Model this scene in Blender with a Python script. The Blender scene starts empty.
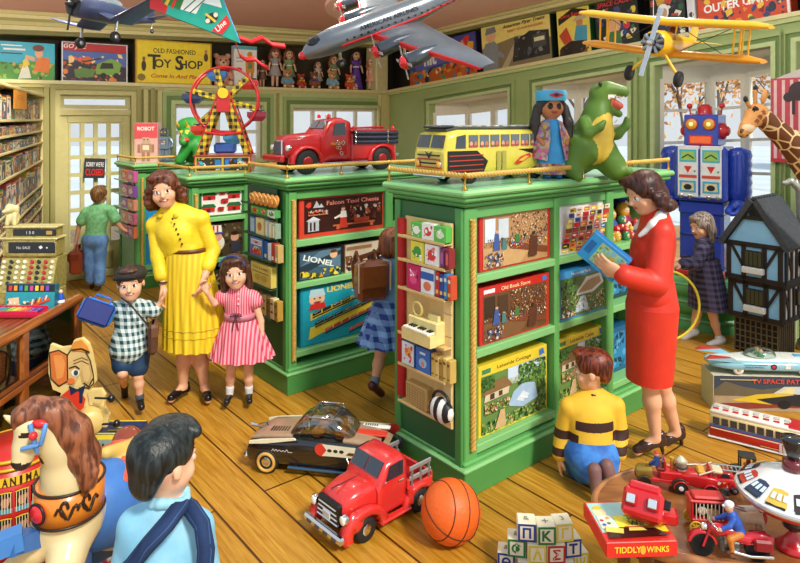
import bpy, math, random
import numpy as np
from mathutils import Vector, Matrix, Euler
PI = math.pi
scn = bpy.context.scene
COL = scn.collection
# ---------------------------------------------------------------- camera geometry: 800x563 photo, level camera 1.96 m up
FPX, CX, HY, CAMH = 652.0, 400.0, 118.0, 1.96
def W(px, py, Y): return Vector(((px-CX)/FPX*Y, Y, CAMH-(py-HY)/FPX*Y))
def G(px, py): return W(px, py, FPX*CAMH/(py-HY))
def lerp(a, b, t): return a+(b-a)*t
# ---------------------------------------------------------------- materials
_mats = {}
def s2l(c): return c/12.92 if c <= .04045 else ((c+.055)/1.055)**2.4
def rgb(h):
	h = h.lstrip('#')
	if len(h) == 3: h = ''.join(c*2 for c in h)
	return tuple(s2l(int(h[i:i+2], 16)/255) for i in (0, 2, 4))
def M(h, rough=.45, metal=0., var=.08, scale=18., emit=0., coat=0., kind='paint', h2=None, sc3=None, bump=0.):
	"""procedural material: a colour varied by noise (or a two-colour pattern)"""
	key = (h, rough, metal, var, scale, emit, coat, kind, h2, sc3, bump)
	if key in _mats: return _mats[key]
	m = bpy.data.materials.new(kind+'_'+h.strip('#')); m.use_nodes = True
	nt = m.node_tree; N = nt.nodes; L = nt.links; b = N['Principled BSDF']
	c = (*rgb(h), 1)
	b.inputs['Roughness'].default_value = rough; b.inputs['Metallic'].default_value = metal
	b.inputs['Coat Weight'].default_value = coat; b.inputs['Coat Roughness'].default_value = .1
	tc = N.new('ShaderNodeTexCoord'); mp = N.new('ShaderNodeMapping')
	L.new(tc.outputs['Object'], mp.inputs[0])
	if sc3: mp.inputs['Scale'].default_value = sc3
	if kind == 'check':                      # gingham / plaid: bands crossing
		se = N.new('ShaderNodeSeparateXYZ'); L.new(mp.outputs[0], se.inputs[0]); outs = []
		ad = N.new('ShaderNodeMath'); ad.operation = 'ADD'; L.new(se.outputs[0], ad.inputs[0]); L.new(se.outputs[1], ad.inputs[1])
		for src in (ad.outputs[0], se.outputs[2]):
			mu = N.new('ShaderNodeMath'); mu.operation = 'MULTIPLY'; mu.inputs[1].default_value = scale; L.new(src, mu.inputs[0])
			fr = N.new('ShaderNodeMath'); fr.operation = 'FRACT'; L.new(mu.outputs[0], fr.inputs[0])
			gt = N.new('ShaderNodeMath'); gt.operation = 'GREATER_THAN'; gt.inputs[1].default_value = .5; L.new(fr.outputs[0], gt.inputs[0]); outs.append(gt)
		s = N.new('ShaderNodeMath'); s.operation = 'ADD'; L.new(outs[0].outputs[0], s.inputs[0]); L.new(outs[1].outputs[0], s.inputs[1])
		hf = N.new('ShaderNodeMath'); hf.operation = 'MULTIPLY'; hf.inputs[1].default_value = .5; L.new(s.outputs[0], hf.inputs[0])
		mx = N.new('ShaderNodeMix'); mx.data_type = 'RGBA'; mx.inputs[6].default_value = c; mx.inputs[7].default_value = (*rgb(h2), 1)
		L.new(hf.outputs[0], mx.inputs[0]); L.new(mx.outputs[2], b.inputs['Base Color'])
	elif kind in ('stripe', 'hair', 'wood', 'pleat', 'noise2'):
		if kind == 'noise2':
			t = N.new('ShaderNodeTexNoise'); t.inputs['Scale'].default_value = scale; t.inputs['Detail'].default_value = 5
		elif kind == 'hair':
			t = N.new('ShaderNodeTexNoise'); t.inputs['Scale'].default_value = scale; t.inputs['Detail'].default_value = 4; t.inputs['Distortion'].default_value = .4
		else:
			t = N.new('ShaderNodeTexWave'); t.inputs['Scale'].default_value = scale
			t.inputs['Distortion'].default_value = {'stripe': 0., 'pleat': .5, 'hair': 3., 'wood': 5.}[kind]
			t.inputs['Detail'].default_value = {'stripe': 0, 'pleat': 1, 'hair': 3, 'wood': 4}[kind]
			if kind == 'wood': t.inputs['Detail Scale'].default_value = 2
		L.new(mp.outputs[0], t.inputs['Vector'])
		cr = N.new('ShaderNodeValToRGB'); cr.color_ramp.elements[0].color = c; cr.color_ramp.elements[1].color = (*rgb(h2), 1)
		if kind == 'stripe': cr.color_ramp.elements[0].position = .45; cr.color_ramp.elements[1].position = .55
		if kind in ('noise2', 'hair'): cr.color_ramp.elements[0].position = .4; cr.color_ramp.elements[1].position = .6
		L.new(t.outputs[0], cr.inputs[0]); L.new(cr.outputs[0], b.inputs['Base Color'])
		if bump:
			bp = N.new('ShaderNodeBump'); bp.inputs['Strength'].default_value = bump; bp.inputs['Distance'].default_value = .01
			L.new(t.outputs[0], bp.inputs['Height']); L.new(bp.outputs[0], b.inputs['Normal'])
	elif kind in ('giraffe', 'busy'):
		v = N.new('ShaderNodeTexVoronoi'); v.inputs['Scale'].default_value = scale; L.new(mp.outputs[0], v.inputs['Vector'])
		if kind == 'giraffe':
			v.feature = 'DISTANCE_TO_EDGE'; cr = N.new('ShaderNodeValToRGB'); cr.color_ramp.interpolation = 'CONSTANT'
			cr.color_ramp.elements[0].color = (*rgb(h2), 1); cr.color_ramp.elements[1].color = c; cr.color_ramp.elements[1].position = .06
			L.new(v.outputs['Distance'], cr.inputs[0]); L.new(cr.outputs[0], b.inputs['Base Color'])
		else:
			mx = N.new('ShaderNodeMix'); mx.data_type = 'RGBA'; mx.inputs[0].default_value = .55; mx.inputs[7].default_value = c
			L.new(v.outputs['Color'], mx.inputs[6]); L.new(mx.outputs[2], b.inputs['Base Color'])
	else:
		n = N.new('ShaderNodeTexNoise'); n.inputs['Scale'].default_value = scale; n.inputs['Detail'].default_value = 3
		L.new(mp.outputs[0], n.inputs['Vector'])
		mr = N.new('ShaderNodeMapRange'); mr.inputs[1].default_value = .25; mr.inputs[2].default_value = .75
		mr.inputs[3].default_value = 1-var; mr.inputs[4].default_value = 1+var; L.new(n.outputs[0], mr.inputs[0])
		hs = N.new('ShaderNodeHueSaturation'); hs.inputs['Color'].default_value = c
		L.new(mr.outputs[0], hs.inputs['Value']); L.new(hs.outputs[0], b.inputs['Base Color'])
		if bump:
			bp = N.new('ShaderNodeBump'); bp.inputs['Strength'].default_value = bump; bp.inputs['Distance'].default_value = .01
			L.new(n.outputs[0], bp.inputs['Height']); L.new(bp.outputs[0], b.inputs['Normal'])
	if emit:
		b.inputs['Emission Color'].default_value = c; b.inputs['Emission Strength'].default_value = emit
	_mats[key] = m
	return m
def glass_mat(name='window_glass', tint='#eef6fa', a=.90):
	if name in _mats: return _mats[name]
	m = bpy.data.materials.new(name); m.use_nodes = True; nt = m.node_tree; N = nt.nodes; L = nt.links
	N.remove(N['Principled BSDF']); o = N['Material Output']
	t = N.new('ShaderNodeBsdfTransparent'); g = N.new('ShaderNodeBsdfGlossy'); g.inputs['Roughness'].default_value = .05
	nz = N.new('ShaderNodeTexNoise'); nz.inputs['Scale'].default_value = 3; cr = N.new('ShaderNodeValToRGB')
	cr.color_ramp.elements[0].color = (*rgb(tint), 1); cr.color_ramp.elements[1].color = (1, 1, 1, 1); L.new(nz.outputs[0], cr.inputs[0]); L.new(cr.outputs[0], t.inputs[0])
	fr = N.new('ShaderNodeFresnel'); fr.inputs[0].default_value = 1.35
	mu = N.new('ShaderNodeMath'); mu.operation = 'ADD'; mu.inputs[1].default_value = 1-a-.06 if a < .94 else 0; L.new(fr.outputs[0], mu.inputs[0])
	mx = N.new('ShaderNodeMixShader'); L.new(mu.outputs[0], mx.inputs[0]); L.new(t.outputs[0], mx.inputs[1]); L.new(g.outputs[0], mx.inputs[2])
	L.new(mx.outputs[0], o.inputs[0]); _mats[name] = m
	return m
CHROME = lambda: M('#d8dade', .18, 1., .03)
STEEL = lambda: M('#9aa0a6', .3, 1., .05)
BRASS = lambda: M('#d0a040', .3, 1., .08)
RUBBER = lambda: M('#1c1c1e', .7)
# ---------------------------------------------------------------- mesh builder
def frame(o, x, z=(0, 0, 1)):
	"""matrix with origin o, local x along x, z up, y completing"""
	x = Vector(x).normalized(); z = Vector(z).normalized(); y = z.cross(x).normalized(); z = x.cross(y)
	m = Matrix((x, y, z)).transposed().to_4x4(); m.translation = Vector(o); return m
def align(a, b):
	"""matrix whose z axis runs from a to b, origin a"""
	d = (Vector(b)-Vector(a)).normalized(); m = d.to_track_quat('Z', 'Y').to_matrix().to_4x4(); m.translation = Vector(a); return m
class MB:
	def __init__(s, T=None): s.v = []; s.f = []; s.mi = []; s.sm = []; s.mats = []; s.T = T or Matrix()
	def idx(s, m):
		if m not in s.mats: s.mats.append(m)
		return s.mats.index(m)
	def add(s, vs, fs, m, sm=False):
		o = len(s.v); T = s.T; i = s.idx(m)
		s.v += [T @ Vector(v) for v in vs]
		for f in fs: s.f.append([o+k for k in f]); s.mi.append(i); s.sm.append(sm)
		return s
	def box(s, c, size, m, bev=.0, rot=None):
		hx, hy, hz = (abs(q)/2 for q in size); c = Vector(c); R = rot.to_matrix() if isinstance(rot, Euler) else (rot or Matrix.Identity(3))
		if bev <= 0:
			vs = [(x*hx, y*hy, z*hz) for x in (-1, 1) for y in (-1, 1) for z in (-1, 1)]
			fs = [(0, 1, 3, 2), (4, 6, 7, 5), (0, 4, 5, 1), (2, 3, 7, 6), (0, 2, 6, 4), (1, 5, 7, 3)]
		else:
			b = min(bev, hx*.9, hy*.9, hz*.9); vs = []; ix = {}
			for x in (-1, 1):
				for y in (-1, 1):
					for z in (-1, 1):
						ix[x, y, z] = len(vs)
						vs += [(x*hx, y*(hy-b), z*(hz-b)), (x*(hx-b), y*hy, z*(hz-b)), (x*(hx-b), y*(hy-b), z*hz)]
			fs = []
			q4 = ((-1, -1), (1, -1), (1, 1), (-1, 1))
			for q in (-1, 1):
				fs += [[ix[q, a, e] for a, e in q4], [ix[a, q, e]+1 for a, e in q4], [ix[a, e, q]+2 for a, e in q4]]
			for a in (-1, 1):
				for e in (-1, 1):
					fs.append([ix[a, e, -1], ix[a, e, 1], ix[a, e, 1]+1, ix[a, e, -1]+1])
					fs.append([ix[a, -1, e], ix[a, 1, e], ix[a, 1, e]+2, ix[a, -1, e]+2])
					fs.append([ix[-1, a, e]+1, ix[1, a, e]+1, ix[1, a, e]+2, ix[-1, a, e]+2])
			fs += [[i, i+1, i+2] for i in ix.values()]
			out = []
			for f in fs:
				p = [Vector(vs[k]) for k in f]; n = (p[1]-p[0]).cross(p[2]-p[0])
				out.append(f if n.dot(sum(p, Vector())/len(p)) > 0 else f[::-1])
			fs = out
		return s.add([c+R @ Vector(v) for v in vs], fs, m)
	def loft(s, rings, m, closed=True, caps=True, sm=True):
		n = len(rings[0]); vs = [p for r in rings for p in r]; fs = []
		for i in range(len(rings)-1):
			for j in range(n if closed else n-1):
				a = i*n+j; b = i*n+(j+1) % n; fs.append((a, b, b+n, a+n))
		s.add(vs, fs, m, sm)
		if caps: s.add(rings[0], [tuple(range(n))[::-1]], m); s.add(rings[-1], [tuple(range(n))], m)
		return s
	def lathe(s, prof, m, T=None, seg=20, sm=True, caps=True):
		T = T or Matrix(); rings = []
		for r, z in prof: rings.append([T @ Vector((r*math.cos(2*PI*k/seg), r*math.sin(2*PI*k/seg), z)) for k in range(seg)])
		return s.loft(rings, m, True, caps, sm)
	def cyl(s, a, b, ra, m, rb=None, seg=12, sm=True):
		rb = ra if rb is None else rb; a = Vector(a); b = Vector(b)
		return s.lathe([(ra, 0), (rb, (b-a).length)], m, align(a, b), seg, sm)
	def tube(s, pts, r, m, seg=6, closed=False):
		pts = [Vector(p) for p in pts]; n = len(pts); rings = []; up = Vector((0, 0, 1)); prev = None
		for i, p in enumerate(pts):
			if closed: d = pts[(i+1) % n]-pts[i-1]
			else: d = pts[min(i+1, n-1)]-pts[max(i-1, 0)]
			d = d.normalized() if d.length > 1e-9 else Vector((0, 0, 1))
			if prev is None: prev = d.orthogonal().normalized()
			x = (prev-d*prev.dot(d)); x = x.normalized() if x.length > 1e-6 else d.orthogonal().normalized(); prev = x; y = d.cross(x)
			rr = r[i] if isinstance(r, (list, tuple)) else r
			rings.append([p+x*(rr*math.cos(2*PI*k/seg))+y*(rr*math.sin(2*PI*k/seg)) for k in range(seg)])
		if closed: rings.append(rings[0])
		return s.loft(rings, m, True, not closed)
	def ring(s, c, R, r, m, nrm=(0, 1, 0), seg=28, tseg=6):
		T = align(Vector(c), Vector(c)+Vector(nrm))
		return s.tube([T @ Vector((R*math.cos(2*PI*k/seg), R*math.sin(2*PI*k/seg), 0)) for k in range(seg)], r, m, tseg, True)
	def ball(s, c, r, m, seg=14, rot=None):
		r = (r, r, r) if not isinstance(r, (tuple, list)) else r; n = seg//2; R = rot or Matrix.Identity(3); c = Vector(c)
		rings = [[c+R @ Vector((r[0]*math.sin(PI*i/n)*math.cos(2*PI*k/seg), r[1]*math.sin(PI*i/n)*math.sin(2*PI*k/seg), -r[2]*math.cos(PI*i/n))) for k in range(seg)] for i in range(1, n)]
		s.loft(rings, m, True, False)
		s.add(rings[0]+[c+R @ Vector((0, 0, -r[2]))], [((k+1) % seg, k, seg) for k in range(seg)], m, True)
		s.add(rings[-1]+[c+R @ Vector((0, 0, r[2]))], [(k, (k+1) % seg, seg) for k in range(seg)], m, True)
		return s
	def prism(s, poly, y0, y1, m, T=None, sm=False):
		"""polygon in local xz, extruded from y0 to y1"""
		T = T or Matrix(); n = len(poly)
		ar = sum(poly[i][0]*poly[(i+1) % n][1]-poly[(i+1) % n][0]*poly[i][1] for i in range(n))
		if ar < 0: poly = poly[::-1]
		A = [T @ Vector((x, y0, z)) for x, z in poly]; B = [T @ Vector((x, y1, z)) for x, z in poly]
		s.add(A+B, [tuple(range(n)), tuple(range(2*n-1, n-1, -1))], m)
		return s.add(A+B, [(i, n+i, n+(i+1) % n, (i+1) % n) for i in range(n)], m, sm)
	def wheel(s, c, r, w, tyre, hub, ax=(0, 1, 0), spokes=0, hubr=.55, only=None):
		a = Vector(ax).normalized(); c = Vector(c); T = align(c-a*w/2, c+a*w/2)
		if only != 'hub' and spokes: s.lathe([(r*.84, w*.1), (r, w*.1), (r, w*.9), (r*.84, w*.9), (r*.84, w*.1)], tyre, T, 24)
		elif only != 'hub': s.lathe([(r*.5, 0), (r*.88, 0), (r, w*.25), (r, w*.75), (r*.88, w), (r*.5, w)], tyre, T, 20)
		if only == 'tyre': return s
		if spokes:
			for e in (w*.3, w*.7): s.lathe([(r*.15, e-w*.12), (r*.15, e+w*.12)], hub, T, 8)
			for k in range(spokes):
				q = 2*PI*k/spokes; s.cyl(T @ Vector((0, 0, w/2)), T @ Vector((r*.9*math.cos(q), r*.9*math.sin(q), w/2)), r*.075, hub, seg=5)
		else:
			s.lathe([(r*.1, -w*.06), (r*hubr*.5, -w*.05), (r*hubr, w*.04), (r*hubr, w*.96), (r*hubr*.5, w*1.05), (r*.1, w*1.06)], hub, T, 16)
		return s
	def art(s, w, h, spec, y=0., T=None, step=.0006):
		"""flat printed picture on a face w x h: local x right, z up, front is -y"""
		T0 = s.T; s.T = s.T @ (T or Matrix()) @ Matrix.Translation((-w/2, 0, 0)); lay = 0
		P = lambda x, z: (x*w, y-lay*step, z*h)
		for e in spec:
			k = e[0]
			lay += 1
			if k == 'r': s.add([P(e[1], e[2]), P(e[3], e[2]), P(e[3], e[4]), P(e[1], e[4])], [(0, 1, 2, 3)], M(e[5]))
			elif k == 'e':
				a = e[6] if len(e) > 6 else 0; n = 16; ca, sa = math.cos(a), math.sin(a); vs = []
				for i in range(n):
					X = e[3]*math.cos(2*PI*i/n)*w; Z = e[4]*math.sin(2*PI*i/n)*(h if len(e) < 8 else w); vs.append((e[1]*w+X*ca-Z*sa, y-lay*step, e[2]*h+X*sa+Z*ca))
				s.add(vs, [tuple(range(n))], M(e[5]))
			elif k == 'p':
				q = e[1]; n = len(q)
				if sum(q[i][0]*q[(i+1) % n][1]-q[(i+1) % n][0]*q[i][1] for i in range(n)) < 0: q = q[::-1]
				s.add([P(*a) for a in q], [tuple(range(n))], M(e[2]))
			elif k == 'l':
				q = [Vector((a[0]*w, 0, a[1]*h)) for a in e[1]]; wd = e[2]*h
				for a, b in zip(q, q[1:]):
					d = (b-a).normalized(); o = Vector((-d.z, 0, d.x))*wd/2; yy = Vector((0, y-lay*step, 0))
					s.add([a-o+yy, b-o+yy, b+o+yy, a+o+yy], [(0, 1, 2, 3)], M(e[3]))
			elif k == 't':
				o = e[6] if len(e) > 6 else {}; vs, fs, tw, th = text_geo(e[1], o.get('bold', .012), o.get('sh', 0))
				sc = e[4]*h/th; sx = sc
				if 'w' in o: sx = o['w']*w/tw
				al = o.get('al', 'c'); ox = {'c': -tw/2, 'l': 0, 'r': -tw}[al]; a = o.get('rot', 0); ca, sa = math.cos(a), math.sin(a); q = []
				for vx, vy in vs:
					X = (vx+ox)*sx; Z = (vy-th/2)*sc; q.append((e[2]*w+X*ca-Z*sa, y-lay*step, e[3]*h+X*sa+Z*ca))
				s.add(q, fs, M(e[5]))
			elif k == 's':        # busy scatter of small shapes: seed, n, colours, (x0,y0,x1,y1), size
				rn = random.Random(e[1]); x0, z0, x1, z1 = e[4]
				for i in range(e[2]):
					cx, cz = rn.uniform(x0, x1), rn.uniform(z0, z1); a = rn.uniform(0, PI); n = rn.choice((3, 4, 6, 8)); r1 = e[5]*rn.uniform(.5, 1.3); r2 = r1*rn.uniform(.4, 1); vs = []
					for j in range(n):
						X = r1*math.cos(2*PI*j/n); Z = r2*math.sin(2*PI*j/n); xx = cx*w+(X*math.cos(a)-Z*math.sin(a))*h; zz = cz*h+(X*math.sin(a)+Z*math.cos(a))*h
						vs.append((min(max(xx, x0*w), x1*w), y-lay*step-i*step*.02, min(max(zz, z0*h), z1*h)))
					s.add(vs, [tuple(range(n))], M(rn.choice(e[3])))
		s.T = T0
		return s
	def obj(s, name, parent=None, loc=None, rz=0., world=False):
		me = bpy.data.meshes.new(name)
		off = Vector(loc) if (world and loc is not None) else (parent.location if world and parent else Vector())
		me.from_pydata([v-off for v in s.v] if off.length else s.v, [], s.f)
		for m in s.mats: me.materials.append(m)
		me.polygons.foreach_set('material_index', s.mi); me.polygons.foreach_set('use_smooth', s.sm); me.update()
		o = bpy.data.objects.new(name, me); COL.objects.link(o)
		if parent: o.parent = parent
		if loc is not None: o.location = loc
		o.rotation_euler.z = rz
		return o
_txt = {}
def text_geo(t, bold=.012, sh=0):
	k = (t, bold, sh)
	if k not in _txt:
		cu = bpy.data.curves.new('lettering', 'FONT'); cu.body = t; cu.offset = bold; cu.shear = sh; cu.resolution_u = 3
		ob = bpy.data.objects.new('lettering', cu); me = bpy.data.meshes.new_from_object(ob)
		vs = [(v.co.x, v.co.y) for v in me.vertices]; fs = [tuple(p.vertices) for p in me.polygons]
		ob.name = 'gone'; bpy.data.objects.remove(ob); bpy.data.meshes.remove(me); bpy.data.curves.remove(cu)
		if not vs: vs = [(0, 0), (1, 0), (1, 1)]; fs = [(0, 1, 2)]
		x0 = min(v[0] for v in vs); x1 = max(v[0] for v in vs); y0 = min(v[1] for v in vs); y1 = max(v[1] for v in vs)
		out = []
		for f in fs:
			p = [vs[i] for i in f]; n = len(p); a = sum(p[i][0]*p[(i+1) % n][1]-p[(i+1) % n][0]*p[i][1] for i in range(n)); out.append(f if a > 0 else f[::-1])
		_txt[k] = ([(a-x0, b-y0) for a, b in vs], out, x1-x0, y1-y0)
	return _txt[k]
# ---------------------------------------------------------------- organic shapes: smooth union of capsules / ellipsoids / boxes
class SDF:
	def __init__(s): s.p = []
	def _a(s, fn, lo, hi, m, k, sub, bias):
		s.p.append((fn, np.array(lo, float), np.array(hi, float), m, k, sub, bias)); return s
	def cap(s, a, b, ra, m, rb=None, k=.02, sub=False, bias=0.):
		a = np.array(a, float); b = np.array(b, float); rb = ra if rb is None else rb; ab = b-a; L2 = max(ab@ab, 1e-12)
		def fn(p):
			t = np.clip(((p-a)@ab)/L2, 0, 1); return np.linalg.norm(p-a-t[..., None]*ab, axis=-1)-(ra+(rb-ra)*t)
		r = max(ra, rb); return s._a(fn, np.minimum(a, b)-r, np.maximum(a, b)+r, m, k, sub, bias)
	def chain(s, pts, rs, m, k=.02, **kw):
		for i in range(len(pts)-1): s.cap(pts[i], pts[i+1], rs[i], m, rs[i+1], k, **kw)
		return s
	def ell(s, c, r, m, R=None, k=.02, sub=False, bias=0.):
		c = np.array(c, float); r = np.array(r if isinstance(r, (tuple, list)) else (r, r, r), float); Rm = np.array(R) if R is not None else np.eye(3)
		def fn(p):
			q = (p-c)@Rm; k0 = np.linalg.norm(q/r, axis=-1); k1 = np.linalg.norm(q/(r*r), axis=-1); return k0*(k0-1)/np.maximum(k1, 1e-9)
		e = np.abs(Rm)@r; return s._a(fn, c-e, c+e, m, k, sub, bias)
	def box(s, c, h, m, rnd=.01, R=None, k=.01, sub=False, bias=0.):
		c = np.array(c, float); h = np.array(h, float)-rnd; Rm = np.array(R) if R is not None else np.eye(3)
		def fn(p):
			q = np.abs((p-c)@Rm)-h; return np.linalg.norm(np.maximum(q, 0), axis=-1)+np.minimum(q.max(-1), 0)-rnd
		e = np.abs(Rm)@(h+rnd); return s._a(fn, c-e, c+e, m, k, sub, bias)
	def obj(s, name, res, parent=None, loc=None, world=False, rz=0.):
		add = [p for p in s.p if not p[5]]  # 'paint' prims only colour
		lo = np.min([p[1] for p in add], 0)-res*3; hi = np.max([p[2] for p in add], 0)+res*3
		n = np.ceil((hi-lo)/res).astype(int)+1; D = np.full(n, 1e3, np.float32)
		ax = [lo[i]+res*np.arange(n[i]) for i in range(3)]
		for fn, l, h, m, k, sub, bias in s.p:
			if sub == 'paint': continue
			mg = (k+res*2.5) if not sub else res*2.5
			i0 = np.clip(np.floor((l-mg-lo)/res).astype(int), 0, n); i1 = np.clip(np.ceil((h+mg-lo)/res).astype(int)+1, 0, n)
			if np.any(i1 <= i0): continue
			g = np.stack(np.meshgrid(*[ax[i][i0[i]:i1[i]] for i in range(3)], indexing='ij'), -1); d = fn(g)
			v = D[i0[0]:i1[0], i0[1]:i1[1], i0[2]:i1[2]]
			if sub: v[...] = np.maximum(v, -d)
			elif k > 0:
				hh = np.maximum(k-np.abs(v-d), 0)/k; v[...] = np.minimum(v, d)-hh*hh*k*.25
			else: v[...] = np.minimum(v, d)
		vs, qs = nets(D, lo, res)
		me = bpy.data.meshes.new(name)
		off = np.array(loc if (world and loc is not None) else (parent.location if world and parent else (0, 0, 0)))
		me.vertices.add(len(vs)); me.vertices.foreach_set('co', (vs-off).astype(np.float32).ravel())
		me.loops.add(qs.size); me.loops.foreach_set('vertex_index', qs.astype(np.int32).ravel())
		me.polygons.add(len(qs)); me.polygons.foreach_set('loop_start', np.arange(0, qs.size, 4, dtype=np.int32))
		mats = []
		for p in s.p:
			if p[3] is not None and p[3] not in mats: mats.append(p[3])
		for m in mats: me.materials.append(m)
		if len(mats) > 1:
			c = vs[qs].mean(1); best = np.full(len(c), 1e9); mi = np.zeros(len(c), np.int32)
			for fn, l, h, m, k, sub, bias in s.p:
				if m is None: continue
				near = np.all((c > l-.08) & (c < h+.08), 1)
				if not near.any(): continue
				if sub == 'paint':
					q = mi[near]; q[fn(c[near]) < 0] = mats.index(m); mi[near] = q; continue
				d = np.abs(fn(c[near])) if sub else fn(c[near]); d = d-bias; b = best[near]; u = d < b; b[u] = d[u]; best[near] = b; q = mi[near]; q[u] = mats.index(m); mi[near] = q
			me.polygons.foreach_set('material_index', mi)
		me.update(calc_edges=True); me.polygons.foreach_set('use_smooth', np.ones(len(qs), bool)); me.validate()
		o = bpy.data.objects.new(name, me); COL.objects.link(o)
		if parent: o.parent = parent
		if loc is not None: o.location = loc
		o.rotation_euler.z = rz
		return o
def nets(D, lo, res):
	S = D < 0; n = np.array(D.shape)-1
	cnt = sum(S[i:i+n[0], j:j+n[1], k:k+n[2]].astype(np.int8) for i in (0, 1) for j in (0, 1) for k in (0, 1))
	act = (cnt > 0) & (cnt < 8); I = np.argwhere(act); idm = np.full(n, -1, np.int64); idm[act] = np.arange(len(I))
	cor = np.array([(i, j, k) for i in (0, 1) for j in (0, 1) for k in (0, 1)])
	V = np.stack([D[I[:, 0]+c[0], I[:, 1]+c[1], I[:, 2]+c[2]] for c in cor], 1)
	acc = np.zeros((len(I), 3)); w = np.zeros(len(I))
	for a in range(8):
		for b in range(a+1, 8):
			if np.abs(cor[a]-cor[b]).sum() != 1: continue
			cr = (V[:, a] < 0) != (V[:, b] < 0)
			t = np.where(cr, V[:, a]/np.where(cr, V[:, a]-V[:, b], 1), 0)
			acc += cr[:, None]*(cor[a]+t[:, None]*(cor[b]-cor[a])); w += cr
	vs = lo+res*(I+acc/np.maximum(w, 1)[:, None]); Q = []
	for a in range(3):
		b, c = (a+1) % 3, (a+2) % 3
		sl0 = [slice(1, -1)]*3; sl1 = [slice(1, -1)]*3; sl0[a] = slice(0, -1); sl1[a] = slice(1, None)
		s0 = S[tuple(sl0)]; s1 = S[tuple(sl1)]; E = np.argwhere(s0 != s1); fl = s0[tuple(E.T)]
		o = np.array([1, 1, 1]); o[a] = 0; E = E+o
		eb = np.zeros(3, int); eb[b] = 1; ec = np.zeros(3, int); ec[c] = 1
		q = np.stack([idm[tuple((E-x).T)] for x in (eb+ec, ec, 0*eb, eb)], 1)
		q[~fl] = q[~fl][:, ::-1]; Q.append(q)
	return vs, np.concatenate(Q)
# ---------------------------------------------------------------- things, parts, setting
def tag(o, label, cat, group=None, kind=None):
	o['label'] = label; o['category'] = cat
	if group: o['group'] = group
	if kind: o['kind'] = kind
	return o
def thing(name, label, cat, loc=(0, 0, 0), rz=0., group=None, scale=1.):
	o = bpy.data.objects.new(name, None); COL.objects.link(o); o.location = loc; o.rotation_euler = (0, 0, rz); o.scale = (scale,)*3; o.empty_display_size = .1
	return tag(o, label, cat, group)
def struct(o, label=None):
	o['kind'] = 'structure'
	if label: o['label'] = label
	return o
def dup(o, loc=None, rz=None, label=None, parent=None):
	kids = [c for c in bpy.data.objects if c.parent == o]
	c = o.copy(); COL.objects.link(c)
	if parent: c.parent = parent
	if loc is not None: c.location = loc
	if rz is not None: c.rotation_euler.z = rz
	if label: c['label'] = label
	for k in kids: dup(k, parent=c)
	return c
# == camera, light, world
cam = bpy.data.cameras.new('camera'); co = bpy.data.objects.new('camera', cam); COL.objects.link(co)
co.location = (0, 0, CAMH); co.rotation_euler = (PI/2, 0, 0); cam.sensor_width = 36; cam.lens = 36*FPX/800
cam.shift_y = -(281.5-HY)/800; cam.clip_start = .05; cam.clip_end = 300; scn.camera = co
scn.view_settings.view_transform = 'Standard'; scn.view_settings.look = 'None'; scn.view_settings.gamma = 1
scn.view_settings.use_curve_mapping = False; scn.view_settings.exposure = -0.1
try:
	scn.cycles.max_bounces = 6; scn.cycles.transparent_max_bounces = 12; scn.cycles.sample_clamp_indirect = 4; scn.cycles.use_denoising = True
except Exception: pass
wd = bpy.data.worlds.new('daylight'); scn.world = wd; wd.use_nodes = True; nt = wd.node_tree; N = nt.nodes; L = nt.links
tc = N.new('ShaderNodeTexCoord'); se = N.new('ShaderNodeSeparateXYZ'); L.new(tc.outputs['Generated'], se.inputs[0])
cl = N.new('ShaderNodeTexNoise'); cl.inputs['Scale'].default_value = 5; cl.inputs['Detail'].default_value = 5; L.new(tc.outputs['Generated'], cl.inputs['Vector'])
cr = N.new('ShaderNodeValToRGB'); L.new(se.outputs[2], cr.inputs[0])
cr.color_ramp.elements[0].color = (.86, .90, .94, 1); cr.color_ramp.elements[0].position = 0.
cr.color_ramp.elements[1].color = (.55, .74, .95, 1); cr.color_ramp.elements[1].position = .5
cw = N.new('ShaderNodeValToRGB'); cw.color_ramp.elements[0].position = .45; cw.color_ramp.elements[1].position = .65; L.new(cl.outputs[0], cw.inputs[0])
mx = N.new('ShaderNodeMix'); mx.data_type = 'RGBA'; mx.inputs[7].default_value = (.98, .98, .96, 1); L.new(cw.outputs[0], mx.inputs[0]); L.new(cr.outputs[0], mx.inputs[6])
bg = N['Background']; L.new(mx.outputs[2], bg.inputs[0]); bg.inputs[1].default_value = .98
def lamp(name, kind, loc, energy, col, **kw):
	l = bpy.data.lights.new(name, kind); l.energy = energy; l.color = col
	for k, v in kw.items(): setattr(l, k, v)
	o = bpy.data.objects.new(name, l); COL.objects.link(o); o.location = loc; return o
sun = lamp('sun', 'SUN', (2, -4, 8), 3.7, (1., .94, .82), angle=math.radians(9))
sun.rotation_euler = Vector((-.42, .58, -.72)).to_track_quat('-Z', 'Y').to_euler()
for i, x in enumerate((-3.2, -.6, 2.0)):         # empty loop; fill globes out of view are added further down
	pass
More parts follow.
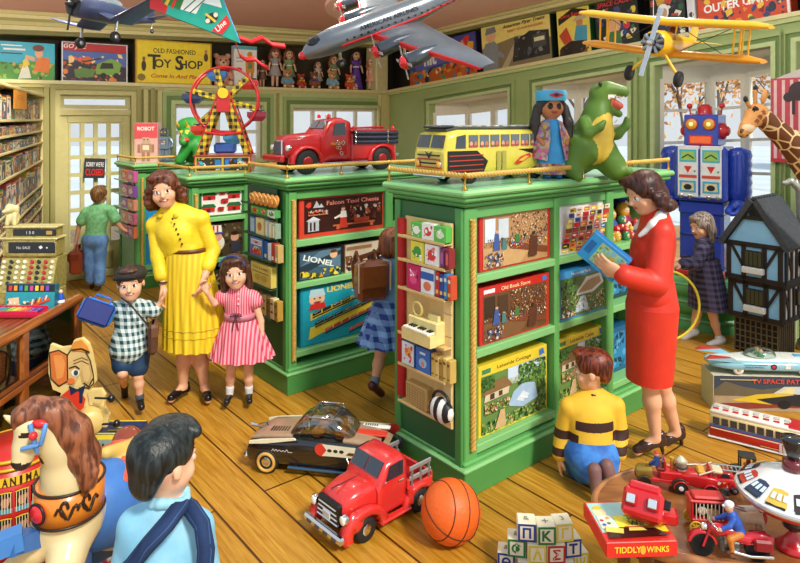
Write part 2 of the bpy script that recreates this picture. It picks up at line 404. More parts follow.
# == floor and ceiling
def floor_mat():
	m = bpy.data.materials.new('floor_planks'); m.use_nodes = True; nt = m.node_tree; N = nt.nodes; L = nt.links; b = N['Principled BSDF']
	tc = N.new('ShaderNodeTexCoord'); mp = N.new('ShaderNodeMapping'); mp.inputs['Rotation'].default_value = (0, 0, -math.atan2(.773, -.634)); L.new(tc.outputs['Object'], mp.inputs[0])
	br = N.new('ShaderNodeTexBrick'); br.inputs['Scale'].default_value = 1; br.inputs['Brick Width'].default_value = 3.1; br.inputs['Row Height'].default_value = .27
	br.inputs['Mortar Size'].default_value = .006; br.inputs['Mortar Smooth'].default_value = .1; br.inputs['Bias'].default_value = 0; br.offset = .37
	br.inputs['Color1'].default_value = (*rgb('#c98f45'), 1); br.inputs['Color2'].default_value = (*rgb('#a9722f'), 1); br.inputs['Mortar'].default_value = (*rgb('#4a2a0e'), 1)
	L.new(mp.outputs[0], br.inputs['Vector'])
	mg = N.new('ShaderNodeMapping'); mg.inputs['Scale'].default_value = (1.2, 22, 1); L.new(mp.outputs[0], mg.inputs[0])
	ng = N.new('ShaderNodeTexNoise'); ng.inputs['Scale'].default_value = 2.2; ng.inputs['Detail'].default_value = 8; ng.inputs['Roughness'].default_value = .65; ng.inputs['Distortion'].default_value = .6; L.new(mg.outputs[0], ng.inputs['Vector'])
	cr = N.new('ShaderNodeValToRGB'); cr.color_ramp.elements[0].position = .3; cr.color_ramp.elements[0].color = (*rgb('#774317'), 1)
	cr.color_ramp.elements[1].position = .72; cr.color_ramp.elements[1].color = (*rgb('#e8bf6e'), 1); L.new(ng.outputs[0], cr.inputs[0])
	n2 = N.new('ShaderNodeTexNoise'); n2.inputs['Scale'].default_value = .9; n2.inputs['Detail'].default_value = 2; L.new(mp.outputs[0], n2.inputs['Vector'])
	mx = N.new('ShaderNodeMix'); mx.data_type = 'RGBA'; mx.inputs[0].default_value = .55; L.new(br.outputs[0], mx.inputs[6]); L.new(cr.outputs[0], mx.inputs[7])
	m2 = N.new('ShaderNodeMix'); m2.data_type = 'RGBA'; m2.inputs[7].default_value = (*rgb('#4a2a0e'), 1); L.new(br.outputs['Fac'], m2.inputs[0]); L.new(mx.outputs[2], m2.inputs[6])
	hs = N.new('ShaderNodeHueSaturation'); mr = N.new('ShaderNodeMapRange'); mr.inputs[3].default_value = .8; mr.inputs[4].default_value = 1.2
	L.new(n2.outputs[0], mr.inputs[0]); L.new(mr.outputs[0], hs.inputs['Value']); L.new(m2.outputs[2], hs.inputs['Color']); hs.inputs['Saturation'].default_value = 1.1
	L.new(hs.outputs[0], b.inputs['Base Color']); b.inputs['Roughness'].default_value = .38
	bp = N.new('ShaderNodeBump'); bp.inputs['Strength'].default_value = .25; bp.inputs['Distance'].default_value = .004; L.new(ng.outputs[0], bp.inputs['Height']); L.new(bp.outputs[0], b.inputs['Normal'])
	return m
struct(MB().box((0, 5.6, -.05), (13, 12.6, .1), floor_mat()).obj('floor'))
K = Vector((-.2, 10.6, 0)); X1 = Vector((.8, .6, 0)); X2 = Vector((.6, -.8, 0))
F1 = frame(K, X1); F2 = frame(K, X2)            # local x to the right along the wall, y out of the room, z up
SL2 = .0792
def on_line(px, P0, d):
	k = (px-CX)/FPX; return (k*P0.y-P0.x)/(d.x-k*d.y)
def w1(px, off=0.): return on_line(px, F1 @ Vector((0, off, 0)), X1)
def w2(px, off=0.): return on_line(px, F2 @ Vector((0, off, 0)), X2)
def zat(Fm, x, py, off=0.):
	p = Fm @ Vector((x, off, 0)); return CAMH-(py-HY)/FPX*p.y
KHAKI = M('#a09a5e', .6, var=.06, scale=4); KHAKI_L = M('#c8c084', .55, var=.05); KHAKI_D = M('#7d7a48', .6)
SAGE = M('#9fb273', .6, var=.06, scale=4); SAGE_D = M('#6f8a50', .6); SAGE_L = M('#bccb90', .55); CREAM = M('#d8cf9b', .5, var=.05); CREAM_L = M('#e9e0b4', .5)
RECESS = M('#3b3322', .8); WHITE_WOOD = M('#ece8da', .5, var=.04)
zc = lambda x1, x2: 3.28+.022*x1+.049*x2
def cpt(p):
	d = Vector((p[0], p[1], 0))-K; return (p[0], p[1], zc(min(d.dot(X1), 0), max(d.dot(X2), 0)) if True else 0)
def ceil_pt(x1, x2):
	p = K+X1*x1+X2*x2; return (p.x, p.y, zc(x1, x2))
def ceil_xy(x, y): d = Vector((x, y, 0))-K; return (x, y, zc(d.dot(X1), d.dot(X2)))
cm = MB(); q = [ceil_xy(-6.2, 6.8), ceil_xy(3.6, 6.8), ceil_xy(3.6, 7.2), ceil_xy(.3, 11.7), ceil_xy(-.6, 11.5), ceil_xy(-6.2, 7.2)]; n_ = len(q)
for y in (3.35, 4.46, 4.9, 5.32): # ceiling left open to let sun in; added unseen beams hold lamps and wires
	bm_ = MB(); e = [Vector(ceil_xy(x, y)) for x in (-6, 4.2)]; bm_.loft([[p+Vector((0, a, b)) for a, b in ((-.06, 0), (.06, 0), (.06, .14), (-.06, .14))] for p in e], M('#e8ded0', .6), True, True, False); struct(bm_.obj('ceiling_beam'))
cm.add(q+[(a, b, c+.1) for a, b, c in q], [tuple(range(n_))[::-1], tuple(range(n_, 2*n_))]+[(i, (i+1) % n_, (i+1) % n_+n_, i+n_) for i in range(n_)], M('#dca6a4', .8, var=.04, scale=2))
struct(cm.obj('ceiling'))
md = MB()                                        # round shallow disc on the ceiling, in a paler pink
mc = K+X1*-.9+X2*2.6
for r0, dz in ((1.55, .05), (1.45, .08)):
	rg = []
	for zz in (0, -dz):
		rg.append([(mc.x+r0*math.cos(2*PI*k/48), mc.y+r0*math.sin(2*PI*k/48), zc((Vector((r0*math.cos(2*PI*k/48), r0*math.sin(2*PI*k/48), 0))+mc-K).dot(X1), (Vector((r0*math.cos(2*PI*k/48), r0*math.sin(2*PI*k/48), 0))+mc-K).dot(X2))+zz) for k in range(48)])
	md.loft(rg, M('#f0c6c4', .8, var=.03), True, True, False)
struct(md.obj('trim_ceiling_medallion'))
# == walls
def sheared(mb, x0, x1, y0, y1, z0, z1, m, sl0=0., sl1=0.):
	"""box from x0..x1 whose lower / upper edges rise by sl0 / sl1 per metre"""
	vs = []
	for x in (x0, x1):
		for y in (y0, y1):
			vs += [(x, y, z0+sl0*x), (x, y, z1+sl1*x)]
	return mb.add(vs, [(0, 1, 3, 2), (4, 6, 7, 5), (0, 4, 5, 1), (2, 3, 7, 6), (0, 2, 6, 4), (1, 5, 7, 3)], m)
TH = .14
def wall_lower(name, Fm, x0, x1, ops, ztop, sl, mat):
	"""ops: (xa, xb, z0, z1, slope of head)"""
	mb = MB(Fm); x = x0
	for a, b, z0, z1, s in sorted(ops):
		sheared(mb, x, a, 0, TH, 0, ztop, mat, 0, sl)
		if z0 > 0: sheared(mb, a, b, 0, TH, 0, z0, mat)
		sheared(mb, a, b, 0, TH, z1, ztop, mat, s, sl); x = b
	sheared(mb, x, x1, 0, TH, 0, ztop, mat, 0, sl)
	return struct(mb.obj(name))
def casing(Fm, a, b, z0, z1, s, mats, name, steps=((.0, .05, .05), (.05, .06, .03), (.11, .05, .045), (.16, .05, .02)), bottom=True):
	mb = MB(Fm)
	for i, (o, w_, t) in enumerate(steps):
		m = mats[i % len(mats)]; zt = z1+o
		sheared(mb, a-o-w_, a-o, -t, .0, z0-(o+w_ if bottom else 0), zt+w_, m, 0, s)
		sheared(mb, b+o, b+o+w_, -t, .0, z0-(o+w_ if bottom else 0), zt+w_, m, 0, s)
		sheared(mb, a-o, b+o, -t, .0, zt, zt+w_, m, s, s)
		if bottom: sheared(mb, a-o, b+o, -t, .0, z0-o-w_, z0-o, m)
	return struct(mb.obj(name))
# --- back-left wall: door and two windows
zD = lambda px, py: zat(F1, w1(px), py)
dx0, dx1 = w1(60), w1(131); tz0, tz1 = 2.06, 2.24
wD = (w1(174), w1(262), 1.39, 2.14, 0); wE = (w1(292), w1(378), 1.15, 2.11, 0)
wall_lower('wall_back', F1, -8, 0, [(dx0, dx1, 0, 2.24, 0), wD, wE], 2.35, 0, KHAKI)
casing(F1, *wD, [SAGE_L, SAGE_D, SAGE, SAGE_L], 'trim_1'); casing(F1, *wE, [SAGE_L, SAGE_D, SAGE, SAGE_L], 'trim_2')
casing(F1, dx0, dx1, 0, 2.24, 0, [KHAKI_L, KHAKI], 'trim_3', ((0, .06, .03), (.06, .05, .06)), False)
pl = MB(F1)
for px in (46, 52, 138, 145, 152, 159):
	x = w1(px); pl.box((x, -.02, 1.17), (.055, .04, 2.34), KHAKI_L if px % 2 else KHAKI)
struct(pl.obj('trim_4'))
# --- right wall with three bay openings
ht = lambda t: 2.075+.09*t
ops2 = [(w2(429), w2(509), 1.0, 2.075, .09), (w2(536), w2(629), 1.0, 2.075, .09), (w2(655), w2(772), .0, 2.075, .09), (w2(797), w2(797)+1.2, .0, 2.075, .09)]
wall_lower('wall_right', F2, 0, 8, ops2, 2.35, SL2, SAGE)
for i, o in enumerate(ops2): casing(F2, *o, [SAGE_L, SAGE_D, SAGE, SAGE_D, SAGE], 'trim_%d' % (5+i), ((0, .04, .03), (.04, .04, .015), (.08, .04, .04)), o[2] > 0)
# --- ledges, recesses, crowns
for nm, Fm, xa, xb, sl, zb, sb, zt, st in (('back', F1, -8, .6, 0, 3.106, .036, 3.28, .022), ('right', F2, -.65, 8, SL2, 3.106, .04, 3.28, .049)):
	mb = MB(Fm); sheared(mb, xa, xb, -.07, .5, 2.36, 2.4, CREAM, sl, sl); sheared(mb, xa, xb, -.04, .3, 2.32, 2.36, KHAKI_L if nm == 'back' else SAGE_L, sl, sl)
	struct(mb.obj('trim_ledge_'+nm))
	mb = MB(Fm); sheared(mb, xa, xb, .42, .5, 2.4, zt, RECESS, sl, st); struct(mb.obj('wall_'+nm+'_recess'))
	mb = MB(Fm); h = zt-zb; hs = st-sb
	for f0, f1, y, m in ((0, .25, -.0, KHAKI_D), (.2, .42, -.04, CREAM), (.4, .6, -.08, KHAKI_L), (.58, .72, -.10, KHAKI), (.7, .88, -.13, CREAM), (.86, 1.02, -.17, KHAKI_L)):
		sheared(mb, xa, xb, y, .42, zb+h*f0, zb+h*f1, m, sb+hs*f0, sb+hs*f1)
	struct(mb.obj('trim_crown_'+nm))
mb = MB(F1); mb.box((-.14, .1, 2.76), (.24, .3, .75), CREAM, .02); struct(mb.obj('trim_corner_post'))
mb = MB(F1); sheared(mb, -.22, 0, -.05, 0, 0, 2.33, CREAM); sheared(mb, -.17, -.05, -.08, 0, 0, 2.33, KHAKI_L); struct(mb.obj('trim_corner'))
# == glazing
def glazed(fr, gl, Fm, a, b, z0, z1, nc, nr, sl=0., fw=.05, mw=.03, dpt=.05, m=None, y=0.):
	"""frame bars into fr, panes into gl; a, b are plan points (x, y) in Fm"""
	a = Vector((*a, 0)); b = Vector((*b, 0)); L = (b-a).length; T = Fm @ frame(a, b-a); f0, g0 = fr.T, gl.T; fr.T = T; gl.T = T; m = m or WHITE_WOOD
	zt = lambda x: z1+sl*(a.x+(b-a).normalized().x*x)
	def bar(x0, x1, za, zb, zc_, zd, t=dpt):
		vs = []
		for x, lo, hi in ((x0, za, zb), (x1, zc_, zd)):
			for yy in (-t/2, t/2): vs += [(x, yy, lo), (x, yy, hi)]
		fr.add(vs, [(0, 1, 3, 2), (4, 6, 7, 5), (0, 4, 5, 1), (2, 3, 7, 6), (0, 2, 6, 4), (1, 5, 7, 3)], m)
	for k in range(nc+1):
		w_ = fw if k in (0, nc) else mw; x = min(max(L*k/nc, w_/2), L-w_/2); bar(x-w_/2, x+w_/2, z0, zt(x-w_/2), z0, zt(x+w_/2))
	for k in range(nr+1):
		w_ = fw if k in (0, nr) else mw; zz = lambda x: z0+(zt(x)-z0)*k/nr; o = w_/2 if k == 0 else (-w_/2 if k == nr else 0)
		bar(0, L, zz(0)+o-w_/2, zz(0)+o+w_/2, zz(L)+o-w_/2, zz(L)+o+w_/2, dpt*.9)
	gl.add([(0, 0, z0), (L, 0, z0), (L, 0, zt(L)), (0, 0, zt(0))], [(0, 1, 2, 3)], glass_mat())
	fr.T, gl.T = f0, g0
def window(n, parts, Fm, extra=None):
	root = struct(bpy.data.objects.new('window_%d' % n, None)); COL.objects.link(root)
	fr, gl = MB(), MB()
	for p in parts: glazed(fr, gl, Fm, **p)
	if extra: extra(fr)
	struct(fr.obj('window_frame', root)); struct(gl.obj('pane', root)); return root
for n, o, nc, nr in ((1, wD, 2, 2), (2, wE, 4, 2)):
	window(n, [dict(a=(o[0], .08), b=(o[1], .08), z0=o[2], z1=o[3], nc=nc, nr=nr, mw=.05)], F1)
for n, o, segs, nr in ((3, ops2[0], (1, 1, 1, 1), 3), (4, ops2[1], (1, 1, 1, 1), 3), (5, ops2[2], (1, 1, 1, 1), 7), (6, ops2[3], (1, 1, 1, 1), 7)):
	a, b, z0, z1, s = o; w_ = b-a; dp = .55 if n < 5 else .75; fl = .1
	pts = [(a-.02, .1), (a+.2*w_, dp*.9), (a+.5*w_, dp), (b-.2*w_, dp*.9), (b+.02, .1)]
	def extra(mb, pts=pts, a=a, b=b, z0=z0, z1=z1, s=s):
		mb.T = F2; poly = pts+[(b+.02, .0), (a-.02, .0)]
		for za, sl in ((z1, s), (z0-.06 if z0 > 0 else -.02, 0)):   # soffit and sill board of the bay
			lo = [(x, y, za+sl*x-.0) for x, y in poly]; hi = [(x, y, za+sl*x+.06) for x, y in poly]; n = len(poly)
			mb.add(lo+hi, [tuple(range(n)), tuple(range(2*n-1, n-1, -1))]+[(i, i+n, (i+1) % n+n, (i+1) % n) for i in range(n)], WHITE_WOOD)
		for p0, p1 in zip(pts, pts[1:]):                              # fascia between soffit and heads
			mb.add([(*p0, z1-.13+s*p0[0]), (*p1, z1-.13+s*p1[0]), (*p1, z1+s*p1[0]), (*p0, z1+s*p0[0])], [(0, 1, 2, 3)], WHITE_WOOD)
		mb.T = Matrix()
	window(n, [dict(a=pts[i], b=pts[i+1], z0=z0, z1=z1-.13, nc=segs[i], nr=nr, sl=s) for i in range(4)], F2, extra)
# == door with transom and sign
dr = struct(bpy.data.objects.new('door_1', None)); COL.objects.link(dr)
fr, gl = MB(F1), MB(F1); yy = .06
fr.box(((dx0+dx1)/2, yy, 2.03), (dx1-dx0, .1, .07), KHAKI_L)
glazed(fr, gl, F1, (dx0, yy), (dx1, yy), 2.07, 2.24, 1, 1, fw=.05, m=KHAKI_L)
zb0 = .42
st = .1
for x in (dx0+st/2, dx1-st/2): fr.box((x, yy, 1.0), (st, .06, 2.0), KHAKI_L, .008)
fr.box(((dx0+dx1)/2, yy, 1.95), (dx1-dx0-.15, .06, .1), KHAKI_L, .008); fr.box(((dx0+dx1)/2, yy, zb0/2), (dx1-dx0-.15, .055, zb0), KHAKI_L, .008)
fr.box(((dx0+dx1)/2, yy-.02, zb0/2-.0), (dx1-dx0-.4, .04, zb0-.2), KHAKI, .01)
glazed(fr, gl, F1, (dx0+st, yy), (dx1-st, yy), zb0, 1.91, 4, 7, fw=.02, mw=.045, m=KHAKI_L)
struct(fr.obj('door_frame', dr)); struct(gl.obj('pane', dr))
hd = MB(F1); hx = dx1-.05; hd.ball((hx, yy-.07, .98), .03, BRASS()); hd.cyl((hx, yy-.07, .98), (hx, yy-.02, .98), .012, BRASS()); struct(hd.obj('door_handle', dr))
xs = (w1(83)+w1(104))/2; ws = w1(104)-w1(83)
sg = MB(); sg.box((0, 0, .12), (ws, .012, .24), M('#33363a', .4), .003)
sg.art(ws, .24, [('t', 'SORRY WE\'RE', .5, .7, .24, '#f2f2f2', {'w': .86, 'sh': .1}), ('t', 'CLOSED', .5, .3, .34, '#e02a22', {'w': .86, 'bold': .02})], y=-.008)
p = F1 @ Vector((xs, -.02, zat(F1, xs, 178))); o = sg.obj('door_sign', None, p, math.atan2(.6, .8)); o.rotation_euler.y = .06
tag(o, 'dark sign reading SORRY WE\'RE CLOSED hung on the glass door', 'sign')
MBs = MB(); MBs.tube([(-ws*.3, 0, .24), (0, 0, .34), (ws*.3, 0, .24)], .004, M('#cfcabc')); MBs.obj('hanging_string', o)
# == outdoors
struct(MB().box((6, 22, -.35), (90, 60, .1), M('#d9e0e4', .9, var=.12, scale=.6)).obj('exterior_ground'))
for x, y, e_ in ((-2.6, 5.32, 120), (-.5, 4.9, 70), (1.9, 4.46, 70)):
	r = thing('fill_globe_lamp', 'opal glass globe lamp hanging from the pink ceiling on a brass rod', 'ceiling lamp', (x, y, 3.02), group='opal globe lamps')  # unseen lamps added above the frame to brighten walls and ceiling
	a = MB(); a.cyl((0, 0, .15), (0, 0, ceil_xy(x, y)[2]-3.02+.02), .012, BRASS()); a.lathe([(.0, .16), (.08, .15), (.08, .13)], BRASS()); a.obj('rod', r)
	a = MB(); a.ball((0, 0, 0), .14, M('#fff0d8', .3, emit=e_, var=.01), 16); a.obj('fill_globe', r)
	a = MB(); a.ring((0, 0, .13), .075, .012, BRASS(), (0, 0, 1)); a.obj('gallery', r)
def tree(loc, h, leafcol, seed, label, bare=False):
	rn = random.Random(seed); r = thing('street_tree', label, 'tree', loc, group='trees outside the windows')
	t = MB(); BR = M('#6d5844', .9, bump=.3); tips = []
	def limb(a, d, l, w_, dep):
		b = a+d*l; t.tube([a, a+d*l*.5+Vector((rn.uniform(-.04, .04), rn.uniform(-.04, .04), 0))*l, b], [w_, w_*.85, w_*.65], BR, 6); tips.append(b)
		if dep:
			for _ in range(3): limb(b, (d+Vector((rn.uniform(-.8, .8), rn.uniform(-.8, .8), rn.uniform(-.1, .5)))).normalized(), l*rn.uniform(.55, .75), w_*.6, dep-1)
	limb(Vector((0, 0, 0)), Vector((.03, 0, 1)), h*.36, .012*h, 4 if bare else 3); t.obj('trunk', r)
	lf = MB(); mm = [M(c, .8) for c in leafcol]
	for b in tips:
		for _ in range(4 if bare else 26):
			c = b+Vector((rn.gauss(0, 1), rn.gauss(0, 1), rn.gauss(0, 1)))*.07*h; e = Vector((rn.gauss(0, 1), rn.gauss(0, 1), rn.gauss(0, 1))).normalized()*.016*h; g = e.orthogonal().normalized()*.012*h
			lf.add([c-e, c+g, c+e, c-g], [(0, 1, 2, 3)], rn.choice(mm))
	lf.obj('foliage', r); return r
OR = ['#e0a765', '#d99a55', '#eec48c', '#c98a4c']
tree((6.15, 14, -.3), 4.6, OR, 3, 'orange autumn tree at the left of the bay behind the blue robot')
tree((8.35, 17.2, -.3), 5.8, ['#d8a878', '#cbb69a'], 5, 'nearly bare tree beyond the bay behind the blue robot', True)
tree((5.3, 19.5, -.3), 6.6, ['#c5b199', '#d8b890'], 7, 'nearly bare tree outside the bay behind the dinosaur', True)
tree((12.0, 19.5, -.3), 5.2, OR, 9, 'orange tree beyond the bay by the giraffe')
hs = thing('church', 'pale church with a pointed spire far outside the bay window', 'building', (20.5, 27, -.3))
c = MB(); c.box((0, 0, 1.5), (5, 4, 3), M('#cfd3d8', .8)); c.obj('nave', hs); c = MB(); c.prism([(-2.7, 3), (2.7, 3), (0, 4.6)], -2.1, 2.1, M('#8f98a6', .8)); c.obj('roof', hs)
c = MB(); c.box((-1.2, -1.5, 2.5), (1.2, 1.2, 5), M('#dfe2e6', .8)); c.lathe([(.9, 5), (0.02, 8)], M('#8892a2', .8), Matrix.Translation((-1.2, -1.5, 0)), 4, False); c.obj('spire', hs)
# == green display islands
GREEN = M('#62aa5c', .42, var=.05, scale=5); GREEN_L = M('#84c27a', .4, var=.04, scale=5); GREEN_D = M('#2f6636', .55, var=.08, scale=5); GREEN_M = M('#4b924a', .42, var=.05, scale=5)  # darkest green has the shade of cubbies and left ends mixed in
ROPE = M('#d0a24a', .5, var=.2, scale=60)
ROPE_L = M('#d8ac52', .5, var=.1)
RZI = math.atan2(.634, .774); RZL = RZI-PI/2
def rope(mb, a, b, r, pitch=.05, m=None):
	a = Vector(a); b = Vector(b); L = (b-a).length; T = align(a, b); n = max(2, int(L/pitch*6)); m = m or ROPE
	for ph in (0, 2*PI/3, 4*PI/3):
		mb.tube([T @ Vector((r*.55*math.cos(ph+2*PI*k/6), r*.55*math.sin(ph+2*PI*k/6), L*k/n)) for k in range(n+1)], r*.62, m, 5)
def island(label, org, L, D, top, vbars, rows, kick=.13, back=.3, ropes=True, panel=None, leftpanel=None):
	"""vbars: list of (x0, x1) uprights on the long face; rows: shelf boards (z0, z1); origin = bottom front corner"""
	r = thing('display_cabinet', label, 'cabinet', org, RZI)
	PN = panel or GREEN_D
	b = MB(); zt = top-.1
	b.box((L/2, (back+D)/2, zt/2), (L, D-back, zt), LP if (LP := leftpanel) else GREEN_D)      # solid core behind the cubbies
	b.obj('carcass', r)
	f = MB()
	for x0, x1 in vbars: f.box(((x0+x1)/2, back/2, zt/2+kick/2), (x1-x0, back, zt-kick), GREEN, .006)
	for z0, z1 in rows: f.box((L/2, back/2, (z0+z1)/2), (L-.01, back-.004, z1-z0), GREEN_L, .005)
	f.box((L/2, back/2+.006, zt-.03), (L-.006, back-.012, .06), GREEN, .004)
	f.obj('face_frame', r)
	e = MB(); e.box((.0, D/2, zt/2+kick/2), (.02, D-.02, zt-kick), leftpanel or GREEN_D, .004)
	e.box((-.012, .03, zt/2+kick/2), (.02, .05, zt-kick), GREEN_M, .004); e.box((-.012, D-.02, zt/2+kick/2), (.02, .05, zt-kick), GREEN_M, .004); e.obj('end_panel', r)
	if panel:
		pb = MB(); pb.box((L/2, .035, zt/2), (L-.04, .01, zt-.1), panel); pb.obj('backing_panel', r)
	k = MB()
	k.box((L/2, D/2, kick/2), (L+.05, D+.05, kick), GREEN_M, .004); k.box((L/2, D/2, kick+.012), (L+.07, D+.07, .024), GREEN_L, .009); k.box((L/2, D/2, kick+.035), (L+.03, D+.03, .025), GREEN, .008)
	k.obj('plinth', r)
	t = MB()
	t.box((L/2, D/2, top-.018), (L+.14, D+.14, .036), GREEN_L, .012); t.box((L/2, D/2, top-.05), (L+.10, D+.10, .03), GREEN, .01); t.box((L/2, D/2, top-.078), (L+.05, D+.05, .03), GREEN_M, .01); t.box((L/2, D/2, top+.003), (L+.08, D+.08, .008), M('#8fc9a0', .2, var=.05)); t.obj('worktop', r)
	if ropes:
		v0 = vbars[0]; ro = MB(); rope(ro, ((v0[0]+v0[1])/2, -.012, kick+.1), ((v0[0]+v0[1])/2, -.012, zt-.06), .016, .07); ro.obj('rope_trim', r)
	rl = MB(); e = -.035; h = top+.075
	rope(rl, (e, e, h), (L-e, e, h), .014, .075, ROPE_L); rope(rl, (e, e, h), (e, D-e, h), .014, .075, ROPE_L); rl.obj('rope_rail', r)
	n = max(2, int(L/.55)+1)
	for x, y in [(e+(L-2*e)*i/n, e) for i in range(n+1)]+[(e, D-e)]:
		pb = MB(); pb.lathe([(.014, top), (.014, top+.01), (.006, top+.02), (.006, top+.06), (.012, top+.068), (.012, top+.085), (.004, top+.095)], BRASS(), Matrix.Translation((x, y, 0)), 8); pb.obj('rail_post', r)
	return r
C1 = Vector((.336, 3.372, 0)); C2 = Vector((-.788, 4.63, 0)); C3 = Vector((-3.0, 7.45, 0)); C4 = Vector((-1.82, 5.7, 0))
U = Vector((.774, .634, 0)).normalized(); V = Vector((-.634, .774, 0)).normalized()
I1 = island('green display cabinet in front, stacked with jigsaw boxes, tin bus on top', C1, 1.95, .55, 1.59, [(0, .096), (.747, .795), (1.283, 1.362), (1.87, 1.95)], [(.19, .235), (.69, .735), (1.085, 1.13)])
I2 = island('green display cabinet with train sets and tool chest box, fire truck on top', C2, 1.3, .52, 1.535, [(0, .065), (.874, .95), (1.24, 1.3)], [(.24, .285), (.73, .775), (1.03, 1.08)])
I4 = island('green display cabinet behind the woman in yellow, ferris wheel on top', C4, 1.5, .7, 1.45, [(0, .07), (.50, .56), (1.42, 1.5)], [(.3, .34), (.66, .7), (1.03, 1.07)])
I3 = island('pale green display cabinet nearest the shop door with blue cubbies', C3, 1.0, .6, 1.43, [(0, .1), (.36, .42), (.92, 1.0)], [(.2, .26), (.62, .68), (1.02, 1.08)], panel=M('#1e9be0', .5), leftpanel=M('#9fd8ae', .5))  # paler left panel has the window light put into its colour
def on_i(org, px, off=0.):
	"""distance along an island's long face (at depth off into it) seen at pixel column px"""
	P = org+V*off; k = (px-CX)/FPX; return (k*P.y-P.x)/(U.x-k*U.y)
def i_pt(org, x, y, z=0.): p = org+U*x+V*y; return Vector((p.x, p.y, z))
def gamebox(name, label, cat, w, h, d, col, spec, loc, rz, group=None, tilt=0., sides=None, topspec=None):
	"""printed box: origin bottom centre of its front face"""
	mb = MB(); mb.box((0, d/2, h/2), (w, d, h), M(col, .4), .003); o = mb.obj(name, None, loc, rz); o.rotation_euler.x = tilt
	a = MB(); a.art(w*.985, h*.985, spec, y=-.0009, T=Matrix.Translation((0, 0, h*.0075)))
	if topspec: a.art(w*.98, d*.96, topspec, T=Matrix.Translation((0, .01*d, h+.0009)) @ Matrix.Rotation(-PI/2, 4, 'X'))
	a.obj('printed_cover', o); tag(o, label, cat, group); return o
def i_box(org, name, label, cat, px0, px1, z0, z1, d, col, spec, inset=.02, **kw):
	x0, x1 = on_i(org, px0, inset), on_i(org, px1, inset)
	return gamebox(name, label, cat, x1-x0, z1-z0, d, col, spec, i_pt(org, (x0+x1)/2, inset, z0), RZI, **kw)
LEAF = ['#2f5a2a', '#4d7f35', '#79a04a', '#1d3a1c', '#a4b862', '#c7b26a']; TOYS = ['#e03a2a', '#f2c230', '#3a78c8', '#e8e2d0', '#2c2c34', '#3f9a4a', '#c05a9a', '#f08a30']
BROWN = ['#5a3a22', '#7c5530', '#a67a48', '#3a2616', '#c8a070', '#8a2f24', '#d8c8a0', '#38506a']
WAF = ['#f08a30', '#e03a2a', '#f2d24a', '#f7f2e2', '#7a4a2a']
# jigsaw boxes
def shopscene(title, dark):
	return [('r', 0, 0, 1, 1, '#c8281f'), ('r', .04, .03, .96, .86, '#b58a5c' if not dark else '#6b4628'), ('t', title, .5, .925, .07, '#f0d8a0', {'w': .42}), ('r', .05, .89, .2, .96, '#e8e8f0'), ('p', [(.9, .88), (.97, .9), (.95, .98), (.89, .97)], '#3f7ac8'),
		('p', [(.04, .03), (.55, .03), (.75, .3), (.04, .36)], '#c9a06c' if not dark else '#7c5634'), ('r', .06, .45, .2, .82, '#d8e4f0' if not dark else '#3a2a1a'), ('r', .24, .48, .38, .8, '#c8d4dc' if not dark else '#4a3420'), ('s', 5, 234, BROWN if dark else BROWN[2:]+['#e8c8a0', '#d8b088'], (.42, .45, .96, .85), 0.0186),
		('s', 6, 156, BROWN+['#e8dcc0'], (.05, .38, .95, .5), 0.0186), ('p', [(.38, .42), (.95, .22), (.95, .12), (.4, .3)], '#7a4326'), ('s', 7, 104, TOYS, (.4, .28, .95, .42), 0.0155), ('p', [(.16, .3), (.26, .3), (.24, .56), (.19, .58)], '#3f5a98'), ('e', .215, .6, .02, .025, '#d8a888'),
		('p', [(.28, .3), (.35, .3), (.34, .48), (.29, .48)], '#4a7a7a'), ('p', [(.66, .1), (.78, .1), (.8, .42), (.68, .46)], '#5a3420'), ('e', .73, .49, .025, .03, '#3a2418'), ('p', [(.46, .38), (.53, .38), (.52, .52), (.47, .52)], '#3f7a3a'), ('s', 8, 67, ['#8a3a3a', '#4a5a8a', '#d8c8a8', '#3a3028'], (.05, .05, .3, .28), 0.0310)]
def lake(title):
	return [('r', 0, 0, 1, 1, '#ecd23a'), ('r', .03, .03, .97, .85, '#6a8f4a'), ('t', title, .5, .92, .065, '#7a5a14', {'w': .5}), ('r', .04, .885, .16, .95, '#3a8a5a'), ('p', [(.88, .87), (.96, .89), (.94, .98), (.87, .96)], '#3f7ac8'), ('p', [(.4, .62), (.97, .6), (.97, .85), (.4, .85)], '#cfe2f2'), ('s', 1, 156, ['#a8b8a0', '#88a890', '#b8c8a8'], (.35, .6, .97, .7), 0.0248),
		('p', [(.4, .3), (.62, .2), (.85, .26), (.8, .5), (.62, .56), (.48, .48)], '#a9c8e6'), ('p', [(.52, .34), (.62, .28), (.72, .36), (.62, .44)], '#dfeaf4'), ('s', 2, 182, LEAF[:4], (.55, .55, .97, .85), 0.0372), ('s', 3, 208, LEAF, (.03, .03, .97, .2), 0.0310), ('s', 4, 104, LEAF[:3], (.84, .15, .97, .7), 0.0372),
		('p', [(.06, .48), (.4, .5), (.42, .62), (.08, .6)], '#d8c8a8'), ('p', [(.03, .58), (.12, .74), (.36, .76), (.46, .6)], '#8a6a42'), ('r', .14, .5, .2, .58, '#4a3a2a'), ('r', .26, .51, .31, .58, '#4a3a2a'), ('s', 9, 130, ['#c84a5a', '#e8b040', '#e8e0d0', '#8a3a6a']+LEAF, (.06, .3, .42, .46), 0.0217), ('p', [(.2, .05), (.36, .05), (.34, .3), (.28, .3)], '#d0b080'), ('e', .6, .36, .02, .012, '#ffffff'), ('e', .66, .33, .02, .012, '#ffffff'), ('s', 11, 78, LEAF[:2], (.03, .66, .2, .85), 0.0310)]
b1 = dict(name='jigsaw_box', cat='jigsaw box', d=.16, group='jigsaw boxes in the front cabinet')
tp = [('r', 0, 0, 1, 1, '#b02a20'), ('t', 'JIGSAW', .5, .5, .4, '#e8c060')]
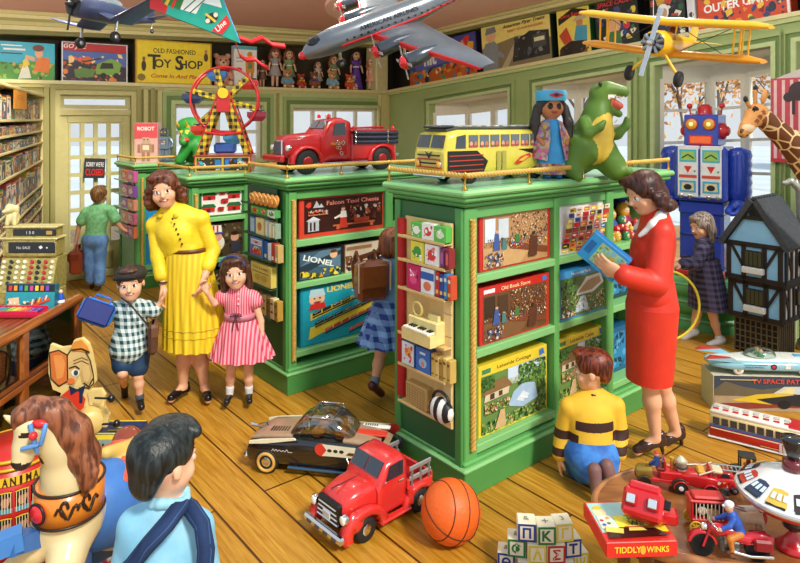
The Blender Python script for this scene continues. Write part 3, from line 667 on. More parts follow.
i_box(C1, label='red jigsaw box titled Old Candy Store on the top shelf', px0=479, px1=550, z0=1.13, z1=1.475, col='#b8241c', spec=shopscene('Old Candy Store', False), inset=.035, **b1)
i_box(C1, label='red jigsaw box titled Old Book Store on the middle shelf', px0=479, px1=549, z0=.735, z1=1.045, col='#b8241c', spec=shopscene('Old Book Store', True), inset=.035, **b1)
i_box(C1, label='yellow jigsaw box titled Lakeside Cottage, swans on the pond, bottom left shelf', px0=478, px1=547, z0=.235, z1=.62, col='#e4c832', spec=lake('Lakeside Cottage'), inset=.045, **b1)
CW = [('r', 0, 0, 1, 1, '#eef0f0'), ('t', 'Candy Wrappers', .42, .93, .06, '#d83a3a', {'w': .4}), ('r', .04, .89, .16, .96, '#3f7ac8')]
rn = random.Random(4)
for r_ in range(9):
	for c_ in range(6):
		x = .03+c_*.157; z = .02+r_*.094; CW.append(('r', x+rn.uniform(0, .02), z+rn.uniform(0, .012), x+.14+rn.uniform(-.02, .015), z+.082, rn.choice(['#e8b830', '#d8402a', '#f0d860', '#7a4a2a', '#e87a30', '#c8282a', '#3a5aa8', '#f4e8c8', '#2a2a2a'])))
		CW.append(('r', x+.03, z+.03, x+.1, z+.052, rn.choice(['#ffffff', '#2a1a10', '#f8e850', '#c82020'])))
i_box(C1, label='white jigsaw box covered in rows of candy wrappers', px0=559, px1=603, z0=1.13, z1=1.47, col='#e8eaea', spec=CW, inset=.03, **b1)
PARK = [('r', 0, 0, 1, 1, '#3a9ad8'), ('r', .03, .03, .97, .86, '#5a7a48'), ('t', 'National Park', .45, .93, .06, '#e8f4ff', {'w': .4}), ('p', [(.3, .45), (.55, .8), (.85, .82), (.92, .6), (.7, .44)], '#d8dcd0'), ('p', [(.36, .5), (.58, .72), (.82, .76), (.86, .62), (.66, .5)], '#a8906a'), ('s', 3, 300, LEAF+['#e8e0d0', '#b84a30', '#c8a040', '#2a2a2a'], (.03, .03, .97, .46), .026), ('s', 13, 50, LEAF[:4], (.03, .4, .35, .84), .05), ('p', [(.3, .1), (.6, .1), (.52, .42), (.42, .42)], '#b8d4e8'), ('s', 14, 14, ['#1a1a1a', '#ffffff'], (.06, .06, .26, .25), .05)]
i_box(C1, label='blue jigsaw box of a national park on the middle shelf', px0=558, px1=607, z0=.735, z1=1.03, col='#2f8ccc', spec=PARK, inset=.02, **b1)
i_box(C1, label='yellow lake jigsaw box on the bottom shelf beside the kneeling boy\'s head', px0=557, px1=605, z0=.235, z1=.62, col='#e4c832', spec=lake('Lakeside Cabin'), inset=.045, **b1)
# nesting dolls in the top right cubby
def nesting_doll(loc, h, c1, c2, label):
	r = thing('nesting_doll', label, 'nesting doll', loc, RZI+rn.uniform(-.3, .3), 'wooden nesting dolls in the top right cubby')
	b = MB(); b.lathe([(.0, 0), (.2*h, 0), (.26*h, .12*h), (.28*h, .3*h), (.24*h, .5*h), (.16*h, .62*h)], M(c1, .25), seg=14); b.lathe([(.16*h, .62*h), (.2*h, .7*h), (.2*h, .8*h), (.14*h, .94*h), (.0, h)], M(c2, .25), seg=14); b.obj('body', r)
	f = MB(); f.ball((0, -.115*h, .77*h), (.12*h, .1*h, .12*h), M('#f0cfa8', .3), 10); f.art(.4*h, h, [('e', .4, .78, .03, .016, '#1a1a1a'), ('e', .6, .78, .03, .016, '#1a1a1a'), ('e', .5, .72, .04, .012, '#c82a2a')], y=-.222*h); f.obj('face', r)
	a = MB(); a.ball((0, -.16*h, .32*h), (.15*h, .14*h, .18*h), M('#f2e2b0', .3), 10); a.ball((0, -.29*h, .34*h), (.05*h, .03*h, .05*h), M('#d83a4a'), 8); a.obj('apron', r)
nd = [(1.42, .16, '#2a2a30', '#4a3a30', .30), (1.46, .07, '#d84a3a', '#c83040', .19), (1.56, .1, '#3a5a9a', '#d8b030', .22), (1.64, .06, '#c83a30', '#3a7a4a', .16), (1.52, .02, '#e0b040', '#c8303a', .11), (1.60, .0, '#3a8a5a', '#d84a3a', .10), (1.72, .1, '#8a2a5a', '#e0a030', .24), (1.44, .005, '#d8a030', '#2a4a8a', .08), (1.68, .01, '#c8403a', '#e8c040', .09), (1.77, .03, '#3a4a8a', '#c83a3a', .13), (1.79, .16, '#c84030', '#3a3a8a', .28)]
dn = ['tall dark nesting doll at the back of the top cubby', 'red nesting doll with a crimson scarf', 'blue nesting doll with a mustard scarf', 'red nesting doll with a green scarf', 'small yellow nesting doll with a crimson scarf', 'small green nesting doll with a red scarf', 'big purple nesting doll with an orange scarf', 'tiny mustard nesting doll with a blue scarf', 'tiny red nesting doll with a yellow scarf', 'navy nesting doll with a red scarf', 'big red nesting doll with a navy scarf at the back']
for (x, y, a, b, h), l in zip(nd, dn): nesting_doll(i_pt(C1, x, y+.06, 1.13), h, a, b, l)
for x0, z, cc, lb in ((1.40, .235, '#1f5f8a', 'dark blue game box standing in the bottom right cubby'), (1.40, .735, '#27424a', 'dark teal game box in the middle right cubby')):
	gamebox('game_box', lb, 'game box', .3, .3, .16, cc, [('r', .1, .1, .9, .9, '#2f86b8'), ('s', 3, 30, ['#1f5f8a', '#58a8d8', '#173a4a'], (.1, .1, .9, .9), .1)], i_pt(C1, x0+.18, .1, z), RZI)
# boxes in the second cabinet
WORK = [('r', 0, 0, 1, 1, '#d8402c'), ('r', .045, .09, .955, .91, '#3a1712'), ('p', [(.06, .76), (.09, .84), (.12, .84), (.12, .74), (.09, .7)], '#d8402c'), ('p', [(.14, .7), (.18, .87), (.22, .7)], '#b8bcc0'), ('p', [(.2, .7), (.23, .8), (.26, .7)], '#c8ccd0'), ('t', 'Falcon Tool Chests', .6, .79, .105, '#f08a78', {'w': .62, 'bold': .02}), ('r', .36, .2, .86, .24, '#c8683a'), ('r', .4, .12, .44, .2, '#c8683a'), ('r', .8, .12, .84, .2, '#c8683a'),
	('p', [(.43, .14), (.53, .14), (.51, .44), (.45, .46)], '#c83a2a'), ('p', [(.44, .4), (.52, .4), (.51, .56), (.45, .57)], '#f0e4d8'), ('p', [(.38, .38), (.46, .44), (.45, .5), (.37, .42)], '#f0e4d8'), ('e', .475, .62, .022, .05, '#e8b890'), ('p', [(.45, .64), (.5, .64), (.5, .69), (.46, .7)], '#6a3018'), ('s', 2, 40, ['#7a3a2a', '#a84a30', '#c8b8a8', '#5a2a1a'], (.55, .3, .93, .68), .06), ('r', .08, .14, .2, .4, '#b8bcc0'), ('p', [(.06, .4), (.14, .5), (.22, .4)], '#d0d4d8'), ('r', .1, .16, .12, .36, '#3a1712'), ('r', .14, .16, .16, .36, '#3a1712'), ('r', .08, .52, .3, .55, '#b87848'), ('r', .08, .6, .3, .62, '#b87848'), ('s', 3, 18, ['#c8a888', '#d8402c', '#b8bcc0'], (.08, .54, .3, .66), .04), ('r', .6, .24, .78, .36, '#a83a28')]
i_box(C2, 'toy_tool_chest_box', 'red framed box reading Falcon Tool Chests on the top shelf', 'toy box', 299, 386, 1.08, 1.39, .16, '#c8382a', WORK, inset=.04)
TR = ['#1a1a1c', '#3a3a3e', '#8a8a8e', '#c8302a', '#e8c030', '#e87a28']
def train_row(x0, z0, x1, z1, cols, seed):
	o = [('l', [(x0, z0-.03), (x1, z1-.03)], .02, '#101010')]; rn = random.Random(seed); n = 8
	for i in range(n):
		t0, t1 = i/n, (i+.85)/n; c = cols[min(i*len(cols)//n, len(cols)-1)]; a = (lerp(x0, x1, t0), lerp(z0, z1, t0)); b = (lerp(x0, x1, t1), lerp(z0, z1, t1)); o.append(('p', [a, b, (b[0], b[1]+.055), (a[0], a[1]+.05)], c)); o.append(('p', [(a[0]+.01, a[1]+.03), (b[0]-.01, b[1]+.034), (b[0]-.01, b[1]+.042), (a[0]+.01, a[1]+.038)], rn.choice(['#d8d8d8', '#f0d860', '#606468'])))
	return o
LI = [('r', 0, 0, 1, 1, '#20262c'), ('r', .03, .03, .97, .97, '#3f5f74'), ('p', [(.03, .5), (.5, .97), (.97, .97), (.97, .3)], '#5c7f94'), ('p', [(.03, .2), (.97, .75), (.97, .9), (.03, .5)], '#2a3a46'), ('t', 'LIONEL', .46, .62, .2, '#e8f0e8', {'w': .74, 'rot': -.3, 'bold': .03}), ('e', .8, .78, .09, .14, '#e8b890'), ('p', [(.72, .84), (.88, .84), (.86, .95), (.74, .95)], '#5a3418'), ('s', 4, 30, ['#d8c020', '#e8d850', '#1a1a1a', '#4a4a20', '#c89a20'], (.03, .03, .97, .32), .1)]
i_box(C2, 'train_set_box', 'dark train set box lettered LIONEL, left box on the middle shelf', 'train set box', 298, 342, .775, .985, .14, '#1c2024', LI, inset=.03)
TB = [('r', 0, 0, 1, 1, '#d8c8b0'), ('s', 4, 40, BROWN+['#c84a30'], (0, .05, 1, .6), .12), ('p', [(.1, .3), (.9, .55), (.9, .72), (.1, .5)], '#5a2f1e'), ('e', .3, .3, .12, .14, '#2a1a14'), ('e', .6, .42, .1, .12, '#2a1a14'), ('r', .02, .8, .6, .92, '#a87a50')]
i_box(C2, 'train_set_box', 'pale train picture box behind the girl with the satchel', 'train set box', 345, 388, .775, .99, .14, '#8a7a60', TB, inset=.03)
LT = [('r', 0, 0, 1, 1, '#138fa8'), ('r', .02, .02, .98, .98, '#19a3b8'), ('p', [(.08, .1), (.98, .5), (.98, .62), (.1, .3)], '#e8d040'), ('p', [(.1, .42), (.98, .78), (.98, .86), (.1, .54)], '#e8d040'), ('t', 'LIONEL TRAINS', .62, .9, .1, '#f0d040', {'w': .68, 'bold': .03}), ('t', 'new model', .62, .81, .035, '#ffffff'), ('e', .17, .78, .085, .12, '#f0c098'), ('p', [(.08, .82), (.26, .82), (.24, .94), (.1, .95)], '#b8d8e0'), ('p', [(.08, .6), (.27, .6), (.25, .7), (.1, .7)], '#d83028'), ('e', .14, .79, .012, .012, '#1a1a1a'), ('e', .2, .79, .012, .012, '#1a1a1a'), ('e', .17, .72, .04, .016, '#a02020')]
LT += train_row(.12, .5, .98, .82, TR[:3]+['#c8302a', '#1a1a1c'], 1)+train_row(.14, .34, .98, .66, ['#1a1a1c', '#55585c', '#1a1a1c'], 2)+train_row(.24, .2, .98, .5, ['#c8302a', '#c8302a', '#b8bcc0'], 3)+train_row(.5, .12, .98, .32, ['#d83028', '#e87a28', '#c8302a'], 4)
i_box(C2, 'train_set_box', 'large teal box reading LIONEL TRAINS on the bottom shelf', 'train set box', 300, 388, .285, .72, .16, '#107c92', LT, inset=.045)
# boxes in the third cabinet
LG = [('r', 0, 0, 1, 1, '#2f7a3a'), ('r', .03, .05, .97, .95, '#f2efe8'), ('r', .03, .88, .97, .95, '#d83a34')]
for x, z, s in ((.2, .68, 1.2), (.78, .68, 1.2), (.18, .28, 1.2), (.78, .28, 1.25), (.5, .78, .6), (.55, .5, .7), (.46, .24, .6)): LG += [('r', x-.12*s, z-.09*s, x+.12*s, z+.04*s, '#c8282a'), ('p', [(x-.15*s, z+.03*s), (x+.15*s, z+.03*s), (x+.1*s, z+.13*s), (x-.1*s, z+.13*s)], '#2a6a34' if s > 1 else '#b02428'), ('r', x-.03*s, z-.09*s, x+.03*s, z+.0, '#6a1414')]
i_box(C4, 'building_set_box', 'white box picturing red toy log houses behind the woman in yellow', 'toy box', 200, 243, 1.07, 1.34, .14, '#2f7a3a', LG, inset=.04)
US = [('r', 0, 0, 1, 1, '#4a3a24'), ('s', 4, 60, ['#6a5a3a', '#2a2014', '#8a7a54'], (0, 0, 1, 1), .07), ('e', .36, .42, .2, .26, '#e8e0cc'), ('e', .38, .6, .12, .13, '#e0a080'), ('p', [(.24, .7), (.5, .68), (.48, .94), (.26, .96)], '#e8e4dc'), ('r', .28, .74, .32, .94, '#c83030'), ('r', .37, .74, .41, .94, '#c83030'), ('r', .22, .68, .52, .74, '#3a5090'), ('e', .8, .55, .1, .13, '#d8a080'), ('p', [(.7, .1), (.95, .1), (.92, .42), (.72, .44)], '#3a3a4a'), ('e', .8, .66, .1, .06, '#2a1a12')]
i_box(C4, 'puppet_game_box', 'brown box picturing a white bearded man in a striped top hat', 'toy box', 200, 243, .7, 1.01, .14, '#3a2a18', US, inset=.04)
i_box(C4, 'dark_game_box', 'dark game box on the low shelf behind the girl in pink', 'toy box', 201, 240, .34, .58, .14, '#2a3a30', [('s', 3, 40, BROWN, (.05, .05, .95, .95), .08)], inset=.04)
# display racks on the narrow ends; the face runs along V, seen from its left: local x from back (left) to front (right)
def end_frame(org, s, z, off=.02): p = org+V*s-U*off; return Vector((p.x, p.y, z))
def on_end(org, px, off=.02):
	P = org-U*off; k = (px-CX)/FPX; return (k*P.y-P.x)/(V.x-k*V.y)
# == people
def axes(f, u=(0, 0, 1)):
	f = np.array(f, float); u = np.array(u, float); f = f/np.linalg.norm(f); u = u-f*(u@f); u = u/np.linalg.norm(u); r = np.cross(f, u)
	return r, f, u, np.stack([r, f, u], 1)
A_ = lambda v: np.array(v, float)
LIP = '#c8404a'
def head(S, c, h, f, u, skin, brow='#3a2014', lip=LIP, smile=True, child=False):
	r, f, u, R = axes(f, u); c = A_(c); P = lambda x, y, z: c+(r*x+f*y+u*z)*h
	SK = skin
	S.ell(P(0, -.05, .11), (.36*h, .43*h, .39*h), SK, R, .06*h); S.ell(P(0, .10, -.16), ((.30 if child else .275)*h, .29*h, .31*h), SK, R, .08*h)
	S.ell(P(0, .23, -.38), (.12*h, .1*h, .09*h), SK, R, .1*h)
	for s in (-1, 1):
		S.ell(P(.17*s, .24, -.14), (.12*h, .1*h, .12*h), SK, R, .06*h); S.ell(P(.365*s, -.03, -.04), (.035*h, .075*h, .105*h), SK, R, .02*h)
		S.ell(P(.145*s, .31, .10), (.1*h, .06*h, .035*h), SK, R, .05*h)
		S.ell(P(.14*s, .345, .01), (.062*h, .03*h, .034*h), M('#f6f2ee', .25), R, .004*h, bias=.004*h); S.ell(P(.14*s, .372, .01), (.027*h, .012*h, .029*h), M('#2e1c12', .2), R, .0, bias=.012*h)
		S.chain([P(.075*s, .405, .15), P(.15*s, .385, .165), P(.235*s, .33, .13)], [.0095*h, .0105*h, .007*h], M(brow, .7), k=.008*h, bias=.008*h)
	S.cap(P(0, .36, .06), P(0, .45, -.095), .03*h, SK, .052*h, .05*h); S.ell(P(0, .44, -.1), (.062*h, .045*h, .035*h), SK, R, .03*h)
	S.ell(P(0, .335, -.235), (.1*h, .03*h, .035*h), SK, R, .02*h); LM = M(lip, .35)
	S.ell(P(0, .35, -.232), (.105*h, .09*h, .034*h), LM, R, sub='paint')
	if smile:
		for s in (-1, 1): S.ell(P(.105*s, .33, -.21), (.032*h, .09*h, .022*h), LM, R, sub='paint')
		S.ell(P(0, .35, -.222), (.075*h, .09*h, .016*h), M('#fbf8f4', .3), R, sub='paint')
def hand(S, w, d, n, k, skin, side=1, curl=.5, spread=.02):
	"""w wrist, d pointing, n palm facing, side +-1 puts the thumb"""
	w = A_(w); d = A_(d); d = d/np.linalg.norm(d); n = A_(n); n = n-d*(n@d); n = n/np.linalg.norm(n); t = np.cross(d, n)*side
	L = .085*k; R = np.stack([t, d, n], 1)
	S.ell(w+d*L*.55, (.040*k, .052*k, .017*k), skin, R, .014*k)
	for i, (o, ln) in enumerate(((.030, .88), (.011, 1.), (-.009, .93), (-.028, .74))):
		b = w+d*L*.92+t*o*k; q = d+t*(o*3*spread*6); q = q/np.linalg.norm(q); pts = [b]; a = curl*.5
		for m_, sl in enumerate((.036, .027, .022)):
			dr = q*math.cos(a)+n*math.sin(a); pts.append(pts[-1]+dr*sl*k*ln); a += curl*.75
		S.chain(pts, [.0098*k, .0092*k, .0085*k, .0072*k], skin, .004*k)
	b = w+d*L*.3+t*.026*k; p1 = b+(d*.55+t*.65+n*.35)*.042*k; p2 = p1+(d*.85+t*.1+n*.4)*.034*k; S.chain([b, p1, p2], [.014*k, .0115*k, .009*k], skin, .008*k)
RAD = dict(neck=.047, sh=.05, ua=.042, el=.034, wr=.025, th=.075, kn=.048, ca=.046, an=.029, chest=(.138, .095, .18), hip=(.15, .11, .13), foot=.032)
class Fig:
	def __init__(s, name, label, Y0, base, J, f, skin, k=1., kl=None, hh=.225, hf=None, hu=(0, 0, 1), group=None, res=.007, rad=None, lift=0.):
		s.Y0 = Y0; s.k = k; s.skin = M(skin, .5, var=.04, scale=9); b = W(*base, Y0); b.z = lift
		s.root = thing(name, label, 'person', b, 0., group); s.J = {a: A_(W(q[0], q[1], Y0+(q[2] if len(q) > 2 else 0))) for a, q in J.items()}
		s.f = f; s.hh = hh; s.hf = hf or f; s.hu = hu; s.res = res; s.R0 = {a: (tuple(x*k for x in v) if isinstance(v, tuple) else v*k) for a, v in {**RAD, **(rad or {})}.items()}
		J = s.J; r = J['shr']-J['shl']; r = r/np.linalg.norm(r); u = J['chest']-J['hip']; u = u/np.linalg.norm(u); r = r-u*(r@u); r = r/np.linalg.norm(r); s.Rt = np.stack([r, np.cross(u, r), u], 1)
	def torso(s, S, m, inf=0., bias=0., sh=True, hip=True):
		J, q = s.J, s.R0; e = lambda t: tuple(x+inf for x in t)
		S.ell(J['chest'], e(q['chest']), m, s.Rt, .05*s.k, bias=bias)
		if hip: S.ell(J['hip'], e(q['hip']), m, s.Rt, .06*s.k, bias=bias)
		S.ell(J['chest']*.5+J['hip']*.5, (q['chest'][0]*.82+inf, q['chest'][1]*.9+inf, q['chest'][2]*.7), m, s.Rt, .04*s.k, bias=bias)
		if sh:
			S.cap(J['shl'], J['neckb'], q['sh']+inf, m, q['neck']*.9+inf, .05*s.k, bias=bias); S.cap(J['shr'], J['neckb'], q['sh']+inf, m, q['neck']*.9+inf, .05*s.k, bias=bias)
	def arm(s, S, sd, m, inf=0., upto=2., bias=0., flare=0.):
		J, q = s.J, s.R0; a, b, c = J['sh'+sd], J['el'+sd], J['wr'+sd]
		rs = [q['sh']*.9+inf, q['el']+inf+flare*min(upto, 1), q['wr']+inf+flare]
		if upto <= 1: S.cap(a, a+(b-a)*upto, rs[0], m, lerp(rs[0], rs[1], upto), .012*s.k, bias=bias)
		else:
			t = upto-1; S.cap(a, b, rs[0], m, rs[1], .012*s.k, bias=bias); S.cap(b, b+(c-b)*t, rs[1], m, lerp(rs[1], rs[2], t), .012*s.k, bias=bias)
	def leg(s, S, sd, m, inf=0., upto=2., bias=0., straight=False):
		J, q = s.J, s.R0; a, b, c = J['hi'+sd], J['kn'+sd], J['an'+sd]
		r = [q['th']+inf, q['kn']+inf, q['an']+inf]
		if straight: r[2] = q['kn']+inf
		if upto <= 1: S.cap(a, a+(b-a)*upto, r[0], m, lerp(r[0], r[1], upto), .03*s.k, bias=bias)
		else:
			t = upto-1; S.cap(a, b, r[0], m, r[1], .03*s.k, bias=bias)
			mid = b+(c-b)*min(.35, t); S.cap(b, mid, r[1], m, (q['ca']+inf) if not straight else r[1], .03*s.k, bias=bias)
			if t > .35: S.cap(mid, b+(c-b)*t, (q['ca']+inf) if not straight else r[1], m, lerp(q['ca'], q['an'], (t-.35)/.65)+inf if not straight else r[2], .03*s.k, bias=bias)
	def body(s, hands, legs=True, **hk):
		S = SDF(); J, q, m = s.J, s.R0, s.skin
		s.torso(S, m); S.cap(J['neckb'], J['head'], q['neck'], m, q['neck']*.95, .03*s.k)
		head(S, J['head'], s.hh, s.hf, s.hu, m, **hk)
		for sd in 'lr':
			s.arm(S, sd, m)
			if sd in hands:
				d, n, side, curl = hands[sd]; d = d if d is not None else J['wr'+sd]-J['el'+sd]; hand(S, J['wr'+sd], d, n, s.k*1.05, m, side, curl)
			if legs:
				s.leg(S, sd, m); S.cap(J['an'+sd], J['to'+sd], q['an'], m, q['foot']*.7, .02*s.k)
		return S.obj('body', s.res, s.root, world=True)
	def part(s, S, name, res=None): return S.obj(name, res or s.res, s.root, world=True)
	def shoe(s, sd, m, heel=0., name='shoe', sock=None, fat=1.):
		S = SDF(); J, q = s.J, s.R0; a, t = J['an'+sd], J['to'+sd]; d = t-a; fl = d/np.linalg.norm(d); hl = a-fl*.03*s.k+A_((0, 0, -.01*s.k))
		if heel:
			S.cap(t+A_((0, 0, .012)), t-fl*.06, .026*s.k, m, .03*s.k, .02); S.cap(t-fl*.06, hl+A_((0, 0, -.02)), .028*s.k, m, .032*s.k, .02); S.cap(hl+A_((0, 0, -.02)), hl+A_((0, 0, .01)), .032*s.k, m, .03*s.k, .01)
			S.ell(t*.45+a*.55+A_((0, 0, .045)), (.034*s.k, .034*s.k, .03*s.k), m, None, 0, sub=True)
			S.cap(hl+A_((0, 0, -.02)), A_((hl[0]-fl[0]*.02, hl[1]-fl[1]*.02, t[2]-.02)), .018*s.k, m, .008*s.k, .012)
		else:
			r = q['foot']*1.12*fat; S.cap(hl, t-fl*r*.2, r, m, r*.95, .02*s.k); S.cap(a, hl, r*.95, m, r, .02*s.k)
		o = s.part(S, name, .0055 if s.k < 1.2 else .006)
		if sock:
			S = SDF(); S.cap(a-A_((0, 0, .0)), a+(J['kn'+sd]-a)*sock[1], q['an']+.006, M(sock[0], .8), q['an']+.01, .01); s.part(S, 'sock', .006)
		return o
def skirt(mb, a, ra, b, rb, m, n=16, amp=.06, seg=96, flare=1.2, rows=10, hem=None):
	a = A_(a); b = A_(b); rings = []
	for i in range(rows+1):
		t = i/rows; c = a+(b-a)*t; e = t**flare; rg = []
		for j in range(seg):
			q = 2*PI*j/seg; w_ = 1+amp*(t*.9+.1)*math.sin(n*q+1.1*math.sin(2*q)); rg.append(Vector(c)+Vector((lerp(ra[0], rb[0], e)*w_*math.cos(q), lerp(ra[1], rb[1], e)*w_*math.sin(q), 0)))
		rings.append(rg)
	mb.loft(rings, m)
	if hem:
		for zf in hem: i = int(rows*zf); mb.tube([p*1.0 for p in rings[i]], .0035, M('#b89a20'), 5, True)
	return mb
def hairdo(fig, style, col, col2, res=.0055, extra=None, name='hair'):
	S = SDF(); h = fig.hh; c = fig.J['head']; r, f, u, R = axes(fig.hf, fig.hu); P = lambda x, y, z: c+(r*x+f*y+u*z)*h
	m = M(col, .42, kind='hair', h2=col2, scale=3.2/h, sc3=(5, 5, .55), bump=.35)
	if style == 'short':
		S.ell(P(0, -.06, .17), (.395*h, .455*h, .375*h), m, R, .04*h); S.ell(P(0, -.27, -.03), (.29*h, .2*h, .28*h), m, R, .06*h)
		S.ell(P(0, .24, .44), (.27*h, .17*h, .1*h), m, R, .08*h)
		S.ell(P(0, .46, -.1), (.33*h, .34*h, .42*h), m, R, 0, sub=True)
		for s in (-1, 1): S.ell(P(.38*s, .06, -.12), (.09*h, .14*h, .16*h), m, R, 0, sub=True)
	elif style == 'bob':
		S.ell(P(0, -.06, .17), (.43*h, .48*h, .40*h), m, R, .05*h); S.ell(P(0, -.26, -.12), (.42*h, .3*h, .4*h), m, R, .1*h)
		S.ell(P(0, .44, -.12), (.295*h, .37*h, .42*h), m, R, 0, sub=True)
		rn = random.Random(3)
		for s in (-1, 1):
			for (x, y, z, q) in ((.40, -.02, -.1, .13), (.44, -.06, -.28, .15), (.42, -.2, -.42, .16), (.3, -.36, -.46, .17), (.4, .06, .06, .1), (.46, -.16, -.16, .14)): S.ell(P(x*s, y, z), (q*h, q*h, q*h*.9), m, R, .05*h)
		S.ell(P(0, -.42, -.42), (.26*h, .16*h, .16*h), m, R, .08*h); S.ell(P(.1, .27, .42), (.26*h, .16*h, .12*h), m, R, .08*h)
	elif style == 'long':
		S.ell(P(0, -.06, .17), (.42*h, .47*h, .39*h), m, R, .05*h); S.ell(P(0, -.24, -.2), (.40*h, .28*h, .5*h), m, R, .1*h)
		S.ell(P(0, .45, -.12), (.28*h, .36*h, .40*h), m, R, 0, sub=True)
		for s in (-1, 1): S.cap(P(.37*s, .06, .1), P(.37*s, -.05, -.52), .1*h, m, .12*h, .08*h)
		S.ell(P(0, .27, .40), (.26*h, .14*h, .1*h), m, R, .08*h)
	elif style == 'braids':
		S.ell(P(0, -.05, .16), (.40*h, .46*h, .38*h), m, R, .05*h); S.ell(P(0, -.25, -.05), (.36*h, .24*h, .34*h), m, R, .08*h); S.ell(P(0, .45, -.12), (.29*h, .33*h, .4*h), m, R, 0, sub=True)
	if extra: extra(S, P, m, h, R)
	return fig.part(S, name, res)
FR = (0, -1, 0)
SKIN_A, SKIN_B = '#e9b08a', '#eeb894'
def belt_ring(mb, c, rx, ry, hgt, m, seg=40):
	c = Vector(c); mb.loft([[c+Vector((rx*k_*math.cos(2*PI*j/seg), ry*k_*math.sin(2*PI*j/seg), z)) for j in range(seg)] for k_, z in ((.96, -hgt/2), (1, -hgt/2), (1, hgt/2), (.96, hgt/2))], m); return mb
# ---- woman in yellow
w = Fig('woman', 'smiling woman in a yellow belted dress and black heels between two children', 4.56, (190, 400), dict(hip=(187, 266), chest=(178, 230), neckb=(172, 212), head=(163.5, 190, -.06), shl=(155, 225, 0), shr=(201, 219, 0), ell=(158, 257, -.02), wrl=(163.5, 286, -.07), elr=(213, 250, .02), wrr=(205, 276, -.1),
	hil=(179, 278), hir=(197, 278), knl=(184, 348, -.03), anl=(183, 387, .02), tol=(171, 399.5, -.12), knr=(199, 350, 0), anr=(205, 388, .02), tor=(208, 400, -.13)), FR, SKIN_A, 1., hh=.25, hf=(.27, -1, -.1), hu=(-.2, 0, 1))
w.body(dict(l=(A_((-.1, -.1, -1)), A_((1, 0, 0)), -1, .55), r=(A_((-.2, -.25, -1)), A_((-1, .2, 0)), 1, .6)))
YD = M('#f2d226', .5, kind='pleat', h2='#d8b21c', scale=9, sc3=(1, 1, .05)); YB = M('#f2d226', .5, var=.12, scale=9, bump=1.)
S = SDF(); w.torso(S, YB, .012, hip=False); [w.arm(S, sd, YB, .006, 1.62, flare=.01) for sd in 'lr']; S.ell(w.J['chest']+A_((0, -.07, -.02)), (.11, .05, .07), YB, None, .04); S.cap(w.J['chest'], A_(W(187, 249, 4.56)), .105, YB, .108, .04)
for sd, t in (('l', 1.55), ('r', 1.5)): a, b = w.J['el'+sd], w.J['wr'+sd]; S.cap(a+(b-a)*.5, a+(b-a)*.62, .05, YB, .05, .01)
w.part(S, 'blouse')
mb = MB(); bc = A_(W(187, 249, 4.56)); hb = A_(W(197, 345, 4.56)); skirt(mb, bc, (.135, .108), hb, (.225, .19), YD, 22, .05, 132, .8, 14, (.8, .87)); mb.obj('skirt', w.root, world=True)
belt_ring(MB(), bc, .142, .116, .026, M('#6a3a1c', .4)).obj('belt', w.root, world=True)
mb = MB()
for i in range(6): mb.ball(W(172.5+i*1.9, 219+i*5, 4.56-.128), .008, M('#4a3a10', .3), 8)
for s_ in (-1, 1):
	pass
mb.obj('buttons', w.root, world=True)
S = SDF(); nb = w.J['neckb']; YC = M('#c8a818', .5); S.chain([nb+A_((.056*math.cos(q), .05*math.sin(q), .012+.006*math.sin(q))) for q in np.linspace(-1.2, PI+1.2, 12)], [.014]*12, YC, .01)
for s_ in (-1, 1): S.chain([nb+A_((s_*.02, -.05, .012)), nb+A_((s_*.055, -.085, -.02)), nb+A_((s_*.075, -.075, -.03))], [.012, .016, .008], YC, .01)
w.part(S, 'collar', .006)
for sd in 'lr': w.shoe(sd, M('#121214', .2), 1.)
hairdo(w, 'bob', '#3a1a10', '#7a4028'); mb = MB(); mb.ring(w.J['wrl']+A_((0, 0, .03)), .033, .006, M('#2a1a10', .3), (0, 0, 1)); mb.obj('bracelet', w.root, world=True)
# ---- walking boy with cap, lunch box and satchel
b = Fig('boy', 'little boy in a teal gingham shirt and dark cap striding beside the woman in yellow', 4.38, (134, 410), dict(hip=(130, 345), chest=(131, 321), neckb=(131, 304), head=(130.5, 283.5, -.03), shl=(115, 309), shr=(147, 308), ell=(105, 318, -.03), wrl=(102, 313, -.12), elr=(155, 311), wrr=(160.5, 302, -.0),
	hil=(123, 352), hir=(138, 353), knl=(122.5, 373, -.09), anl=(124.5, 386, .16), tol=(125, 398, .2), knr=(138, 375, -.04), anr=(140, 400, -.02), tor=(141.5, 407.5, -.11)), FR, SKIN_B, .66, hh=.222, hf=(.3, -1, -.05), hu=(-.08, 0, 1), res=.006)
b.body(dict(l=(A_((-.6, -.5, -.3)), A_((0, .3, -1)), 1, .9), r=(A_((.5, 0, .8)), A_((-1, 0, .4)), -1, .6)), child=True)
GING = M('#e2f2ee', .7, kind='check', h2='#0f4a50', scale=22)
S = SDF(); b.torso(S, GING, .017); [b.arm(S, sd, GING, .02, .8, flare=.012) for sd in 'lr']; S.cap(b.J['hip']+A_((0, 0, .03)), b.J['hip']+A_((0, 0, -.005)), .115, GING, .13, .04); b.part(S, 'gingham_shirt')
NV = M('#173a5c', .6, var=.15); S = SDF(); [b.leg(S, sd, NV, .03, .62) for sd in 'lr']; S.ell(b.J['hip']+A_((0, 0, -.03)), (.125, .1, .08), NV, None, .03); b.part(S, 'shorts')
b.shoe('l', M('#16161a', .35)); b.shoe('r', M('#16161a', .35), sock=('#4a5560', .16))
hairdo(b, 'short', '#2a1710', '#5a3824')
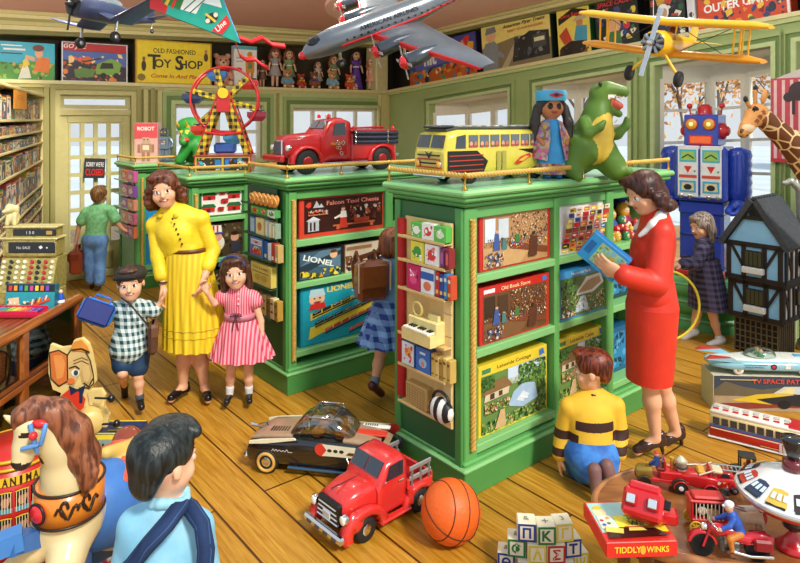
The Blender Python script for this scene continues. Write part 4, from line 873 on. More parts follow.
S = SDF(); c = b.J['head']; S.ell(c+A_((-.005, .02, .062)), (.102, .118, .058), M('#22201f', .7), None, .02); S.cap(c+A_((-.07, -.085, .05)), c+A_((.06, -.09, .062)), .012, M('#1a1817', .7), k=.02); b.part(S, 'cap')
mb = MB(); p0 = W(118, 300, 4.38-.06); mb.tube([W(122, 298, 4.36), W(130, 304, 4.26), W(140, 316, 4.25), W(151, 329, 4.29)], .006, M('#3a241a', .5)); mb.tube([W(122, 298, 4.36), W(126, 299, 4.45), W(140, 312, 4.5), W(152, 329, 4.35)], .006, M('#3a241a', .5)); mb.obj('bag_strap', b.root, world=True)
t = thing('shoulder_bag', 'small brown shoulder bag at the side of the boy in gingham', 'bag', W(153, 352, 4.32)); mb = MB(); mb.box((0, 0, .1), (.055, .16, .2), M('#5a3a2a', .5), .02); mb.obj('body', t); mb = MB(); mb.box((.005, 0, .15), (.06, .165, .1), M('#6e4a36', .5), .02); mb.obj('flap', t); t.rotation_euler.z = .3
t = thing('lunch_box', 'blue lunch box swung forward by the boy in gingham', 'lunch box', W(91, 324, 4.2)); BL = M('#2f7fe0', .35); mb = MB(); mb.box((0, 0, .075), (.21, .12, .15), BL, .025); mb.obj('body', t); mb = MB(); mb.box((0, -.065, .075), (.19, .016, .132), M('#0d2170', .4), .02); mb.obj('side_panel', t); mb = MB(); mb.tube([(-.05, 0, .15), (-.05, 0, .18), (.05, 0, .18), (.05, 0, .15)], .008, M('#2266c0', .4)); mb.obj('handle', t); t.rotation_euler = (-.35, .42, .25)
# ---- little girl in pink
g = Fig('girl', 'little girl in a pink striped dress holding the hand of the woman in yellow', 4.45, (238, 404), dict(hip=(240, 326), chest=(239, 303), neckb=(238, 291), head=(235.5, 272, -.03), shl=(225, 296), shr=(253, 297), ell=(214.5, 303.5, -.05), wrl=(206.5, 292, -.1), elr=(261, 321, -.0), wrr=(262, 337, -.02),
	hil=(232, 338), hir=(247, 338), knl=(231, 369, -.02), anl=(229.5, 395, 0), tol=(226.5, 402.5, -.11), knr=(248.5, 370), anr=(249, 394, .03), tor=(249.5, 401.5, -.08)), FR, SKIN_B, .64, hh=.222, hf=(.2, -1, -.05), hu=(-.1, 0, 1), res=.006)
g.body(dict(l=(A_((-.3, -.1, 1)), A_((.3, -1, 0)), 1, .8), r=(None, A_((-1, 0, 0)), 1, .4)), child=True)
PK = M('#f0a2ae', .6, kind='stripe', h2='#d8455e', scale=20, sc3=(1, 1, 0)); S = SDF(); g.torso(S, PK, .014, hip=False)
for sd in 'lr': a = g.J['sh'+sd]; e = g.J['el'+sd]; S.ell(a+(e-a)*.18, (.058, .056, .052), PK, None, .02)
g.part(S, 'bodice', .0055)
mb = MB(); wc = A_(W(240, 318, 4.45)); skirt(mb, wc, (.098, .085), A_(W(242.5, 356, 4.45)), (.212, .17), M('#f0a2ae', .6, kind='stripe', h2='#d8455e', scale=13, sc3=(1, 1, .0)), 15, .07, 120, .75, 10); mb.obj('skirt', g.root, world=True)
mb = belt_ring(MB(), wc+A_((0, 0, .02)), .106, .094, .042, M('#c87a8c', .6, kind='stripe', h2='#a8506a', scale=30, sc3=(0, 0, 1))); mb.obj('sash', g.root, world=True)
mb = MB(); p = W(236, 315, 4.35); mb.ball(p, .012, M('#5a2a3a')); [mb.tube([p, p+Vector((s_*.025, -.01, .012)), p+Vector((s_*.04, -.01, -.008)), p], .004, M('#5a2a3a')) for s_ in (-1, 1)]; [mb.tube([p, p+Vector((s_*.012, -.012, -.05)), p+Vector((s_*.02, -.02, -.1))], .004, M('#5a2a3a')) for s_ in (-1, 1)]; mb.obj('ribbon_bow', g.root, world=True)
mb = MB(); [mb.ball(W(238.6, 294+i*5, 4.45-.088), .005, M('#fff4f0'), 6) for i in range(3)]; belt_ring(mb, W(238, 291, 4.45), .048, .048, .018, M('#f6c0c8', .6)); mb.obj('collar', g.root, world=True)
for sd in 'lr': g.shoe(sd, M('#17181c', .25), sock=('#e8eaee', .3), fat=.95)
hairdo(g, 'long', '#2c1710', '#5e3826'); mb = MB(); c = g.J['head']; mb.tube([c+A_((.09*math.cos(q)-.01, -.05, .02+.1*math.sin(q))) for q in np.linspace(.3, PI-.3, 9)], .008, M('#2a3f78', .5)); mb.obj('hair_band', g.root, world=True)
# ---- boy in green at the door
b = Fig('boy', 'boy in a green shirt and blue jeans at the shop door, seen from behind', 7.4, (96, 291), dict(hip=(95, 239), chest=(97, 219), neckb=(98.5, 207), head=(99, 196, .0), shl=(86.5, 212), shr=(111, 210.5), ell=(79, 226, .02), wrl=(76, 242, .02), elr=(117.5, 223.5, .03), wrr=(124, 230, .06),
	hil=(90, 243), hir=(100, 243), knl=(89.5, 263, 0), anl=(91, 281, .02), tol=(92, 286.5, .1), knr=(100, 264, .02), anr=(99.5, 283, -.05), tor=(97, 289, -.03)), (0, 1, 0), SKIN_A, .8, hh=.225, hf=(-.1, 1, 0), res=.0085)
b.body(dict(l=(None, A_((1, 0, 0)), -1, 1.2), r=(A_((1, .2, -.3)), A_((0, 0, -1)), 1, .4)), smile=False)
GS = M('#98e4a4', .7, kind='noise2', h2='#7ecf8c', scale=30); S = SDF(); b.torso(S, GS, .016); [b.arm(S, sd, GS, .02, .62, flare=.03) for sd in 'lr']; b.part(S, 'shirt')
JN = M('#78a8e4', .7, kind='noise2', h2='#5f90d0', scale=14); S = SDF(); [b.leg(S, sd, JN, .022, 1.9, straight=True) for sd in 'lr']; S.ell(b.J['hip'], (.142, .115, .1), JN, None, .04); b.part(S, 'jeans')
for sd in 'lr': b.shoe(sd, M('#6a4430', .5))
hairdo(b, 'short', '#5a3a20', '#9a7040', .007)
t = thing('school_satchel', 'reddish brown satchel carried by the boy in green', 'bag', W(78.5, 271.5, 7.38), .25); LE = M('#9a4426', .4, var=.15); mb = MB(); mb.box((0, 0, .125), (.13, .34, .25), LE, .025); mb.obj('body', t); mb = MB(); mb.box((-.01, 0, .19), (.15, .345, .13), M('#82381e', .4), .03); mb.obj('flap', t); mb = MB(); mb.tube([(0, -.07, .25), (0, -.06, .3), (0, .06, .3), (0, .07, .25)], .012, LE); mb.obj('handle', t)
# ---- girl with the satchel between the cabinets
g = Fig('girl', 'girl with braids, a leather backpack and a blue plaid skirt in the aisle', 4.5, (378, 397), dict(hip=(392, 300), chest=(393, 276), neckb=(394, 261), head=(393.5, 245, .02), shl=(381, 266, .05), shr=(408, 266, -.05), ell=(375, 287, .0), wrl=(384, 302, .12), elr=(415, 285, .05), wrr=(414, 303, .18),
	hil=(385, 308), hir=(401, 308), knl=(381, 352, .02), anl=(374, 386, -.03), tol=(381.5, 393.5, .05), knr=(405, 352, .1), anr=(407, 383, .12), tor=(414, 390, .2)), (.35, .94, 0), SKIN_A, .82, hh=.235, hf=(.45, .9, -.1), res=.007)
g.body(dict(l=(None, A_((1, 0, 0)), -1, .5), r=(None, A_((-1, 0, 0)), 1, .5)), smile=False)
BS = M('#6a93c4', .7, var=.1); S = SDF(); g.torso(S, BS, .016); [g.arm(S, sd, BS, .02, .9, flare=.015) for sd in 'lr']; g.part(S, 'blouse')
PL = M('#86b0e4', .7, kind='check', h2='#16388a', scale=14); mb = MB(); skirt(mb, A_(W(393, 297, 4.5)), (.12, .11), A_(W(389, 342, 4.5)), (.215, .19), PL, 14, .07, 112, .8, 8); mb.obj('plaid_skirt', g.root, world=True)
for sd in 'lr': g.shoe(sd, M('#5a2a2c', .35), sock=('#7a8aa0', .22))
def braids(S, P, m, h, R):
	for s_ in (-1, 1):
		S.chain([P(.36*s_, -.1, -.1), P(.42*s_, -.2, -.3)], [.09*h, .07*h], m, .04*h)
		for i in range(6): S.ell(P((.43+.015*i)*s_, -.24-.01*i, -.38-.14*i), ((.085-.006*i)*h, (.085-.006*i)*h, .09*h), m, None, .015*h)
hairdo(g, 'braids', '#5a2a14', '#92502a', extra=braids)
t = thing('leather_backpack', 'boxy brown leather backpack on the girl in the plaid skirt', 'bag', W(371, 299.5, 4.36), .42); LE = M('#7a3e1e', .25, var=.2, coat=.5); mb = MB(); mb.box((0, 0, .13), (.215, .12, .26), LE, .025); mb.obj('body', t); mb = MB(); mb.box((0, -.012, .165), (.225, .118, .2), M('#8f4d26', .22, coat=.5), .03); mb.obj('flap', t)
mb = MB(); [mb.tube([(x, .05, .24), (x, .12, .3), (x, .2, .2), (x, .16, .04), (x, .06, .03)], .012, LE) for x in (-.06, .07)]; mb.obj('shoulder_strap', t)
mb = MB(); [mb.tube([(s_*.112, -.07, .07), (s_*.112, -.07, .26), (s_*.06, -.06, .272)], .006, M('#d8b890', .5)) for s_ in (-1, 1)]; mb.obj('piping', t)
# ---- woman in red with a jigsaw box
w = Fig('woman', 'dark haired woman in a red skirt suit reading a blue jigsaw box', 3.79, (655, 455), dict(hip=(651, 292), chest=(655, 245), neckb=(655, 216), head=(644, 193, -.02), shl=(662, 232, -.11), shr=(650, 229, .15), ell=(656, 284, -.17), wrl=(621, 274, -.2), elr=(634, 276, .18), wrr=(617, 261, .1),
	hil=(653, 305, -.05), hir=(652, 305, .07), knl=(650, 381, -.05), anl=(656, 438, -.04), tol=(637, 451.5, -.05), knr=(661, 383, .07), anr=(676, 432, .12), tor=(661, 445, .1)), (-1, -.15, 0), SKIN_A, 1.02, hh=.235, hf=(-1, -.28, -.42), hu=(-.25, 0, 1))
w.body(dict(l=(A_((-1, .3, .55)), A_((.0, .8, .5)), 1, .5), r=(A_((-1, -.1, .35)), A_((0, -.8, .5)), -1, .5)), smile=False)
RD = M('#dc3420', .5, var=.1, scale=7, bump=.7); S = SDF(); w.torso(S, RD, .014); w.arm(S, 'l', RD, .018, 1.9, flare=.014); w.arm(S, 'r', RD, .016, 1.88, flare=.012); S.ell(w.J['chest']+A_((-.07, 0, -.03)), (.06, .11, .08), RD, None, .05)
w.part(S, 'jacket')
mb = MB(); skirt(mb, A_(W(653, 278, 3.79)), (.11, .14), A_(W(652, 305, 3.79)), (.145, .165), RD, 3, .008, 64, 1, 5); skirt(mb, A_(W(652, 305, 3.79)), (.145, .165), A_(W(649.5, 379, 3.79)), (.128, .145), RD, 3, .008, 64, 1, 8)
mb.obj('pencil_skirt', w.root, world=True)
S = SDF(); nb = w.J['neckb']; S.chain([nb+A_((.035, -.04, .035)), nb+A_((.0, -.085, .012)), nb+A_((-.05, -.105, -.035)), nb+A_((-.115, -.075, -.10))], [.022, .027, .026, .012], M('#f4f2ee', .6), .02); S.chain([nb+A_((.05, .02, .04)), nb+A_((.02, .08, .03)), nb+A_((-.08, .07, -.08))], [.022, .026, .02], M('#f4f2ee', .6), .02); S.cap(nb+A_((.05, .02, .04)), nb+A_((.03, -.03, .035)), .024, M('#f4f2ee', .6), .022, .02); w.part(S, 'collar', .006)
for sd in 'lr': w.shoe(sd, M('#3a221c', .2), 1.)
hairdo(w, 'bob', '#1e0c0a', '#5a2a1e')
bx = gamebox('jigsaw_box', 'blue jigsaw box held open-handed by the woman in red', 'jigsaw box', .245, .175, .05, '#1878c0', [('r', 0, 0, 1, 1, '#2a9ae0'), ('r', .28, .12, .95, .9, '#9ccf9a'), ('s', 2, 30, ['#5a9a4a', '#c8b860', '#7ab8d8', '#3a7a3a'], (.3, .3, .93, .88), .09), ('r', .05, .3, .2, .75, '#1a6ab0'), ('t', 'PUZZLE', .6, .2, .1, '#ffffff', {'w': .4})], W(594, 268, 3.70), 0)
bx.rotation_euler = (.2, .66, -.38)
# ---- girl with the hoop
g = Fig('girl', 'girl in a dark plaid coat with a yellow hoop beside the giant blue robot', 5.72, (706, 345), dict(hip=(704, 274), chest=(704, 253), neckb=(704, 241), head=(701.5, 226), shl=(703, 248, -.1), shr=(705, 247, .1), ell=(696, 264, -.12), wrl=(682, 264, -.1), elr=(697, 263, .1), wrr=(684, 260, .03),
	hil=(705, 284, -.05), hir=(707, 284, .06), knl=(713, 316, -.05), anl=(719.5, 340, -.05), tol=(708.5, 346, -.06), knr=(697, 314, .06), anr=(693, 332, .08), tor=(683, 338, .07)), (-1, -.1, 0), SKIN_A, .74, hh=.225, hf=(-1, -.35, -.25), res=.007)
g.body(dict(l=(A_((-1, 0, 0)), A_((0, .3, -1)), 1, .7), r=(A_((-1, 0, .1)), A_((0, .2, -1)), -1, .7)), smile=False)
CO = M('#5a5478', .8, kind='check', h2='#241c2c', scale=20); S = SDF(); g.torso(S, CO, .018, hip=False); [g.arm(S, sd, CO, .02, 1.85, flare=.012) for sd in 'lr']; g.part(S, 'coat_top')
mb = MB(); skirt(mb, A_(W(704, 258, 5.72)), (.12, .135), A_(W(709, 307, 5.72)), (.165, .18), CO, 7, .05, 80, .9, 10); mb.obj('coat_skirt', g.root, world=True)
for sd in 'lr': g.shoe(sd, M('#eef0f2', .5), fat=1.15, sock=('#f4f4f4', .12))
hairdo(g, 'long', '#4a3a34', '#a8988c', .0065)
t = thing('toy_hoop', 'thin yellow hoop held by the girl in the plaid coat', 'hoop', W(664, 342, 5.55)); mb = MB(); c = Vector((0, 0, .33)); mb.ring((0, 0, .31), .30, .011, M('#e8d23a', .35), (.0, 1, 0), 48, 8); mb.obj('hoop_ring', t)
# ---- kneeling boy
b = Fig('boy', 'kneeling boy in a yellow and brown striped jersey looking at the jigsaw shelves', 3.5, (590, 492), dict(hip=(592, 452), chest=(591, 419, .03), neckb=(595, 396, .06), head=(592, 370, .06), shl=(569, 407, .04), shr=(615, 406, .03), ell=(563.5, 433, .06), wrl=(560, 455, .04), elr=(619, 433, .02), wrr=(618, 455, -.04),
	hil=(582, 458, .0), hir=(602, 458, .0), knl=(568, 473, .3), knr=(598, 471, .34), anl=(595, 473, -.17), anr=(608, 469, -.16), tol=(597, 492, -.19), tor=(612, 487, -.18)), (-.2, 1, 0), SKIN_A, .7, hh=.225, hf=(-.95, .4, -.12), res=.006, rad=dict(chest=(.165, .115, .18), hip=(.165, .12, .13)))
b.body(dict(l=(A_((-.05, .1, -1)), A_((1, 0, 0)), 1, .3), r=(A_((0, .1, -1)), A_((-1, 0, 0)), -1, .3)), smile=False)
YJ = M('#e8b830', .7, var=.1, scale=14); DB = M('#3a1c12', .7); S = SDF(); b.torso(S, YJ, .017)
for sd in 'lr':
	a, e, w_ = b.J['sh'+sd], b.J['el'+sd], b.J['wr'+sd]; q = b.R0
	b.arm(S, sd, YJ, .018, 1.9, flare=.008); zz = e[2]+.012
	S.box((e[0], e[1]-.01, zz), (.055, .1, .024), DB, .004, sub='paint'); zz = w_[2]+.03; S.box((w_[0], w_[1], zz), (.055, .1, .02), DB, .004, sub='paint')
zb = b.J['chest'][2]; xb = b.J['chest'][0]
S.box((xb, b.J['chest'][1], zb-.005), (.1, .2, .025), DB, .004, sub='paint'); S.box((xb-.03, b.J['chest'][1], zb-.135), (.1, .2, .008), DB, .004, sub='paint'); S.ell((xb+.01, b.J['neckb'][1], b.J['neckb'][2]+.02), (.05, .06, .022), DB, sub='paint'); b.part(S, 'striped_jersey')
JN = M('#3f86d8', .7, kind='noise2', h2='#245cab', scale=13, bump=.3); S = SDF(); [b.leg(S, sd, JN, .02, 1.85, straight=True) for sd in 'lr']; S.ell(b.J['hip'], (.15, .13, .1), JN, None, .05); b.part(S, 'jeans')
for sd in 'lr': b.shoe(sd, M('#7e5a58', .6), fat=1.25)
hairdo(b, 'short', '#3a1208', '#8a3a1c')
# ---- boy in overalls in front
b = Fig('boy', 'black haired boy in a pale blue shirt and navy dungaree straps, seen from behind', 1.75, (168, 850), dict(hip=(166, 655), chest=(165, 566), neckb=(169, 508, .01), head=(165, 461), shl=(136, 526), shr=(196, 528, .02), ell=(119, 625, -.0), wrl=(121, 690, .1), elr=(211, 625, .02), wrr=(210, 690, .12),
	hil=(155, 680), hir=(186, 680), knl=(153, 770, .02), anl=(152, 835, 0), tol=(150, 846, .12), knr=(188, 770, .02), anr=(190, 835, 0), tor=(194, 846, .12)), (.3, .95, 0), SKIN_B, .72, hh=.192, hf=(.62, .78, -.05), hu=(-.02, 0, 1), res=.0055, rad=dict(chest=(.14, .12, .17), hip=(.15, .12, .15), ua=.05))
b.body(dict(l=(None, A_((1, 0, 0)), -1, .5), r=(None, A_((-1, 0, 0)), 1, .5)), smile=False, child=True)
LB = M('#9cd4ec', .7, kind='noise2', h2='#7fbcd8', scale=7, bump=.9); S = SDF(); b.torso(S, LB, .012); [b.arm(S, sd, LB, .014, .95, flare=.01) for sd in 'lr']; b.part(S, 'shirt', .005)
S = SDF(); nb = b.J['neckb']; S.chain([nb+A_((.045*math.cos(q), .045*math.sin(q), .03-.008*math.cos(2*q))) for q in np.linspace(.2, 2*PI-.1, 12)], [.012]*12, LB, .01); b.part(S, 'shirt_collar', .005)
NY = M('#16305a', .8, var=.15, scale=40); S = SDF(); [b.leg(S, sd, NY, .022, 1.95, straight=True) for sd in 'lr']; S.ell(b.J['hip'], (.135, .115, .14), NY, None, .04); b.part(S, 'dungarees', .008)
mb = MB()
def strap(pts):
	pts = [Vector(p) for p in pts]
	for off, mm, wd in ((0, NY, .021), (.0015, M('#3a5a8a', .8), .0165), (.003, NY, .0145)):
		rg = []
		for i, p in enumerate(pts):
			d = (pts[min(i+1, len(pts)-1)]-pts[max(i-1, 0)]).normalized(); n = Vector((0, -1, 0)) if p.z < nb[2]-.03 else Vector((0, -.5, 1)); n = (n-d*n.dot(d)).normalized(); s_ = d.cross(n); e = n*(.006+off); rg.append([p-s_*wd-n*.01, p+s_*wd-n*.01, p+s_*wd+e, p-s_*wd+e])
		mb.loft(rg, mm)
strap([W(184, 501, 1.78), W(179, 507, 1.69), W(166, 524, 1.645), W(147, 545, 1.635), W(128, 570, 1.64), W(110, 600, 1.66)])
strap([W(180, 501, 1.80), W(191, 508, 1.72), W(202, 524, 1.69), W(206, 550, 1.675), W(203, 590, 1.67), W(190, 630, 1.66)])
mb.obj('shoulder_strap', b.root, world=True)
for sd in 'lr': b.shoe(sd, M('#3a2a22', .5))
def tuft(S, P, m, h, R):
	S.ell(P(-.05, .1, .47), (.3*h, .3*h, .09*h), m, R, .06*h); S.ell(P(.1, .3, .38), (.26*h, .13*h, .12*h), m, R, .06*h); S.ell(P(0, -.3, .1), (.36*h, .2*h, .34*h), m, R, .06*h); S.ell(P(0, -.33, -.2), (.28*h, .14*h, .2*h), m, R, .06*h)
hairdo(b, 'short', '#040606', '#26302f', .0045, tuft)
# == upper ledge: boxes, bears, dolls
RZ1, RZ2 = math.atan2(.6, .8), math.atan2(-.8, .6); TLT = math.atan(SL2)
def ledge_box(n, name, label, cat, px0, px1, ytop, d, col, spec, off=.05, group=None):
	Fm, fn = (F1, w1) if n == 1 else (F2, w2); x0, x1 = fn(px0, off), fn(px1, off); xm = (x0+x1)/2; p = Fm @ Vector((xm, off, 0))
	p.z = 2.4 if n == 1 else 2.4+SL2*xm+.002; pxm = CX+FPX*p.x/p.y; h = CAMH+(HY-ytop)/FPX*p.y-p.z
	o = gamebox(name, label, cat, x1-x0, h, d, col, spec, p, RZ1 if n == 1 else RZ2, group)
	if n == 2: o.rotation_euler.y = -TLT
	return o
gl = 'picture boxes on the high ledge'
ledge_box(1, 'game_box', 'sky blue box with a red haired boy, leftmost on the high ledge', 'toy box', -6, 55, 42, .16, '#1f9cc0', [('r', 0, 0, 1, 1, '#2ab4d8'), ('p', [(0, 0), (1, 0), (1, .45), (.6, .5), (.3, .42), (0, .5)], '#4f9a3a'), ('s', 2, 30, ['#2f6a24', '#8ac04a', '#c8b040'], (0, .02, 1, .45), .08), ('p', [(.38, .02), (.6, .05), (.56, .3), (.5, .5), (.44, .3)], '#f2f0e0'), ('p', [(.47, .3), (.58, .42), (.52, .6), (.46, .5)], '#f0d030'), ('p', [(.64, .25), (.9, .2), (.92, .6), (.7, .62)], '#e87a28'), ('e', .73, .72, .07, .13, '#e8b088'), ('e', .72, .86, .1, .09, '#6a2a14'), ('l', [(.66, .55), (.5, .62)], .1, '#e8b088'), ('l', [(.1, .9), (.45, .9)], .03, '#f4f4f4'), ('l', [(.14, .8), (.5, .8)], .05, '#f4f4f4'), ('l', [(.1, .69), (.45, .69)], .03, '#2a2a3a')], group=gl)
ledge_box(1, 'game_box', 'box reading GO JOE with a green battle vehicle', 'toy box', 61, 128, 43, .16, '#1c1f2c', [('r', 0, 0, 1, 1, '#dfe2e8'), ('r', .02, .02, .98, .98, '#2a2238'), ('r', .02, .78, .98, .97, '#b8202a'), ('t', 'GO JOE', .2, .88, .14, '#f6f6f6', {'w': .34, 'sh': .25}), ('p', [(.02, .55), (.98, .4), (.98, .77), (.02, .77)], '#4a6ab8'), ('s', 3, 40, ['#e8883a', '#c84a2a', '#f0c878', '#7a3a24', '#3a2a3a'], (.02, .03, .98, .5), .08), ('s', 4, 14, ['#f8d890', '#f8f0d8', '#e86a30'], (.1, .45, .95, .75), .1), ('p', [(.2, .1), (.46, .12), (.5, .3), (.3, .36), (.18, .28)], '#5f8a40'), ('p', [(.5, .2), (.86, .18), (.9, .5), (.74, .62), (.52, .46)], '#7fae4c'), ('p', [(.56, .34), (.78, .36), (.76, .5), (.6, .5)], '#20261c'), ('e', .62, .16, .05, .08, '#1a1a1a'), ('e', .82, .17, .05, .08, '#1a1a1a'), ('l', [(.3, .5), (.6, .62)], .04, '#2a3a20')], group=gl)
ledge_box(1, 'shop_sign', 'yellow sign reading Old Fashioned Toy Shop, Come In And Play', 'sign', 135, 212, 41, .07, '#7a5a20', [('r', 0, 0, 1, 1, '#c8a018'), ('r', .02, .03, .98, .97, '#f4dc28'), ('t', 'OLD FASHIONED', .5, .76, .11, '#2a2010', {'w': .56}), ('t', 'T', .23, .5, .34, '#2a2010', {'bold': .02}), ('t', 'OY', .345, .47, .2, '#2a2010', {'bold': .02}), ('t', 'S', .56, .5, .34, '#2a2010', {'bold': .02}), ('t', 'HOP', .72, .47, .2, '#2a2010', {'bold': .02}), ('t', 'Come In And Play!', .52, .17, .12, '#c82018', {'w': .66, 'sh': .3}), ('e', .1, .4, .03, .12, '#3a2a1a'), ('e', .1, .56, .02, .05, '#8a5a2a'), ('e', .92, .66, .03, .1, '#5a3a1a'), ('e', .92, .8, .02, .05, '#c88a5a'), ('e', .07, .14, .05, .08, '#8a7a20')])
ledge_box(1, 'robot_picture_box', 'white box picturing a tall orange robot beside the teddy bear', 'toy box', 234, 257, 46, .1, '#e8ecec', [('r', 0, 0, 1, 1, '#f0f2f0'), ('r', 0, .92, 1, 1, '#5ab0c8'), ('e', .68, .8, .12, .07, '#d8a030'), ('r', .5, .35, .88, .72, '#e0902a'), ('r', .54, .05, .66, .35, '#c87a24'), ('r', .72, .05, .84, .35, '#c87a24'), ('r', .6, .45, .78, .6, '#5a8a5a'), ('e', .2, .42, .14, .05, '#d83028'), ('l', [(.08, .7), (.36, .7)], .02, '#9aa0a8'), ('l', [(.08, .62), (.36, .62)], .02, '#9aa0a8')], .1)
ledge_box(2, 'game_box', 'purple box lettered hit at the left end of the right-hand ledge', 'toy box', 410, 478, 40, .14, '#2a2448', [('r', 0, 0, 1, 1, '#4a4aa0'), ('r', 0, .0, 1, .35, '#c8642a'), ('p', [(.1, .35), (.9, .5), (.9, .75), (.1, .7)], '#6a6ac0'), ('s', 3, 60, ['#e8a030', '#3a8ac8', '#c83a2a', '#f0d890', '#2a2a50', '#4aa05a'], (.02, .02, .98, .4), .08), ('e', .1, .72, .1, .2, '#e8b088'), ('e', .1, .88, .11, .1, '#d8a030'), ('t', 'hit', .34, .62, .36, '#f2f2f8', {'bold': .04}), ('t', 'the', .52, .7, .14, '#f0e060'), ('t', '1', .62, .7, .3, '#f4f4fa', {'bold': .05}), ('e', .85, .72, .08, .16, '#e0a070'), ('p', [(.76, .3), (.96, .3), (.94, .58), (.78, .6)], '#c83a2a'), ('s', 5, 14, ['#d83a2a', '#e8b030', '#3a5ab0'], (.7, .3, .98, .95), .1)], group=gl)
ledge_box(2, 'train_set_box', 'cream box titled American Flyer Trains with a boy and a black train', 'train set box', 483, 553, 17, .14, '#20301c', [('r', 0, 0, 1, 1, '#f0dc80'), ('p', [(0, 0), (1, 0), (1, .45), (.55, .62), (0, .5)], '#8a7a5a'), ('p', [(.28, .0), (.38, .0), (.62, .6), (.56, .62)], '#b8a888'), ('p', [(.46, .1), (.98, .12), (.98, .6), (.72, .66), (.5, .5)], '#26282a'), ('s', 4, 26, ['#3a3c40', '#5a5e62', '#1a1a1c', '#8a8a8a'], (.5, .12, .97, .6), .07), ('r', .76, .3, .94, .56, '#4a4e50'), ('r', .78, .42, .92, .5, '#e8e0b0'), ('p', [(.02, .02), (.24, .02), (.26, .5), (.2, .62), (.06, .6), (.02, .45)], '#8a9098'), ('e', .15, .72, .075, .12, '#e0b088'), ('p', [(.06, .78), (.24, .8), (.22, .92), (.09, .92)], '#7a8288'), ('p', [(.2, .3), (.34, .22), (.34, .3), (.24, .42)], '#8a9098'), ('t', 'American Flyer Trains', .64, .85, .09, '#2a1a10', {'w': .6, 'sh': .3}), ('t', 'READY TO RUN RAILROAD', .66, .75, .05, '#c85a20', {'w': .5})], group=gl)
ledge_box(2, 'comic_game_box', 'yellow box titled Lone Ranger with a cowboy in a blue shirt', 'toy box', 559, 592, 5, .14, '#1a5a30', [('r', 0, 0, 1, 1, '#f0d860'), ('p', [(.05, .8), (.5, .96), (.95, .86), (.95, .72), (.5, .8), (.05, .66)], '#2a1c18'), ('t', 'Lone Ranger', .5, .82, .1, '#e83a24', {'w': .74, 'rot': .02}), ('p', [(.5, .3), (.9, .25), (.92, .55), (.6, .6)], '#4aa0c0'), ('e', .7, .64, .1, .08, '#c88a60'), ('p', [(.5, .68), (.92, .7), (.82, .76), (.62, .78)], '#c8b890'), ('p', [(0, .0), (.8, .0), (.9, .26), (.4, .3), (.1, .2)], '#2a2018'), ('p', [(.05, .45), (.3, .6), (.45, .3), (.2, .25)], '#c84a2a'), ('s', 4, 16, ['#3a2a18', '#8a5a2a', '#1a1a14'], (.05, .02, .95, .25), .08)], group=gl)
ledge_box(2, 'comic_game_box', 'black box titled Space Cadet behind the yellow biplane', 'toy box', 597, 640, -8, .14, '#14181a', [('r', 0, 0, 1, 1, '#14201c'), ('s', 4, 60, ['#2a6a3a', '#c83040', '#e8e0c0', '#3a4a8a', '#6a2a5a', '#1a3a2a', '#e8d040'], (.03, .03, .97, .75), .07), ('r', .03, .78, .97, .97, '#1a1a1a'), ('t', 'SPACE CADET', .5, .83, .09, '#e83a48', {'w': .86, 'sh': .2}), ('e', .45, .4, .16, .13, '#e0b088'), ('p', [(.3, .05), (.62, .05), (.58, .3), (.34, .3)], '#3a7a4a')], group=gl)
ledge_box(2, 'comic_game_box', 'dark box picturing a white space helmet, between Space Cadet and Outer Limits', 'toy box', 652, 687, -22, .14, '#18181a', [('r', 0, 0, 1, 1, '#15181a'), ('s', 6, 50, ['#e8e4d8', '#2a5a3a', '#8a8a8a', '#c8a040', '#c84a3a', '#30303a'], (.03, .03, .97, .8), .08), ('e', .38, .45, .17, .14, '#f2f2ee'), ('e', .4, .43, .1, .09, '#c8a080'), ('t', 'SPACE', .5, .88, .1, '#a8d030', {'w': .6})], group=gl)
ledge_box(2, 'game_box', 'narrow pale lilac box standing beside the Outer Limits box', 'toy box', 689, 697, -20, .14, '#d8d4dc', [('r', 0, 0, 1, 1, '#dcd8e0'), ('e', .5, .35, .3, .05, '#3a3a40'), ('r', .2, .1, .8, .16, '#6a6a80')], group=gl)
ledge_box(2, 'game_box', 'flame coloured box lettered OUTER LIMITS at the right end of the ledge', 'toy box', 699, 792, -24, .14, '#b83018', [('r', 0, 0, 1, 1, '#d8481c'), ('s', 4, 90, ['#f0882a', '#e8301c', '#2a3a78', '#f0c040', '#3a6a3a', '#8a1a10', '#1a2a4a'], (.0, .0, 1, 1), .09), ('t', 'OUTER LIMITS', .47, .46, .19, '#fafafa', {'w': .8, 'bold': .03}), ('r', .97, 0, 1, 1, '#f0ece8')], group=gl)
